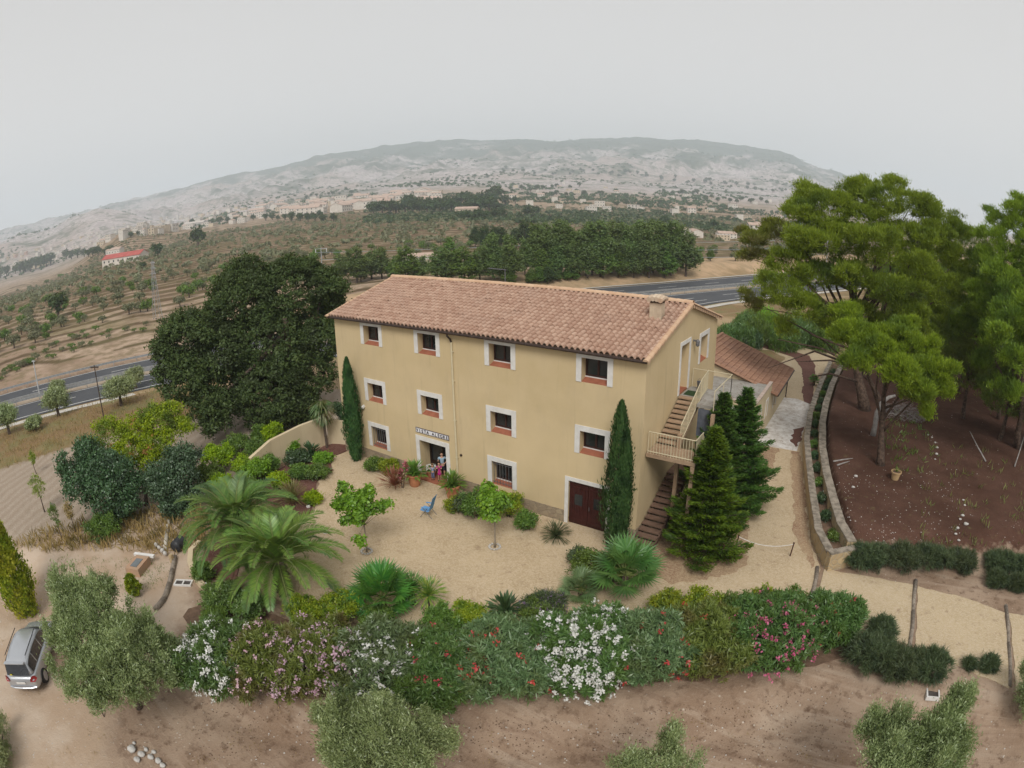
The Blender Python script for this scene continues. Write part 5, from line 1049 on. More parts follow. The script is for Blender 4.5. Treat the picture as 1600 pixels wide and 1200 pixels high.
b=onground(-15,1200,-1.4); olive('olive cut by the bottom left corner of the photo',(b[0],b[1],gz(b[0],b[1])),[B(-10,1170,30,float(np.linalg.norm(np.array(b)-CW))-.3),B(-5,1190,34,float(np.linalg.norm(np.array(b)-CW))-1),B(5,1140,14,float(np.linalg.norm(np.array(b)-CW)))],306,360,34)
# left side trees
b=onground(12,985,-.9); column('poplar_tree','narrow yellow green poplar at the left edge behind the car',(b[0]-1.0,b[1]+1.6,gz(b[0]-1,b[1]+1.6)),5.3,1.1,leafmat('leaf_poplar_yellow',(.14,.24,.03),(.33,.38,.05),(.42,.42,.07),.7,.35,.04),320,dens=1.3,L=.16,Wd=.11,up=1.2,prof=lambda q: np.clip(1-q,0,1)**.33*(.6+.4*np.clip(q*4,0,1)))
b=onground(213,930); column('variegated_shrub','small cone shaped yellow edged shrub beside the stone block',(b[0],b[1],gz(b[0],b[1])),1.15,.42,L_YELL,321,cat='shrub',dens=.22,L=.13,Wd=.08,up=.6)
Dl=38.
b=onground(195,805); tree('mulberry_tree','dark green spreading tree left of the yellow green acacia',"tree",b,[B(150,735,48,Dl),B(120,760,30,Dl-.5),B(165,775,45,Dl-1),B(195,790,26,Dl-1.2),B(105,735,18,Dl),B(135,705,26,Dl+.4),B(180,740,40,Dl-.3),B(95,715,8,Dl),B(205,760,30,Dl-.6)],L_DARK,900,30,.17,.1,331,tr=atd(165,770,Dl),cr=.32,r0=.14,flat=.9)
b=onground(265,805); tree('mulberry_tree','dark green oval tree between the acacia and the rear date palm',"tree",b,[B(278,745,42,37),B(262,765,36,36.6),B(285,715,28,37.4),B(250,740,26,37),B(292,775,24,36.4),B(270,795,22,36)],leafmat('leaf_dark_blue',(.035,.07,.035),(.07,.115,.058),(.028,.05,.026),1,.2,.06),800,30,.15,.09,332,tr=atd(272,750,37),cr=.3,r0=.12,flat=.9)
b=onground(228,790); tree('acacia_tree','yellow green feathery acacia behind the two dark trees',"tree",b,[B(245,660,36,41),B(270,645,22,41.5),B(215,670,34,41),B(175,672,26,40.5),B(160,665,16,40.6),B(205,700,36,40),B(250,695,34,40.2),B(285,665,18,41),B(190,720,30,39.6),B(150,700,20,40),B(235,725,30,39.5),B(130,715,12,39.6)],L_ACAC,950,30,.15,.08,333,tr=atd(230,710,40),cr=.3,r0=.13,flat=.7)
L_RUST=leafmat('seed_pods',(.20,.085,.04),(.28,.13,.06),None,1,.2,.02); leaf_crown('foliage',loc_([B(215,690,40,40),B(190,720,34,39.5)],b),40,14,.12,.08,L_RUST,bpy.data.objects['acacia_tree'],334,.2)
b=onground(165,838); bush('garden_shrub','low bright green bush below the dark tree at the field edge',b,dome(1.35,1.3,340,7),L_SHRUB,330,22,.14,.05,340,cr=.18,up=.5)
def sapling(label,base,h,seed,w=.6,lm=L_ACAC,name='sapling',n=60,r=.035):
    t=empty(name,base,label,'young tree'); bl=[(0,0,h*.7,w*.6,w*.6,h*.25),(w*.4,0,h*.6,w*.35,w*.3,h*.18),(-w*.4,.1,h*.62,w*.35,w*.3,h*.2),(0,0,h*.92,w*.22,w*.22,h*.1)]
    leaf_crown('crown',bl,n,14,.1,.05,lm,t,seed,.13,up=.3); trunk(t,(0,0,-.1),(0,0,h*.9),r,.012,[(.45,(w*.4,0,h*.62),.015),(.5,(-w*.4,.1,h*.64),.015),(.7,(.1,.2,h*.8),.01)],M_BARK,seed=seed,bend=.08); return t
sapling('young forked tree alone on the ploughed field',onground(70,800),2.6,341,1.1,leafmat('leaf_pale',(.18,.24,.06),(.28,.33,.09),(.12,.17,.05),1,.3,.04),n=110,r=.05)
sapling('thin staked sapling at the field edge left of the low bush',onground(97,842),2.3,342,.6,L_SHRUB)
sapling('second thin sapling at the field edge, next to the staked one',onground(118,832),2.0,343,.5,L_DRYL)
sapling('yellowing sapling on the far border of the ploughed field',onground(57,740),1.8,344,.5,L_YELL)
# young round trees in the yard
for lab,px,py,bl,sd,lean in (('leafy young tree in a ring of stones left in the yard',573,862,[(0,0,2.5,.85,.8,.5),(-.95,-.4,2.45,.5,.45,.32),(.85,.4,2.5,.45,.45,.35),(-.9,-.2,3.3,.26,.26,.26),(-.45,-.1,2.95,.5,.45,.35),(.35,.2,3.05,.55,.5,.4),(-.55,-.5,1.85,.42,.4,.28),(.1,-.2,1.8,.3,.3,.2),(.75,-.9,1.4,.36,.3,.16),(1.25,.7,2.75,.3,.25,.22),(.6,.3,3.45,.28,.25,.25)],350,0),('slim young tree with a thin straight stem right in the yard',773,855,[(0,0,2.4,.75,.7,.6),(-.4,.2,2.9,.4,.4,.4),(.4,0,2.7,.4,.4,.4),(0,-.3,1.9,.5,.4,.3)],351,0)):
    b=onground(px,py,.05); t=empty('young_tree',b,lab,'tree'); leaf_crown('crown',lobed(bl,3,.8,sd),300 if sd==350 else 230,13,.18,.13,L_MAPLE,t,sd,.17,.45,.8,.2,.25)
    trunk(t,(0,0,-.05),(0,0,2.6),.045,.02,[(.6,q[:3],.014) for q in bl],mat('pale_bark',(.33,.28,.22),(.24,.2,.15)),seed=sd,bend=.06)
    mb=MB(); rg=random.Random(sd)
    for k in range(12): a=k*.524; mb.blob((.26*math.cos(a),.26*math.sin(a),.04),(.075,.06,.05),k,6,4)
    r_=mb.build('stone_ring',mat('white_stone',(.55,.53,.5),(.42,.4,.37),4),t,smooth=True)
# olives along the near side of the motorway
def far_tree_mesh(name,seed,L,Wd,lm,ncl,per,R=1.,h=1.,nb=6,trunk_h=.35,flat=.8):
    rg=random.Random(seed); bl=[(0,0,h*.62,R*.7,R*.7,h*.3)]+[(math.cos(a)*R*.5,math.sin(a)*R*.5,h*rg.uniform(.45,.72),R*.45,R*.45,h*.22) for a in [6.28*i/nb+rg.random() for i in range(nb)]]
    t=empty(name,(0,0,0),'x','tree'); leaf_crown('crown',bl,ncl,per,L,Wd,lm,t,seed,.22*R,.5,flat,.2,0,.6,.15,1.)
    mb=MB(); mb.tube([(0,0,-.3),(0,0,h*trunk_h),(.05,0,h*.6)],[.07*h,.05*h,.02*h],5); mb.build('trunk',M_BARK,t); return t
ro=[(92,650,1.9,3.6),(92,622,1.7,3.4),(190,634,2.2,3.4),(213,607,1.9,3.8),(15,678,1.8,3.6),(-8,655,1.8,3.4),(55,672,1.2,1.6)]
rol=['olive tree left of the tall pole, nearer of an overlapping pair by the motorway','olive tree behind its overlapping twin left of the tall pole','round olive tree right of the tall pole by the motorway','paler olive tree behind the round one, closest to the white ditch','olive tree at the left edge on the dry slope','olive tree cut by the left edge below the motorway','small dry olive bush on the slope between two trees']
for i,(px,py,R,h) in enumerate(ro):
    t=far_tree_mesh('olive_tree',360+i,.26,.08,L_OLIVE,240,22,R*.85,h*.85); b=onground(px,py); t.location=b; t['label']=rol[i]; t['group']='olives on the slope by the motorway'
# dry tufts: grass nobody could count
def tufts(name,pts,h,w,lm,seed,per=7):
    rng=np.random.default_rng(seed); P=np.repeat(np.array(pts),per,0); n=len(P); P=P+rng.normal(size=P.shape)*np.array([w,w,0]); D=nrm(rng.normal(size=(n,3))*.45+np.array([0,0,1])); l=h*rng.uniform(.5,1.3,n)
    o=leaves(name,P+D*l[:,None]*.45,D,rdir(rng,n),l,l*.14,lm,None,rng); return tag(o,kind='stuff')
rng=np.random.default_rng(9)
def scatter_px(n,x0,x1,y0,y1,ok=lambda x,y,z:True,seed=1):
    rg=np.random.default_rng(seed); out=[]
    for _ in range(n):
        h_=hit(rg.uniform(x0,x1),rg.uniform(y0,y1))
        if h_ is not None and ok(*h_): out.append(h_)
    return out
slope=lambda x,y,z: x<-8 and x>_rx(RD,y)+4
g1=scatter_px(1500,0,420,600,780,lambda x,y,z: slope(x,y,z) and inpoly_sd(np.array([x]),np.array([y]),PLOUGH)[0]<-.2,3)
tufts('dry_grass',g1,.38,.5,L_DRYL,1,9)
for i,(px,py,R,h) in enumerate([(345,735,1.3,1.9),(372,712,1.1,1.7),(405,748,1.0,1.3),(330,760,1.1,1.5),(430,700,.8,1.9),(410,700,.7,1.8),(455,712,.6,1.2),(470,745,.8,.7),(440,760,.7,.9),(395,775,.8,1.0),(505,722,.6,.6)]):
    b=onground(px,py,.05); bush('bed_shrub','leafy shrub of the thick planting between the garden wall and the rear date palm',b,dome(R,h,440+i,6),[L_ACAC,L_SHRUB,L_MAPLE,L_SHRUB][i%4],260,20,.16,.075,440+i,'planting by the garden wall',cr=.17,up=.5)
g2=scatter_px(420,0,330,800,860,lambda x,y,z: inpoly_sd(np.array([x]),np.array([y]),PLOUGH)[0]<.6,4); tufts('dry_grass',g2,.55,.25,L_DRYL,2,9)
g3=scatter_px(260,0,1600,860,1200,lambda x,y,z: z<-.3,5); tufts('weeds',g3,.14,.16,L_DRYL,3,12)
g4=scatter_px(160,90,260,870,920,lambda x,y,z: True,6); tufts('green_weeds',g4,.14,.15,L_SHRUB,4,8)
g5=scatter_px(70,1440,1600,700,870,lambda x,y,z: z>.6,7); tufts('woodland_weeds',g5,.4,.15,leafmat('leaf_weed',(.13,.15,.06),(.19,.2,.08),None,1,.3,.02),5,6)
g6=scatter_px(60,1380,1460,640,740,lambda x,y,z: z>.6,8); tufts('woodland_weeds',g6,.4,.15,L_SHRUB,6,8)
# reeds and scrub between the annex and the motorway
RE=[]
for i in range(34):
    rg=random.Random(400+i); px=rg.uniform(1125,1300); py=rg.uniform(520,555); b=hit(px,py)
    RE.append((b,rg))
pr_=[]
for k in range(4):
    t=empty('reed_clump',(0,0,0),'x','reeds'); rng2=np.random.default_rng(410+k); n=1500; a=rng2.random(n)*6.28; r=rng2.random(n)**.5*1.6; z=rng2.random(n)*3.2*(1-.3*r/1.6); P=np.stack([np.cos(a)*r,np.sin(a)*r,z],1); D=nrm(rng2.normal(size=(n,3))*.5+np.array([0,0,.9])); leaves('stalks',P,D,rdir(rng2,n),.6*rng2.uniform(.6,1.3,n),.07,[L_SHRUB,L_DARK,L_MAPLE,L_OLEA][k],t,rng2); pr_.append(t)
us=[0]*4
for i,(b,rg) in enumerate(RE):
    k=[0,0,1,3,1,3,2,0][i%8]; s=rg.uniform(.75,1.25); lab='tall green reeds and scrub between the annex and the motorway'
    if not us[k]: us[k]=1; o=pr_[k]; o.location=tuple(b); o.scale=(s,)*3; o['label']=lab; o['group']='reeds behind the annex'
    else: dup(pr_[k],b,rg.random()*6,s,lab,'reeds behind the annex')
if not us[2]: bpy.data.objects.remove(pr_[2])
# ---------------- far country: trees, town, wires ----------------
def place(k,protos,used,b,rz,s,lab,group):
    if not used[k]: used[k]=1; o=protos[k]; o.location=tuple(float(q) for q in b); o.rotation_euler=(0,0,rz); o.scale=(s,)*3 if not hasattr(s,'__len__') else s; o['label']=lab; o['group']=group
    else: o=dup(protos[k],b,rz,s,lab,group)
    return o
L_FO=leafmat('leaf_far_olive',(.12,.13,.08),(.18,.185,.115),(.14,.13,.08),.3,.2,.03)
L_FD=leafmat('leaf_far_dark',(.035,.062,.028),(.065,.095,.038),(.03,.05,.025),.3,.15,.02)
# terrace orchards in rows
fo=[far_tree_mesh('orchard_tree',500+k,.55,.32,[L_FO,L_FO,L_SHRUB][k],60,9,2.1,3.1,5) for k in range(3)]
cand=[]
rg=np.random.default_rng(77)
for az in np.arange(-88,-6,.4):
    r=np.arange(150,760,1.5); a=math.radians(az); X=CW[0]+r*math.sin(a); Y=CW[1]+r*math.cos(a); q=terrace_q(X,Y,r,np.full(r.shape,az)); f=np.floor(q-.33); cr_=np.nonzero(f[1:]>f[:-1])[0]
    for k in cr_:
        x,y,rr=X[k],Y[k],r[k]
        if _rx(RA,y)-x<12: continue
        if rg.random()> (.46 if vnoise(x/60,y/60,3)>.40 else .12)*min(1,rr*.4*math.pi/180/3.6): continue
        cand.append((x+rg.uniform(-2,2),y+rg.uniform(-2,2),rr))
X=np.array(cand); Z=H(X[:,0],X[:,1]); o_=np.argsort(X[:,2]); X=X[o_];Z=Z[o_]; us=[0]*3
for i in range(min(285,len(X))):
    place(i%7%3,fo,us,(X[i,0],X[i,1],Z[i]),rg.uniform(0,6),rg.uniform(.5,1.15),'small round orchard tree planted in rows on the brown terraces beyond the motorway','orchard trees on the terraces')
def far_stuff(name,pts,size,lm,seed,per=26,tall=.7):
    rng=np.random.default_rng(seed); pts=np.array(pts,float); n0=len(pts); s=size*rng.uniform(.6,1.35,n0); P=np.repeat(pts,per,0); ss=np.repeat(s,per); d=rdir(rng,len(P)); d[:,2]=np.abs(d[:,2])
    P=P+d*np.stack([ss,ss,ss*tall],1)*rng.uniform(.6,1,len(P))[:,None]+np.stack([0*ss,0*ss,ss*.35],1)
    return tag(leaves(name,P,rdir(rng,len(P)),nrm(d+rdir(rng,len(P))*.6),ss*.75,ss*.5,lm,None,rng,pointed=False),kind='stuff')
if len(X)>285: far_stuff('orchard_rows',np.stack([X[285:,0],X[285:,1],Z[285:]+.4],1),1.7,L_FO,5)
# poplars and trees along the stream beyond the motorway
pp=[]
for k in range(4):
    rg_=random.Random(520+k); t=empty('poplar_tree',(0,0,0),'x','tree'); h=10.; bl=[(rg_.uniform(-.5,.5),rg_.uniform(-.5,.5),h*(.25+.68*i/7),(1.9-1.3*abs(i/7-.35))*rg_.uniform(.85,1.15),)*1 for i in range(8)]; bl=[(b[0],b[1],b[2],b[3],b[3],h*.13) for b in bl]+[(rg_.uniform(-1.6,1.6),rg_.uniform(-1.2,1.2),h*rg_.uniform(.3,.6),1.1,1.1,1.3) for _ in range(4)]
    leaf_crown('crown',bl,380,18,.32,.22,[L_BLUE,L_BLUE,L_SHRUB,L_FD][k],t,520+k,.4,.5,1.1,.1,0,.6,.12); mb=MB(); mb.tube([(0,0,-.4),(0,0,5),(0,0,8)],[.2,.13,.05],5); mb.build('trunk',M_BARK,t); pp.append(t)
ups=[0]*4
def prow(lst,lab,grp):
    for i,(px,py,top,k,w) in enumerate(lst):
        b=hit(px,py)
        if b is None: continue
        dist=np.linalg.norm(b-CW); h=(py-top)*dist/F/math.cos(.15); place(k,pp,ups,b,i*1.7,(h/10*w,h/10*w,h/10),lab,grp)
rr=random.Random(5)
prow([(x+rr.uniform(-6,6),438+rr.uniform(-3,6),rr.uniform(384,404),rr.choice([0,1,1,2]),1.9) for x in range(532,800,22)],'bushy poplar in the loose row just over the left half of the roof','poplars over the roof')
prow([(702,440,374,2,1.2)],'bright pointed poplar standing out over the middle of the roof','pointed poplar')
prow([(x+rr.uniform(-5,5),426+rr.uniform(-4,6),rr.uniform(348,364),rr.choice([0,1,0,1]),1.45) for x in range(838,1075,13)]+[(x,434,rr.uniform(372,392),rr.choice([0,1,2]),1.7) for x in range(846,1050,24)],'tall poplar in the dense dark row above the motorway bank','dense poplar row')
prow([(x+rr.uniform(-6,6),388+rr.uniform(-5,5),rr.uniform(345,358),3,1.4) for x in range(738,842,16)]+[(795,432,370,0,1.3),(820,430,375,1,1.2),(770,434,368,0,1.3)],'dark bushy tree between the bright pointed poplar and the dense row','dark trees by the stream')
prow([(1110,408,388,2,1.6),(1095,412,396,2,1.5),(795,446,418,2,2.0)],'yellow green bushy tree at the edge of the motorway bank','yellow green trees')
prow([(x+rr.uniform(-4,4),440+rr.uniform(-3,5),440-rr.uniform(14,24),rr.choice([1,2,3]),1.9) for x in range(830,905,14)],'low bush at the foot of the dense poplar row','bushes below the poplars')
# woods and single dark trees of the plain, each its own tree
fd=[far_tree_mesh('dark_pine',540+k,1.1,.7,L_FD,60,9,3.6,7,6,.4,.7) for k in range(3)]; ufd=[0]*3
def frow(lst,lab,grp):
    for i,(px,py,hp) in enumerate(lst):
        b=hit(px,py)
        if b is None: continue
        s=hp*np.linalg.norm(b-CW)/F/6.6; place(i%3,fd,ufd,b,i*2.1,s,lab,grp)
def rowpts(x0,y0,x1,y1,n,hp,j=2.): return [(x0+(x1-x0)*i/max(1,n-1)+rr.uniform(-j,j),y0+(y1-y0)*i/max(1,n-1)+rr.uniform(-j*.5,j*.5),hp*rr.uniform(.8,1.2)) for i in range(n)]
frow(rowpts(585,336,775,331,17,22)+rowpts(640,328,770,322,10,22)+rowpts(740,325,775,320,4,26),'dark pine of the wood on the low ridge above the middle of the roof','pines of the ridge wood')
frow(rowpts(720,345,785,342,6,17),'dark pine below the ridge wood beside the cream farmhouse','pines by the cream farmhouse')
frow([(92,497,38),(310,384,28),(247,402,22),(224,423,14),(825,340,20),(838,338,17),(790,322,18),(805,318,12),(1032,355,14),(1040,352,16),(1115,358,16)],'large single dark tree among the terraces and fields','single dark trees')
frow(rowpts(32,428,80,415,7,17)+rowpts(105,405,172,398,9,13)+rowpts(0,435,35,425,4,14),'dark pine of the belt below the town at the far left','pines below the town')
frow(rowpts(205,372,300,352,8,9)+rowpts(330,352,395,345,6,11)+rowpts(415,345,500,340,9,10)+rowpts(455,345,520,347,6,13),'dark tree among the houses at the near edge of the town','trees among the houses')
frow(rowpts(475,310,545,304,7,6,5)+rowpts(640,292,790,272,16,5,9)+rowpts(790,268,990,273,24,5,9)+rowpts(1000,276,1230,300,28,5.5,9)+rowpts(800,298,900,293,9,7,6)+rowpts(830,305,960,303,10,7,6)+rowpts(1040,302,1090,303,6,7,5)+rowpts(940,322,1040,320,8,7,6)+rowpts(1100,312,1200,318,12,7,7),'small dark tree of the thin belts across the far plain','tree belts on the far plain')
frow([(180,634,5)]*0,'','')
fd=[far_tree_mesh('bank_bush',550+k,.7,.45,[L_SHRUB,L_FO,L_BLUE][k],60,9,4.2,4.6,6,.3,.8) for k in range(3)]; ufd=[0]*3
frow(rowpts(-5,592,70,555,9,13,7)+rowpts(25,578,140,538,12,12,8)+rowpts(60,545,150,518,7,11,9)+rowpts(130,532,235,512,10,10,8)+rowpts(0,470,90,440,5,9,12)+rowpts(20,520,120,500,5,9,14),'bushy green tree on the far bank of the motorway at the left','bushes on the far bank of the motorway')
# the rest of the plain reads as a speckle of trees
def plainpts(n,x0,x1,f0,f1,seed,thr=.5,sc=180.):
    rg2=np.random.default_rng(seed); out=[]
    az=rg2.uniform(x0,x1,n); r=np.exp(rg2.uniform(math.log(f0),math.log(f1),n)); X=CW[0]+r*np.sin(np.radians(az)); Y=CW[1]+r*np.cos(np.radians(az)); k=(vnoise(X/sc,Y/sc,seed)>thr)&((_rx(RA,Y)-X)>20); X=X[k];Y=Y[k]; return np.stack([X,Y,H(X,Y)],1)
far_stuff('distant_trees',plainpts(5200,-48,-2,430,1100,61,.42,70),2.3,L_FD,61,20)
far_stuff('distant_orchards',plainpts(2400,-46,-2,330,900,62,.5,50),1.5,L_FO,62,18)
far_stuff('distant_trees',plainpts(4200,-85,0,1000,2600,63,.5,200),4.2,L_FD,63,16)
far_stuff('distant_scrub',plainpts(5000,-85,2,2400,5100,64,.52,420),8,L_FD,64,10,.4)
far_stuff('bank_scrub',plainpts(900,-80,-40,150,420,65,.55,30),.8,L_FO,65,14)
# the town
M_PLW=[mat('lime_wash',(.66,.62,.56),(.55,.5,.44),.4,.9,0),mat('cream_wash',(.58,.49,.37),(.5,.41,.3),.4,.9,0),mat('pink_wash',(.52,.36,.29),(.44,.3,.24),.4,.9,0)]
M_FROOF=mat('far_roof_tile',(.42,.30,.24),(.52,.40,.33),.5,.9,0); M_FPALE=mat('far_flat_roof',(.55,.5,.45),(.45,.4,.36),.4,.9,0)
def house_mesh(name,w,d,h,wm,gable,seed,nx=4,floors=2,wing=False,rm=None):
    t=empty(name,(0,0,0),'x','house'); mb=MB(); mb.bb((-w/2,-d/2,-2.5),(w/2,d/2,h)); rg=random.Random(seed)
    if wing: mb.bb((w/2,-d/2+.4,-2.5),(w/2+w*.5,d/2-1,h*.62))
    if gable: mb.add([(-w/2,-d/2,h),(-w/2,d/2,h),(-w/2,0,h+d*.2),(w/2,-d/2,h),(w/2,d/2,h),(w/2,0,h+d*.2)],[(0,1,2),(3,5,4),(0,3,4,1)])
    b=mb.build('wall',wm,t); r=MB(); e=.4
    if gable: 
        z=h+d*.2+.12
        for s in(-1,1): r.add([(-w/2-e,s*(d/2+e),h-.02),(w/2+e,s*(d/2+e),h-.02),(w/2+e,0,z),(-w/2-e,0,z),(-w/2-e,s*(d/2+e),h-.2),(w/2+e,s*(d/2+e),h-.2),(w/2+e,0,z-.2),(-w/2-e,0,z-.2)],[(0,1,2,3),(4,5,6,7),(0,4,5,1),(0,3,7,4),(1,2,6,5)])
    else: r.bb((-w/2-.15,-d/2-.15,h+.002),(w/2+.15,d/2+.15,h+.35))
    if wing: r.bb((w/2+.01,-d/2+.3,h*.62+.002),(w/2+w*.5+.1,d/2-.9,h*.62+.25))
    r.build('roof',rm or (M_FROOF if gable else M_FPALE),t)
    for f in range(floors):
        for i in range(nx):
            for s in (-1,):
                x=-w/2+w*(i+.5)/nx; m=MB(); z=h*(f+.55)/floors; m.bb((x-.55,s*d/2-.06,z-.7),(x+.55,s*d/2+.05,z+.7)); m.build('window',M_GLASS,t)
    return t
hp=[house_mesh('town_house',11,9,6.5,M_PLW[0],True,1,3),house_mesh('town_house',14,10,8,M_PLW[0],False,2,4),house_mesh('town_house',9,9,7,M_PLW[1],True,3,3,2,True),house_mesh('town_house',16,10,6,M_PLW[1],False,4,4),house_mesh('town_house',12,10,9,M_PLW[2],True,5,3,3),house_mesh('town_house',24,12,6,M_PLW[0],True,6,5)]
uh=[0]*6; rr=random.Random(12)
def town(poly,n,lab,grp,kinds,s0=1.,s1=1.5):
    c=0
    for _ in range(n*4):
        if c>=n: break
        px=rr.uniform(poly[0],poly[2]); u=(px-poly[0])/(poly[2]-poly[0]); py=poly[1]+(poly[3]-poly[1])*u+rr.uniform(-poly[4],poly[4]); b=hit(px,py)
        if b is None: continue
        place(rr.choice(kinds),hp,uh,b,math.radians(rr.choice([25,30,35,40,120,-60])+rr.uniform(-6,6)),rr.uniform(s0,s1),lab,grp); c+=1
town((400,332,690,308,10),120,'pale house of the densest part of the town above the dark carob tree','town houses, densest part',[0,1,1,3,5,0,5])
town((230,356,400,334,12),85,'pale house among trees in the loose part of the town left of the densest part','town houses among trees',[0,1,2,3,1,1],.7,1.2)
town((62,400,235,352,12),80,'pale house on the hillside part of the town at the left','town houses on the hillside',[0,1,3,1,0,1],.55,.95)
town((-10,425,75,392,14),32,'pinkish house of the town part cut by the left edge','town houses at the left edge',[4,1,2,1,3],.7,1.2)
town((800,302,1230,330,22),40,'lone white country house scattered on the plain right of the roof ridge','country houses on the plain',[1,0,3,1],.6,1.1)
town((1062,366,1145,374,3),6,'low white farm building in the cluster left of the big pine','farm cluster',[5,5,3],.45,.6)
town((605,416,700,413,3),4,'white building half hidden behind the poplars over the roof','buildings behind the poplars',[3,5],.35,.45)
town((1165,365,1230,345,6),5,'cream villa between trees just left of the big pine','villas near the big pine',[2,0],.7,1.)
def single(proto,px,py,rz,s,lab,name):
    b=hit(px,py); proto.location=tuple(b); proto.rotation_euler=(0,0,math.radians(rz)); proto.scale=(s,)*3; proto['label']=lab; return proto
M_REDR=mat('red_sheet_roof',(.38,.07,.06),(.45,.12,.10),.3,.7,0)
single(house_mesh('warehouse',34,13,4.5,M_PLW[0],True,7,8,1,False,M_REDR),196,410,38,1.,'long white warehouse with a red roof below the town','w')
single(house_mesh('warehouse',22,12,6.5,M_PLW[0],True,8,5,1),180,398,38,.9,'pale gabled building directly behind the red roofed warehouse','w')
single(house_mesh('warehouse',46,14,5.5,mat('grey_wash',(.5,.47,.45),(.42,.4,.38)),True,9,10,1,False,M_FPALE),305,353,30,1.1,'long grey industrial shed at the near edge of the town','w')
single(house_mesh('farmhouse',20,8,4.2,M_PLW[1],True,10,5,1),730,333,20,1.1,'cream farmhouse with a tiled roof beside the ridge wood','w')
single(house_mesh('farmhouse',12,9,5,M_PLW[0],False,11,3,2,True),990,327,10,1.2,'white flat roofed villa alone on the plain beyond the poplars','w')
single(house_mesh('apartment_block',60,12,17,M_PLW[1],False,12,14,5),62,417,50,.9,'long apartment block with rows of windows at the far left','w')
for k in range(6):
    if not uh[k]: bpy.data.objects.remove(hp[k])
# lattice pylon
def pylon(base,h,lab):
    t=empty('power_pylon',base,lab,'pylon'); mb=MB(); w0,w1=h*.07,h*.012
    L=lambda z:(w0+(w1-w0)*z/h)
    for sx in(-1,1):
        for sy in(-1,1): mb.tube([(sx*L(0),sy*L(0),-.3),(sx*L(h),sy*L(h),h)],.06,4)
    n=12
    for i in range(n):
        z0,z1=h*i/n,h*(i+1)/n
        for s in(-1,1):
            a,b=L(z0),L(z1); mb.tube([(s*a,-a,z0),(s*b,b,z1)],.035,3); mb.tube([(-a,s*a,z0),(b,s*b,z1)],.035,3)
    mb.build('mast',mat('pylon_steel',(.42,.43,.44),(.33,.34,.35),2,.6,0,metal=.3),t)
    for z in (.97,.88,.79): m=MB(); m.tube([(-h*.12,0,h*z),(h*.12,0,h*z)],.1,4); m.build('crossarm',MATS['pylon_steel'],t)
    return t
b=hit(247,498); pylon(tuple(b),88*np.linalg.norm(b-CW)/F,'grey lattice power pylon on the terraces left of the dark tree')
# poles by the motorway
def pole(name,px,py,ptop,lab,m,r=.09,arm=None,cat='pole'):
    b=hit(px,py); d=np.linalg.norm(b-CW); h=(py-ptop)*d/F*1.03; t=empty(name,tuple(b),lab,cat); mb=MB(); mb.tube([(0,0,-.3),(0,0,h)],[r*1.3,r*.8],6); mb.build('shaft',m,t)
    if arm: mb=MB(); mb.box((0,0,h-.2),(arm,.1,.12),rz=.6); mb.build('crossarm' if arm>.9 else 'lamp_head',m,t)
    return t,b,h
M_CREO=mat('creosoted_wood',(.085,.06,.045),(.05,.036,.03),3,.9,.2)
pole('telegraph_pole',163,655,574,'thin dark telegraph pole in front of the motorway at the left',M_CREO,.06,1.0)
pole('street_lamp',63,622,566,'thin pale lamp post on the motorway median at the left',mat('lamp_post_grey',(.5,.51,.52),(.42,.43,.44)),.10,.8,'street lamp')
# wires between three masts beyond the house
wp=[]
for i,(px,py,top,l) in enumerate([(505,450,386,'power mast rising behind the dark carob tree'),(943,440,370,'power mast among the dense poplars carrying white insulators'),(1290,440,365,'power mast hidden in the largest pine at the right end of the wires')]):
    b=hit(px,min(py,428)); b=atd(px,py,160.); b[2]=gz(b[0],b[1]); top3=atd(px,top,160.)[2]; t=empty('power_mast',tuple(b),l,'pylon'); h=top3-b[2]; mb=MB()
    mb.tube([(0,0,-.3),(0,0,h)],[.2,.1],6); mb.build('shaft',MATS['pylon_steel'],t); mb=MB(); mb.box((0,0,h-.3),(3.2,.12,.14),rz=.9); mb.build('crossarm',MATS['pylon_steel'],t)
    for k in (-1,0,1): mb=MB(); mb.tube([(k*1.4*math.cos(.9),k*1.4*math.sin(.9),h-.3-.02),(k*1.4*math.cos(.9),k*1.4*math.sin(.9),h-1.2)],.09,6); mb.build('insulator',mat('insulator_white',(.75,.75,.75)),t)
    wp.append((Vector(b),h))
for k in range(3):
    mb=MB(); pts=[]
    for (b0,h0),(b1_,h1) in zip(wp[:-1],wp[1:]):
        o=Vector(((k-1)*1.4*math.cos(.9),(k-1)*1.4*math.sin(.9),0)); A_=b0+o+Vector((0,0,h0-1.2-1.9*k));B_=b1_+o+Vector((0,0,h1-1.2-1.9*k))
        for i in range(13):
            u=i/12; p=A_.lerp(B_,u); p.z-=2.0*4*u*(1-u)*.5; pts.append(p)
    mb.tube(pts,.06,4); o=mb.build('power_cable',mat('cable',(.30,.34,.36),(.26,.3,.32))); tag(o,['uppermost of the three sagging power cables behind the roof','middle one of the three power cables behind the roof','lowest of the three power cables behind the roof'][k],'cable','power cables')
# TV aerial on the rear roof slope
a0=(9.6,8.6,EZ+(RZ-EZ)*(DEP+.38-8.6)/(DEP+.38-RY)+.1); t=empty('tv_aerial',a0,'thin television aerial rising above the roof ridge','aerial'); top=aty_=None
v=ray(789,421); P=CW+v*((8.6-CW[1])/v[1]); t.location=(float(P[0]),8.6,a0[2]); hh=float(P[2])-a0[2]; mb=MB(); mb.tube([(0,0,-.1),(0,0,hh)],.03,5); mb.build('mast',M_IRON,t); mb=MB(); mb.tube([(-1.35,.0,hh+.02),(.1,0,hh-.03)],.025,5)
for i in range(9): mb.tube([(-1.3+i*.16,-.2,hh+.02-i*.004),(-1.3+i*.16,.2,hh+.02-i*.004)],.012,4)
mb.build('antenna',M_IRON,t)
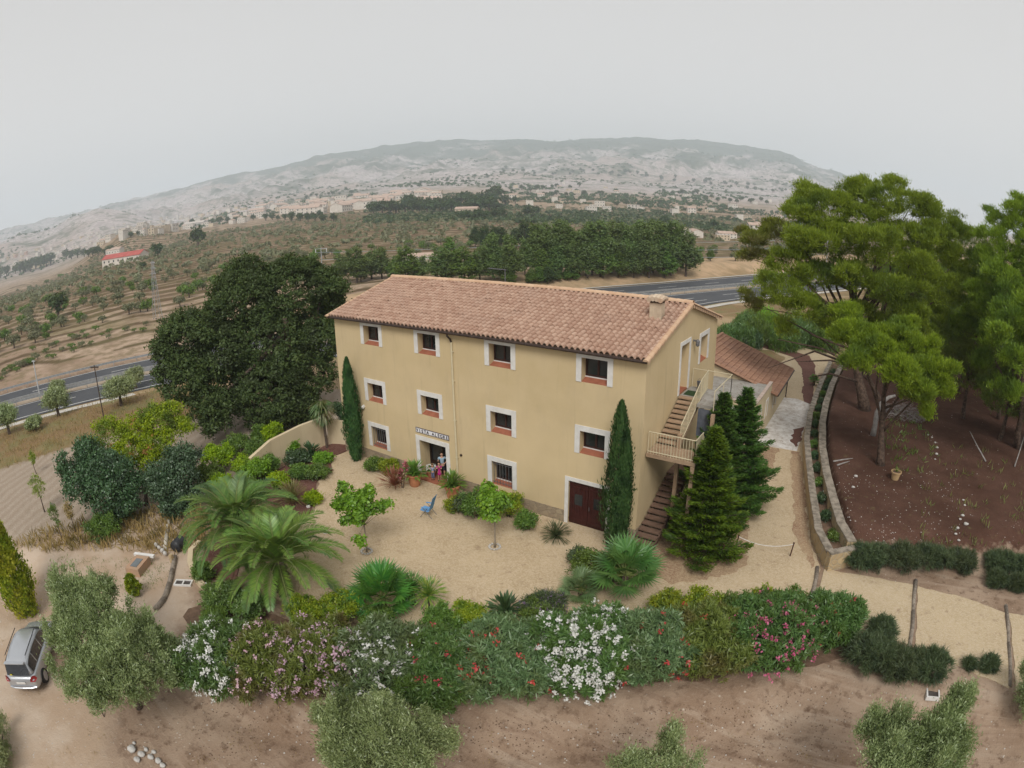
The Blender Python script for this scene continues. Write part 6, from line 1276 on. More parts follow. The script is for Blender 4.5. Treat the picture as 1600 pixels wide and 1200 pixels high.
# ---------------- haze: even air round the whole place ----------------
mb=MB(); mb.bb((-9500,-9500,-460),(9500,9500,720)); hz=mb.build('haze',None); m=bpy.data.materials.new('haze_air'); m.use_nodes=True; t_=m.node_tree; t_.nodes.clear()
pv=t_.nodes.new('ShaderNodeVolumePrincipled'); pv.inputs['Color'].default_value=(.83,.92,1,1); pv.inputs['Density'].default_value=.00024; pv.inputs['Anisotropy'].default_value=.1
oo=t_.nodes.new('ShaderNodeOutputMaterial'); t_.links.new(pv.outputs[0],oo.inputs['Volume']); hz.data.materials.append(m); tag(hz,kind='stuff')
# ---------------- walls, planters and garden things ----------------
def ribbon_wall(mb,path,th,z0,z1,jit=0,seed=0):
    """solid wall along a path of (x,y[,top]) with real thickness"""
    rg=random.Random(seed); P=[]
    for a,b in zip(path[:-1],path[1:]):
        n=max(1,int(math.hypot(b[0]-a[0],b[1]-a[1])/.45))
        for i in range(n): t=i/n; P.append(tuple(a[k]+(b[k]-a[k])*t for k in range(len(a))))
    P.append(tuple(path[-1])); vs=[]
    for i,p in enumerate(P):
        a=P[max(0,i-1)];b=P[min(len(P)-1,i+1)]; d=Vector((b[0]-a[0],b[1]-a[1])).normalized(); n=Vector((-d.y,d.x)); top=(p[2] if len(p)>2 else z1)+rg.uniform(-jit,jit)
        w=th/2+rg.uniform(-jit,jit)*.6
        for s in(-1,1): vs+=[(p[0]+n.x*s*w,p[1]+n.y*s*w,z0),(p[0]+n.x*s*w,p[1]+n.y*s*w,top)]
    fs=[]
    for i in range(len(P)-1):
        a=4*i; fs+=[(a,a+4,a+5,a+1),(a+2,a+3,a+7,a+6),(a+1,a+5,a+7,a+3),(a,a+2,a+6,a+4)]
    fs+=[(0,1,3,2),(4*len(P)-4,4*len(P)-2,4*len(P)-1,4*len(P)-3)]
    return mb.add(vs,fs)
WA=[(27.05,2.0),(26.1,4.0),(25.15,8),(24.2,12.6),(23.5,16.4),(23.0,21.8),(22.85,27),(22.85,33),(22.95,40)]
WB=[(28.0,2.9),(27.2,4.6),(26.42,7.3),(25.62,10.5),(24.86,14.4),(24.25,19.4),(24.0,24.2),(23.97,30),(24.2,36),(24.6,42)]
def wallthing(name,label,path,th,z1,cat='wall',group=None,jit=.02,m=None,cap=True,z0=-.3,seed=0):
    o=Vector((path[0][0],path[0][1],0)); t=empty(name,o,label,cat,group); P=[(p[0]-o.x,p[1]-o.y)+tuple(p[2:]) for p in path]
    mb=MB(); ribbon_wall(mb,P,th,z0,z1,jit,seed); mb.build('masonry',m or M_DRY,t)
    if cap:
        mb=MB(); rg=random.Random(seed)
        for a,b in zip(P[:-1],P[1:]):
            L=math.hypot(b[0]-a[0],b[1]-a[1]); n=max(1,int(L/.42))
            for i in range(n):
                u=(i+.5)/n; x,y=a[0]+(b[0]-a[0])*u,a[1]+(b[1]-a[1])*u; zz=(a[2]+(b[2]-a[2])*u if len(a)>2 else z1); mb.box((x,y,zz+.02+rg.uniform(-.008,.008)),(L/n*rg.uniform(1.0,1.06),th*rg.uniform(.98,1.06),.07),rz=math.atan2(b[1]-a[1],b[0]-a[0])+rg.uniform(-.04,.04))
        mb.build('coping',M_CAP,t,bev=.012)
    return t
wallthing('stone_wall','long curved limestone wall edging the gravel lane, lower of the planter pair',WA,.42,.82,group=None,seed=1)
wallthing('stone_wall','long curved limestone wall holding up the pine woodland, higher of the planter pair',WB,.5,1.12,seed=2)
wallthing('stone_wall','short golden stone end wall closing the planter towards the path',[(27.0,1.72),(28.25,2.72)],.4,.95,seed=3)
wallthing('stone_wall','straight wall end running back from the largest pine to the mulch path',[(24.7,42),(26.0,39.5),(27.3,36.5)],.4,1.3,seed=4,m=M_WALL2,z0=0)
BEDP=[(p[0]+.2,p[1]) for p in WA]+[(p[0]-.2,p[1]) for p in reversed(WB)]
mb=MB(); vs=[(WA[i][0]+.15,WA[i][1],.55) for i in range(9)]+[(WB[i][0]-.15,WB[i][1],.55) for i in range(10)]
n1=9; fs=[(i,i+1,n1+min(9,i+1),n1+i) for i in range(8)]+[(8,17,18)]; mb.add(vs,fs); tag(mb.build('planter_soil',MATS['bed_soil']),kind='structure')
for i in range(17):
    t_=(i+.4)/17; y=2.9+t_*34; xa=np.interp(y,[p[1] for p in WA],[p[0] for p in WA]); xb=np.interp(y,[p[1] for p in WB],[p[0] for p in WB]); f=[.4,.45,.35,.5,.55][i%5]*(1.5 if i>11 else 1)
    w=min(.33,(xb-xa)*.3); bush('planter_shrub','low trailing green plant growing between the two planter walls',((xa+xb)/2,y,.53),[(0,0,.18,w,.42,f*.6),(0,.4,.15,w*.8,.35,f*.5)],[L_DARK,L_SHRUB][i%3==0],60,16,.12,.06,600+i,'plants between the planter walls',cat='plant',stem=False,cr=.13)
wallthing('garden_wall','plastered cream garden wall with a sloping top in front of the dark tree',[(-4.7,-6.5,1.25),(-5.0,-4.6,1.75),(-5.05,-2,1.95),(-4.9,-.2,2.0)],.24,2.,m=M_WALL2,cap=False,jit=0,z0=-.2)
wallthing('garden_wall','short cream garden wall with a dipped top joining the left house corner',[(-4.75,.1,2.0),(-4.2,.45,1.75),(-3.6,.7,1.7),(-3.1,.8,1.95),(-2.8,.85,2.1)],.24,2.,m=M_WALL2,cap=False,jit=0,z0=-.2)
wallthing('garden_wall','low curved yellowish retaining wall beside the drain frame',[(.3,-13.3),(.7,-14.1),(1.7,-14.7),(2.9,-15.1),(4.0,-15.25)],.28,.32,m=M_WALL2,cap=False,jit=0,z0=-1.2)
t=empty('bent_panel',(4.1,-15.1,-.5),'rusty bent sheet with a white edge against the low curved wall','panel'); mb=MB(); ribbon_wall(mb,[(0,0,.85),(.7,-.25,.8),(1.6,-.2,.6)],.03,-.2,.8); mb.build('sheet',mat('rusted_sheet',(.10,.065,.05),(.06,.04,.035),3),t); mb=MB(); mb.tube([(0,0,.88),(.7,-.25,.83),(1.6,-.2,.63)],.03,5); mb.build('edge_strip',M_WHITE,t)
M_LOG=mat('weathered_timber',(.34,.29,.235),(.19,.155,.125),6,.95,.7,bd=.05)
def log(name,label,pts,r,cat='timber',group=None,m=None,sq=False,z=0):
    o=Vector(pts[0]); t=tag(None or MB().tube([Vector(p)-o for p in pts],r,8).build(name,m or M_LOG,None,smooth=True),label,cat,group); t.location=o; return t
for i,(a,b,l) in enumerate([((26.6,1.7),(26.9,-2.6),'first timber step across the path, beside the planter end'),((31.85,2.4),(31.75,-2.9),'middle timber step across the path'),((37.15,1.6),(36.9,-4.4),'third timber step across the path at the right, the longest')]):
    o=empty('timber_step',(a[0],a[1],[.02,-.0,-.03][i]),l,'step','timber steps'); d=Vector((b[0]-a[0],b[1]-a[1],0)); rg=random.Random(i)
    for k in range(2):
        mb=MB(); mb.tube([d*(.5*k+.004)+Vector((0,0,.04)),d*(.5*k+.25)+Vector((rg.uniform(-.05,.05),0,.05)),d*(.5*k+.496)+Vector((0,0,.04))],[.11,.1,.095],9); mb.build('beam',M_LOG,o,smooth=True)
LG=[tuple(float(q) for q in hit(px,py)[:2]) for px,py in ((266,800),(262,830),(258,862),(274,872),(270,893),(265,915),(257,938),(243,955))]
lgl=['white painted log nearest the dark trees','white painted log just behind the black barrel','log beside the black barrel','grey log in front of the black barrel','grey log left of the drain frame','grey log below the drain frame','grey log nearest the large olive']
for i in range(7):
    if i==2: continue
    a,b=LG[i],LG[i+1]; m=mat('whitewashed_log',(.56,.52,.45),(.38,.34,.28),3,.9,.5) if i<2 else M_LOG
    log('edging_log',lgl[i],[(a[0],a[1],gz(*a)+.08),((a[0]+b[0])/2+.03,(a[1]+b[1])/2,gz(*a)+.09),(b[0]-.05,b[1]+.04,gz(*b)+.07)],.14,'log','log edging',m)
# black barrel on its side
bq=hit(271,866); z_=float(bq[2]); t=empty('plastic_barrel',(float(bq[0]),float(bq[1]),z_),'black plastic barrel tipped on its side beside the log edging','barrel'); mb=MB(); mb.lathe([(.0,-.0),(.29,.0),(.31,.12),(.335,.35),(.36,.62),(.385,.64),(.385,.68),(.34,.68),(.31,.2),(0,.15)],n=18,cap=False)
o=mb.build('body',mat('black_plastic',(.022,.024,.028),(.035,.036,.04),3,.45,0),t,smooth=True); o.rotation_euler=(math.radians(-98),0,math.radians(28)); o.location=(0,.2,.36)
bq=hit(270,878); tt=empty('stone_post',tuple(float(q) for q in bq),'short ochre stone post in front of the black barrel','post'); mb=MB(); mb.box((0,0,.2),(.24,.24,.5),rz=.4,taper=.85); mb.build('shaft',M_DRY,tt,bev=.02)
# brick block with slate plate
bq=hit(218,890); zb=float(bq[2]); t=empty('brick_plinth',(float(bq[0]),float(bq[1]),zb),'reddish brick plinth with a grey plate beside the yellow edged shrub','plinth',rz=.62); mb=MB(); mb.box((0,0,.22),(.85,1.3,.44)); mb.build('brickwork',mat('salmon_brick',(.45,.27,.17),(.36,.26,.18),2.5,.9,.3),t)
mb=MB(); mb.box((0,-.05,.452),(.42,.75,.025)); mb.build('plate',mat('slate_plate',(.17,.19,.20),(.12,.135,.14),3,.4,.1),t); mb=MB(); mb.box((0,.8,.38),(1.3,.2,.12)); mb.build('ledge',M_WHITE,t); 
for i in range(4): mb=MB(); mb.blob((-.6+i*.4,1.15,.18),(.14,.12,.13),i,7,5); tag(mb.build('white_stone',MATS['white_stone'],None,smooth=True),'whitish stone in a short row behind the brick plinth','stone','stones behind the plinth').location=(float(bq[0])-.7,float(bq[1])+.6,zb) 
# drain frames
def frame(label,x,y,rz,w,h,n,z=None):
    q_=hit(x,y); x,y=float(q_[0]),float(q_[1])
    z=gz(x,y) if z is None else z; t=empty('drain_frame',(x,y,z),label,'drain cover',rz=rz); mb=MB(); e=.07
    mb.bb((-w/2,-h/2,-.1),(w/2,-h/2+e,.09)); mb.bb((-w/2,h/2-e,-.1),(w/2,h/2,.09))
    for i in range(n+1): x0=-w/2+(w-e)*i/n; mb.bb((x0,-h/2+e,-.1),(x0+e,h/2-e,.089))
    mb.build('frame',M_WHITE,t); mb=MB(); mb.bb((-w/2+e,-h/2+e,-.1),(w/2-e,h/2-e,.045)); mb.build('grate',mat('drain_grate',(.10,.085,.075),(.06,.05,.045),9,.8,.3),t)
frame('white double drain frame set in the ground by the log edging',287,912,.75,.95,.48,2)
frame('white square drain cover on the bare soil below the lavender mounds',1457,1084,.1,.62,.62,1)
# rope barrier
M_RUST=mat('rusty_iron',(.10,.045,.03),(.06,.03,.022),6,.8,.2)
rp=[]
for x,y,l in ((22.32,1.71,'left rusty post holding the white rope'),(25.07,2.17,'right rusty post holding the white rope near the planter'),(21.92,.51,'rusty post half hidden in the broad conifer')):
    t=empty('rusty_post',(x,y,.045),l,'post'); mb=MB(); mb.tube([(0,0,-.1),(.05,.02,.72)],.035,6); mb.lathe([(.05,.72),(.05,.76),(.0,.79)],(.05,.02,0),8); mb.build('bar',M_RUST,t); rp.append(Vector((x+.05,y+.02,.72)))
mb=MB(); mb.tube([rp[0].lerp(rp[1],i/14)-Vector((0,0,1.15*.4*4*(i/14)*(1-i/14)*.62)) for i in range(15)],.018,6); tag(mb.build('rope',mat('white_rope',(.72,.7,.66),None,20,.9,.2)),'sagging white rope across the lane between two rusty posts','rope')
# yard lamps
for x,y,l in ((4.5,-7.95,'small white ground lamp alone in the gravel'),(1.55,-6.75,'small white ground lamp at the edge of the mulch bed')):
    t=empty('ground_lamp',(x,y,.045),l,'lamp'); mb=MB(); mb.lathe([(.12,0),(.13,.08),(.1,.14),(0,.17)],n=12,cap=False); mb.build('housing',M_WHITE,t,smooth=True); mb=MB(); mb.lathe([(.06,.1),(.06,.18),(0,.2)],n=10,cap=False); mb.build('lens',M_GLASS,t)
# pots
M_POT=mat('terracotta_pot',(.46,.20,.10),(.36,.155,.08),4,.85,.2)
def pot(name,label,x,y,z,r,h,m=None,cat='potted plant'):
    t=empty(name,(x,y,z),label,cat); mb=MB(); mb.lathe([(r*.62,0),(r*.72,h*.1),(r*.9,h*.75),(r*.92,h*.84),(r*1.08,h*.86),(r*1.08,h),(r*.92,h),(r*.88,h*.86)],n=20,cap=False); mb.build('pot',m or M_POT,t,smooth=False)
    mb=MB(); mb.lathe([(r*.9,h*.86),(0,h*.9)],n=16,cap=False); mb.build('soil',MATS['bed_soil'],t); return t
q=aty=lambda px,py,y: CW+ray(px,py)*((y-CW[1])/ray(px,py)[1])
for px,py,l,sd in ((644,761,'terracotta pot with a spiky cycad left of the entrance',1),(703,780,'terracotta pot with a spiky cycad right of the entrance, nearer the downpipe',2)):
    b=at(px,py,.05); t=pot('potted_cycad',l,float(b[0]),float(b[1])+.25,.045,.42,.78); rosette('x','',(0,0,.72),.06,.92,700+sd,150,leafmat('leaf_cycad',(.07,.16,.03),(.15,.25,.05),(.05,.12,.03),1,.3,.06),.085,False,parent=t,lo=-.15)
t=pot('flower_pot','terracotta pot of white flowers on the doorstep left of the children',4.62,.22,.1,.28,.42)
leaf_crown('leaves',[(0,0,.52,.26,.26,.16)],40,12,.1,.06,L_SHRUB,t,710,.1); leaf_crown('flowers',[(0,0,.62,.28,.28,.14)],50,10,.07,.06,F_WHITE,t,711,.07,inner=.8)
b=at(1398,749,gz(30.0,11.2)); t=pot('garden_urn','wide rimmed yellowish terracotta urn with a sprig on the pine woodland floor',float(b[0]),float(b[1]),gz(b[0],b[1])-.02,.33,.55,mat('pale_terracotta',(.50,.35,.18),(.42,.28,.15),4,.85,.2)); rosette('x','',(0,0,.5),0,.35,712,30,L_SHRUB,.04,False,parent=t,lo=.6)
# driftwood trunk and brush pile by the pines
b=at(1364,680,gz(28.3,18.2)); t=empty('cut_tree_trunk',(float(b[0]),float(b[1]),gz(b[0],b[1])),'pale bent cut trunk standing behind the straight pine','dead tree'); mb=MB(); mb.tube([(0,0,-.1),(.02,.1,.7),(0,.25,1.5),(.2,.5,2.2),(.7,.9,2.6),(1.2,1.3,2.7)],[.24,.2,.19,.17,.13,.09],9); mb.build('bark',mat('grey_deadwood',(.36,.34,.32),(.22,.2,.19),3,.9,.4),t,smooth=True); mb=MB(); mb.tube([(.25,.0,1.1),(1.0,.3,1.7),(1.9,.5,1.6)],[.06,.04,.02],5); mb.build('branch',MATS['grey_deadwood'],t)
b=at(1408,650,1.4); t=empty('brush_pile',(float(b[0]),float(b[1]),gz(b[0],b[1])),'tangled pile of grey dead branches behind the straight pine','brush pile'); rg=random.Random(3); mb=MB()
for i in range(420):
    a=rg.uniform(0,6.28); r=rg.random()**.5*2.1; p=Vector((math.cos(a)*r,math.sin(a)*r*.7,rg.uniform(0,1.5*(1-r/2.6)))); d=Vector((rg.uniform(-1,1),rg.uniform(-1,1),rg.uniform(-.25,.6))).normalized()*rg.uniform(.3,1.0); mb.tube([p-d*.5,p+Vector((rg.uniform(-.1,.1),0,.05)),p+d*.5],[.016,.012,.006],3,cap=False)
o=mb.build('branches',mat('grey_twig',(.28,.25,.235),(.17,.15,.145),3)) ; o.parent=t; tag(o,kind='stuff')
for i,(px,py,L_) in enumerate(((1302,722,1.6),(1308,728,1.2),(1585,730,2.6),(1540,722,2.2))):
    b=hit(px,py); rg=random.Random(i+40); mb=MB(); a=[.7,.9,1.2,2.3][i]; up=[.0,.0,1.6,1.3][i]; mb.tube([(0,0,.05),(math.cos(a)*L_*.5,math.sin(a)*L_*.5,.08+up*.45),(math.cos(a)*L_,math.sin(a)*L_,.08+up)],[.06,.045,.02],6)
    o=mb.build('fallen_branch',MATS['grey_deadwood'],None,smooth=True); o.location=tuple(b); tag(o,['pale stick lying against the higher planter wall','second pale stick lying by the higher planter wall','bare leaning stem at the right edge of the woodland','bare leaning stem in the middle of the woodland clearing'][i],'branch')
# stones
def stone_thing(px,py,r,i,label,group=None,z=None):
    b=hit(px,py); 
    if b is None: return
    mb=MB(); mb.blob((0,0,r*.35),(r,r*.8,r*.55),i,8,5,.18); o=mb.build('white_stone',MATS['white_stone'],None,smooth=True); o.location=tuple(b); tag(o,label,'stone',group)
rg=random.Random(8)
for i,(px,py,r) in enumerate([(207,1172,.22),(222,1180,.19),(236,1184,.17),(248,1190,.16),(215,1188,.17),(229,1172,.12),(241,1176,.12),(255,1197,.15),(210,1162,.1)]): stone_thing(px,py,r,i,'whitish boulder heaped at the bottom below the large olive','boulder heap')
for i,(px,py,r) in enumerate([(1450,680,.09),(1456,684,.1),(1461,692,.1),(1464,700,.12),(1463,710,.13),(1461,718,.08)]): stone_thing(px,py,r,20+i,'white stone in the curved line on the woodland floor','curved stone line')
for i,(px,py,r) in enumerate([(1505,782,.09),(1507,790,.09),(1504,806,.12),(1500,812,.1),(1496,826,.12),(1493,835,.1),(1509,820,.16),(1498,845,.1)]): stone_thing(px,py,r,40+i,'white stone in the straight line near the right lavender row','straight stone line')
stone_thing(1337,745,.14,60,'single larger white stone left of the urn'); stone_thing(1333,762,.12,61,'single white stone below left of the urn')
def pebbles(name,pts,r,m,seed):
    rg=np.random.default_rng(seed); n=len(pts); base=np.array([[1,0,0],[0,1,0],[-1,0,0],[0,-1,0],[0,0,1.]]); V=np.array(pts)[:,None,:]+base[None]*(r*rg.uniform(.4,1.5,n))[:,None,None]*rg.uniform(.6,1.1,(n,5,1)); F_=np.array([[0,1,4],[1,2,4],[2,3,4],[3,0,4]]); Fq=(np.arange(n)[:,None,None]*5+F_[None]).reshape(-1,3)
    return tag(npmesh(name,V.reshape(-1,3),Fq,m,None,None,quad=3),kind='stuff')
pebbles('pebbles',scatter_px(800,0,1600,880,1200,lambda x,y,z: z<-.2,11),.035,MATS['white_stone'],1)
pebbles('woodland_pebbles',scatter_px(700,1300,1500,730,860,lambda x,y,z: z>.6,12)[:260]+scatter_px(160,1290,1600,620,870,lambda x,y,z: z>.6,13),.032,MATS['white_stone'],2)
pebbles('leaf_litter',scatter_px(2600,300,1330,1050,1190,lambda x,y,z: z<-.2,14),.03,MATS['bed_soil'],3)
# irrigation hose
hp_=[hit(px,py) for px,py in ((200,849),(230,842),(262,834),(285,822))]; tag(MB().tube([p+np.array([0,0,.03]) for p in hp_],.018,5).build('hose',mat('black_hose',(.03,.03,.03))),'black irrigation hose lying across the pale soil left of the palms','hose')
hp_=[hit(px,py) for px,py in ((270,1045),(285,1052),(300,1048),(305,1058),(288,1062),(276,1056))]; tag(MB().tube([p+np.array([0,0,.04]) for p in hp_],.02,5).build('hose',MATS['black_hose']),'coiled black hose between the large olive and the white oleander','hose')
b=hit(163,1120); t=empty('leaning_stake',tuple(b),'dark leaning stake with a stone at its foot under the large olive','stake'); mb=MB(); mb.tube([(0,0,0),(-.75,.1,1.1)],.03,6); mb.build('rod',M_CREO,t)
# ---------------- folding chair ----------------
M_BLUE=mat('blue_canvas',(.15,.34,.62),(.11,.28,.54),4,.7,.1)
t=empty('garden_chair',(7.5,-3.4,.047),'light blue high backed folding chair alone on the gravel','chair',rz=math.radians(195))
def slab(pts,th,name,m,parent,w=.5):
    mb=MB(); vs=[]
    for x,z in pts: vs+=[(x,-w/2,z),(x,w/2,z),(x,w/2,z-th),(x,-w/2,z-th)]
    fs=[]
    for i in range(len(pts)-1):
        a=4*i; fs+=[(a,a+1,a+5,a+4),(a+1,a+2,a+6,a+5),(a+2,a+3,a+7,a+6),(a+3,a,a+4,a+7)]
    fs+=[(3,2,1,0),(4*len(pts)-4,4*len(pts)-3,4*len(pts)-2,4*len(pts)-1)]; mb.add(vs,fs); return mb.build(name,m,parent)
slab([(.30,.44),(.1,.41),(-.12,.40),(-.2,.42)],.03,'seat',M_BLUE,t)
slab([(-.2,.42),(-.27,.62),(-.36,.9),(-.46,1.18),(-.5,1.26)],.03,'backrest',M_BLUE,t); 
for s in(-1,1):
    slab([(.2,.64),(-.05,.65),(-.28,.66)],.03,'armrest',M_BLUE,t,.06).location=(0,s*.29,0)
    for a,b_ in (((.32,.0),(-.16,.62)),((-.38,.0),(.16,.62))): mb=MB(); mb.tube([(a[0],s*.27,a[1]),(b_[0],s*.27,b_[1])],.014,6); mb.build('leg',M_IRON,t)
# ---------------- people in the doorway ----------------
M_SKIN=mat('skin',(.52,.31,.22),(.48,.28,.2),8,.6,0); M_HAIR=mat('dark_hair',(.03,.02,.015),(.045,.03,.02),9,.6,.2); M_HAIR2=mat('fair_hair',(.25,.16,.08),(.2,.12,.06),9,.6,.2)
def skinmesh(name,joints,edges,m,parent,sub=2):
    me=bpy.data.meshes.new(name); me.from_pydata([j[0] for j in joints],edges,[]); o=bpy.data.objects.new(name,me); link(o,parent); me.materials.append(m)
    md=o.modifiers.new('skin','SKIN'); md.use_smooth_shade=True; sv=me.skin_vertices[0].data
    for i,j in enumerate(joints): sv[i].radius=(j[1],j[2] if len(j)>2 else j[1]); sv[i].use_root=(i==0)
    s=o.modifiers.new('sub','SUBSURF'); s.levels=sub; s.render_levels=sub; return o
def person(label,x,y,z,rz,h,top,bottom,hair,dress=False,arms='down',kid=1.):
    t=empty('person',(x,y,z),label,'person',rz=rz); k=h/1.75; hs=kid # head scale for children
    J=[];E_=[]
    def a(p,r,par=None,r2=None,kk=1):
        J.append((tuple(q*k for q in p),r*k,(r2 or r)*k)); 
        if par is not None: E_.append((par,len(J)-1))
        return len(J)-1
    pel=a((0,0,.95),.13,None,.10); wa=a((0,0,1.12),.12,pel,.09); chs=a((0,.0,1.32),.15,wa,.10); nk0=a((0,0,1.46),.06,chs); nk=a((0,-.01,1.52),.048,nk0)
    hd0=a((0,-.01,1.57),.07*hs,nk); hd=a((0,-.015,1.57+.08*hs),.085*hs,hd0,.095*hs); a((0,0,1.57+.16*hs),.062*hs,hd)
    nose=a((0,-.115*hs,1.57+.055*hs),.012*hs,hd)
    for s in(-1,1):
        a((s*.092*hs,0,1.57+.06*hs),.018*hs,hd)
        sh=a((s*.19,0,1.42),.058,chs)
        if arms=='down' or (arms=='hip' and s<0): el=a((s*.25,.02,1.14),.042,sh); wr=a((s*.25,-.08,.9),.028,el); dd=(0,-.02,-1)
        elif arms=='up': el=a((s*.22,-.12,1.18),.042,sh); wr=a((s*.07,-.2,1.38),.028,el); dd=(-s*.3,.0,.9)
        elif arms=='out': el=a((s*.32,-.05,1.25),.042,sh); wr=a((s*.42,-.1,1.45),.028,el); dd=(s*.2,0,.9)
        else: el=a((s*.34,.06,1.2),.042,sh); wr=a((s*.18,-.06,1.05),.028,el); dd=(-s*.8,-.1,-.3)
        W_=Vector(J[wr][0])/k; D_=Vector(dd).normalized(); S_=D_.orthogonal().normalized(); pm=a(tuple(W_+D_*.05),.03,wr,.018)
        for f in range(4):
            o_=S_*(f-1.5)*.019; b1_=a(tuple(W_+D_*.10+o_),.0095,pm); a(tuple(W_+D_*(.135+.012*(1 if f in(1,2) else 0))+o_*1.1+Vector((0,-.015,0))),.008,b1_)
        b1_=a(tuple(W_+D_*.065+S_*.045),.011,pm); a(tuple(W_+D_*.1+S_*.06),.009,b1_)
        hp2=a((s*.09,0,.88),.095,pel); kn=a((s*.1,-.02,.5),.06,hp2); an=a((s*.1,.02,.09),.038,kn); ft=a((s*.11,-.06,.04),.036,an,.045); a((s*.12,-.16,.03),.03,ft)
    body=skinmesh('body',J,E_,M_SKIN,t,1)
    # eyes and mouth
    for s in(-1,1): mb=MB(); mb.blob((s*.034*hs*k,-.093*hs*k,(1.57+.085*hs)*k),(.011*k*hs,.006*k,.007*k*hs),1,6,4,0); mb.build('eye',M_HAIR,t)
    mb=MB(); mb.blob((0,-.097*hs*k,(1.57+.015*hs)*k),(.024*k*hs,.006*k,.006*k),1,6,4,0); mb.build('mouth',mat('lips',(.4,.14,.12)),t)
    HJ=[((0,.02*k,(1.57+.12*hs)*k),.098*hs*k,.1*hs*k),((0,.035*k,(1.57+.19*hs)*k),.06*hs*k,.07*hs*k),((0,.06*k,(1.57+.03*hs)*k),.075*hs*k,.06*hs*k)]; HE=[(0,1),(0,2)]
    if dress: HJ.append(((0,.08*k,1.42*k),.06*k,.045*k)); HE.append((2,3))
    skinmesh('hair',HJ,HE,hair,t,1)
    # shirt or dress with sleeves
    J2=[((0,0,.98*k),.145*k,.115*k),((0,0,1.12*k),.135*k,.105*k),((0,0,1.32*k),.165*k,.118*k),((0,0,1.45*k),.075*k,.07*k)]; E2=[(0,1),(1,2),(2,3)]
    for s in(-1,1):
        idx=[i for i,j in enumerate(J) if abs(j[0][2]-1.42*k)<1e-6 and abs(j[0][0]-s*.19*k)<1e-6][0]; el=Vector(J[idx+1][0]); p0=Vector(J[idx][0]); J2+= [(tuple(p0),.072*k,.072*k),(tuple(p0.lerp(el,.6)),.06*k,.06*k)]; n=len(J2); E2+=[(2,n-2),(n-2,n-1)]
    if dress: J2+=[((0,0,.75*k),.2*k,.17*k),((0,0,.5*k),.24*k,.2*k)]; n=len(J2); E2+=[(0,n-2),(n-2,n-1)]
    skinmesh('dress' if dress else 'shirt',J2,E2,top,t,1)
    if bottom:
        J3=[((0,0,.96*k),.15*k,.12*k)];E3=[]
        for s in(-1,1): J3+=[((s*.09*k,0,.86*k),.108*k,.11*k),((s*.1*k,-.02*k,.5*k),.08*k,.085*k)]+([((s*.1*k,.015*k,.13*k),.062*k,.066*k)] if bottom[1] else []); n=len(J3); m_=3 if bottom[1] else 2; E3+=[(0,n-m_)]+[(n-m_+i,n-m_+i+1) for i in range(m_-1)]
        skinmesh('trousers' if bottom[1] else 'shorts',J3,E3,bottom[0],t,1)
    mb=MB()
    for s in(-1,1): mb.box((s*.115*k,-.07*k,.035*k),(.1*k,.27*k,.075*k))
    mb_=[]; 
    for s in(-1,1): m2=MB(); m2.box((s*.115*k,-.07*k,.035*k),(.1*k,.27*k,.075*k)); m2.build('shoe',mat('dark_shoe',(.05,.04,.04)),t,bev=.01)
    return t
fcl=lambda s,c: mat(s,c,tuple(q*.8 for q in c),14,.85,.2)
pm_=aty(690.3,721.6,.42); person('adult in a pale blue shirt and dark shorts standing behind the two children',float(pm_[0])+.0,.45,.102,math.radians(38),1.64,fcl('pale_blue_cloth',(.36,.50,.62)),(fcl('dark_cloth',(.04,.045,.06)),False),M_HAIR,arms='hip')
pg=aty(687,732,.12); person('girl in a magenta dress holding her hands to her mouth in the doorway',float(pg[0])-.02,.1,.102,math.radians(34),1.13,fcl('magenta_cloth',(.45,.02,.20)),None,M_HAIR,dress=True,arms='up',kid=1.3)
pt=aty(678.3,738,.12); person('toddler in a light blue outfit beside the pot of white flowers',float(pt[0])+.02,-.02,.102,math.radians(30),.93,fcl('light_blue_cloth',(.30,.36,.52)),(fcl('blue_grey_cloth',(.16,.2,.34)),True),M_HAIR2,arms='out',kid=1.45)
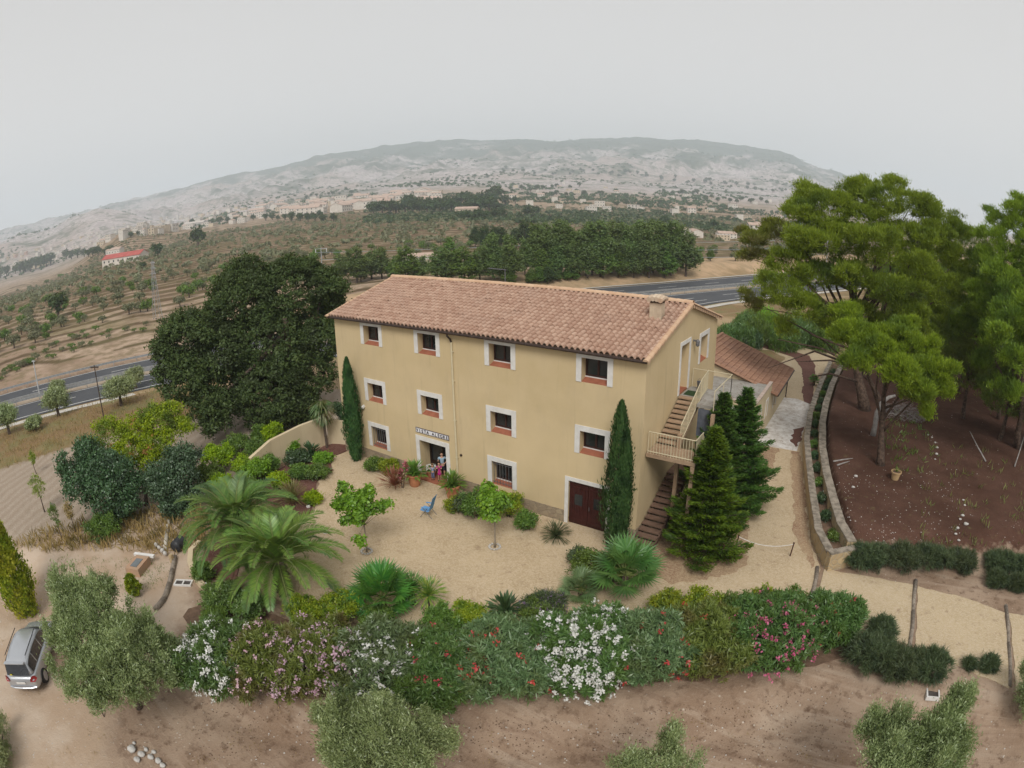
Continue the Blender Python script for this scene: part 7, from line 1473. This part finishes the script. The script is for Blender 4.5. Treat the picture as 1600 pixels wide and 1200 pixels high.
# ---------------- the parked car ----------------
def build_car():
    x0,y0=1.72,-24.62; z0=float(np.mean([gz(x0+dx,y0+dy) for dx,dy in((1,-1),(-1,1),(0,0),(1,1))])); t=empty('parked_car',(x0,y0,z0),'silver people carrier parked on the dirt drive, seen from behind','car',rz=math.atan2(1.37,-2.1))
    M_P=mat('silver_paint',(.50,.52,.55),(.47,.49,.52),1,.28,0,metal=.55,spec=.5); M_BP=mat('black_trim',(.02,.02,.022),None,5,.5,0); M_TG=mat('tinted_glass',(.012,.014,.018),(.02,.022,.026),1,.08,0,spec=.7)
    # sections from rear (-x) to front (+x): (x, half width, z bottom, z belt, z shoulder bulge)
    S=[(-2.38,.70,.42,.80),(-2.33,.84,.30,.93),(-2.15,.91,.24,1.00),(-1.6,.935,.22,1.02),(-.8,.94,.22,1.0),(.2,.94,.22,.98),(1.0,.93,.22,.96),(1.6,.90,.24,.90),(2.05,.84,.26,.78),(2.30,.70,.30,.66),(2.38,.5,.38,.56)]
    mb=MB(); vs=[];m=12
    for x,w,zb,zt in S:
        ring=[(-w*.0,zt+.02),(w*.55,zt+.015),(w*.86,zt-.01),(w*.97,zt-.10),(w,(zt+zb)*.52),(w*.97,zb+.12),(w*.86,zb),(0,zb-.0)]
        full=[(y,z) for y,z in ring]+[(-y,z) for y,z in reversed(ring[1:-1])]; m=len(full)
        vs+=[(x,y,z) for y,z in full]
    fs=[(i*m+k,i*m+(k+1)%m,(i+1)*m+(k+1)%m,(i+1)*m+k) for i in range(len(S)-1) for k in range(m)]+[tuple(range(m)),tuple(range((len(S)-1)*m,len(S)*m))]
    mb.add(vs,fs); body=mb.build('body',M_P,t,smooth=True); sb=body.modifiers.new('sub','SUBSURF'); sb.levels=2; sb.render_levels=2
    # greenhouse
    G=[(-2.22,.74,.95,.70,1.08),(-2.02,.82,.97,.64,1.50),(-1.75,.84,.98,.63,1.62),(-.8,.85,.97,.64,1.70),(.1,.84,.96,.63,1.66),(.55,.83,.95,.58,1.52),(1.35,.78,.90,.60,.98)]
    mb=MB(); vs=[]
    for x,w,zb,wt,zt in G: 
        full=[(w,zb),(w-.01,zb+.04),(wt+.03,zt-.07),(wt*.8,zt),(0,zt+.03),(-wt*.8,zt),(-wt-.03,zt-.07),(-w+.01,zb+.04),(-w,zb)]; m=len(full); vs+=[(x,y,z) for y,z in full]
    fs=[(i*m+k,i*m+(k+1)%m,(i+1)*m+(k+1)%m,(i+1)*m+k) for i in range(len(G)-1) for k in range(m)]+[tuple(range(m)),tuple(range((len(G)-1)*m,len(G)*m))]
    mb.add(vs,fs); cab=mb.build('roof',M_P,t,smooth=True); sb=cab.modifiers.new('sub','SUBSURF'); sb.levels=2; sb.render_levels=2
    def gp(x,f,off=.012):
        xs=[g[0] for g in G]; w,zb,wt,zt=[np.interp(x,xs,[g[i] for g in G]) for i in (1,2,3,4)]; z=zb+.06+(zt-.1-zb-.06)*f; y=w-.01+(wt+.03-w+.01)*((z-zb-.04)/(zt-.07-zb-.04)); return y+off,z
    for s in(-1,1):
        for xa,xb in ((-2.0,-1.32),(-1.24,-.26),(-.18,.62),(.68,1.0)):
            mb=MB(); n=6; vs=[]
            for i in range(n+1):
                x=xa+(xb-xa)*i/n
                for f in (0,.5,.92): y,z=gp(x,f,.006); vs.append((x,s*y,z))
            mb.add(vs,[(3*i+j,3*i+3+j,3*i+4+j,3*i+1+j) for i in range(n) for j in range(2)]); mb.build('side_window',M_TG,t,smooth=True)
        mb=MB(); mb.tube([(-1.7,s*.60,1.70),(.3,s*.60,1.72)],.02,6); mb.build('roof_rail',M_BP,t)
        mb=MB(); mb.blob((.75,s*1.02,1.02),(.1,.11,.09),1,8,6,0); mb.build('wing_mirror',M_P,t,smooth=True)
        mb=MB(); mb.add([(-2.20,s*.90,.98),(-2.28,s*.80,1.0),(-2.40,s*.64,.92),(-2.43,s*.60,.80),(-2.36,s*.84,.76),(-2.16,s*.945,.82)],[(0,1,2,3,4,5)]); mb.add([(-2.20,s*.86,.98),(-2.26,s*.76,1.0),(-2.36,s*.62,.92),(-2.38,s*.58,.80),(-2.30,s*.80,.76),(-2.12,s*.90,.82)],[(5,4,3,2,1,0)]); mb.build('tail_light',mat('tail_light',(.30,.015,.02),(.22,.01,.015),3,.2,0,spec=.6),t)
        mb=MB(); mb.add([(2.06,s*.84,.72),(2.34,s*.6,.62),(2.36,s*.6,.52),(2.1,s*.87,.58)],[(0,1,2,3)]); mb.build('headlight',M_WHITE,t)
        for x in (-.95,.05): mb=MB(); mb.box((x,s*.955,.84),(.16,.03,.035)); mb.build('door_handle',M_P,t)
        for x in (-1.42,1.42):
            w=MB(); prof=[(.0,0),(.325,0),(.345,.03),(.345,.17),(.325,.2),(.0,.2)]; w.lathe(prof,n=24,cap=False); tyre=w.build('wheel',mat('tyre_rubber',(.025,.025,.027),None,6,.85,.2),t,smooth=False); tyre.rotation_euler=(PI/2*(-s),0,0); tyre.location=(x,s*.78,.335)
            r=MB(); r.lathe([(.225,.205),(.2,.212),(.05,.215),(0,.215)],n=20,cap=False); 
            for q in range(5): a=q*1.2566; r.box((.11*math.cos(a),.11*math.sin(a),.222),(.2,.05,.012),rz=a)
            r.build('rim',mat('alloy',(.5,.5,.52),(.4,.4,.42),4,.35,0,metal=.6),tyre); rr2=MB(); rr2.lathe([(.30,.198),(.23,.206)],n=20,cap=False); rr2.build('wheel_arch_shadow_gap' if False else 'sidewall',M_BP,tyre)
    def quadp(name,pts,m_): mb=MB(); mb.add(pts,[tuple(range(len(pts)))]); return mb.build(name,m_,t)
    def curved(name,rows,m_):
        mb=MB(); n=len(rows[0]); mb.add([p for r in rows for p in r],[(i*n+j,i*n+j+1,(i+1)*n+j+1,(i+1)*n+j) for i in range(len(rows)-1) for j in range(n-1)]); return mb.build(name,m_,t,smooth=True)
    curved('rear_window',[[(-2.285-.02+.03*abs(u)**2,u*.66,1.05) for u in np.linspace(-1,1,7)],[(-2.20+.03*abs(u)**2,u*.64,1.28) for u in np.linspace(-1,1,7)],[(-2.085+.03*abs(u)**2,u*.58,1.48) for u in np.linspace(-1,1,7)]],M_TG)
    curved('windscreen',[[(1.40-.08*abs(u)**2,u*.70,1.0) for u in np.linspace(-1,1,7)],[(1.02-.08*abs(u)**2,u*.64,1.28) for u in np.linspace(-1,1,7)],[(.64-.06*abs(u)**2,u*.56,1.53) for u in np.linspace(-1,1,7)]],M_TG)
    mb=MB(); mb.box((-2.10,0,1.60),(.22,1.15,.03),ry=.08); mb.build('spoiler',M_P,t)
    mb=MB(); mb.bb((-2.425,-.26,.66),(-2.405,.26,.77)); mb.build('number_plate',M_WHITE,t)
    mb=MB(); mb.tube([(-2.36,.78,.47),(-2.44,.5,.46),(-2.46,0,.46),(-2.44,-.5,.46),(-2.36,-.78,.47)],.04,6); mb.build('rear_bumper',M_P,t)
    mb=MB(); mb.bb((-2.33,.32,1.08),(-2.315,.45,1.14)); mb.build('sticker',mat('yellow_sticker',(.7,.6,.05)),t)
build_car()
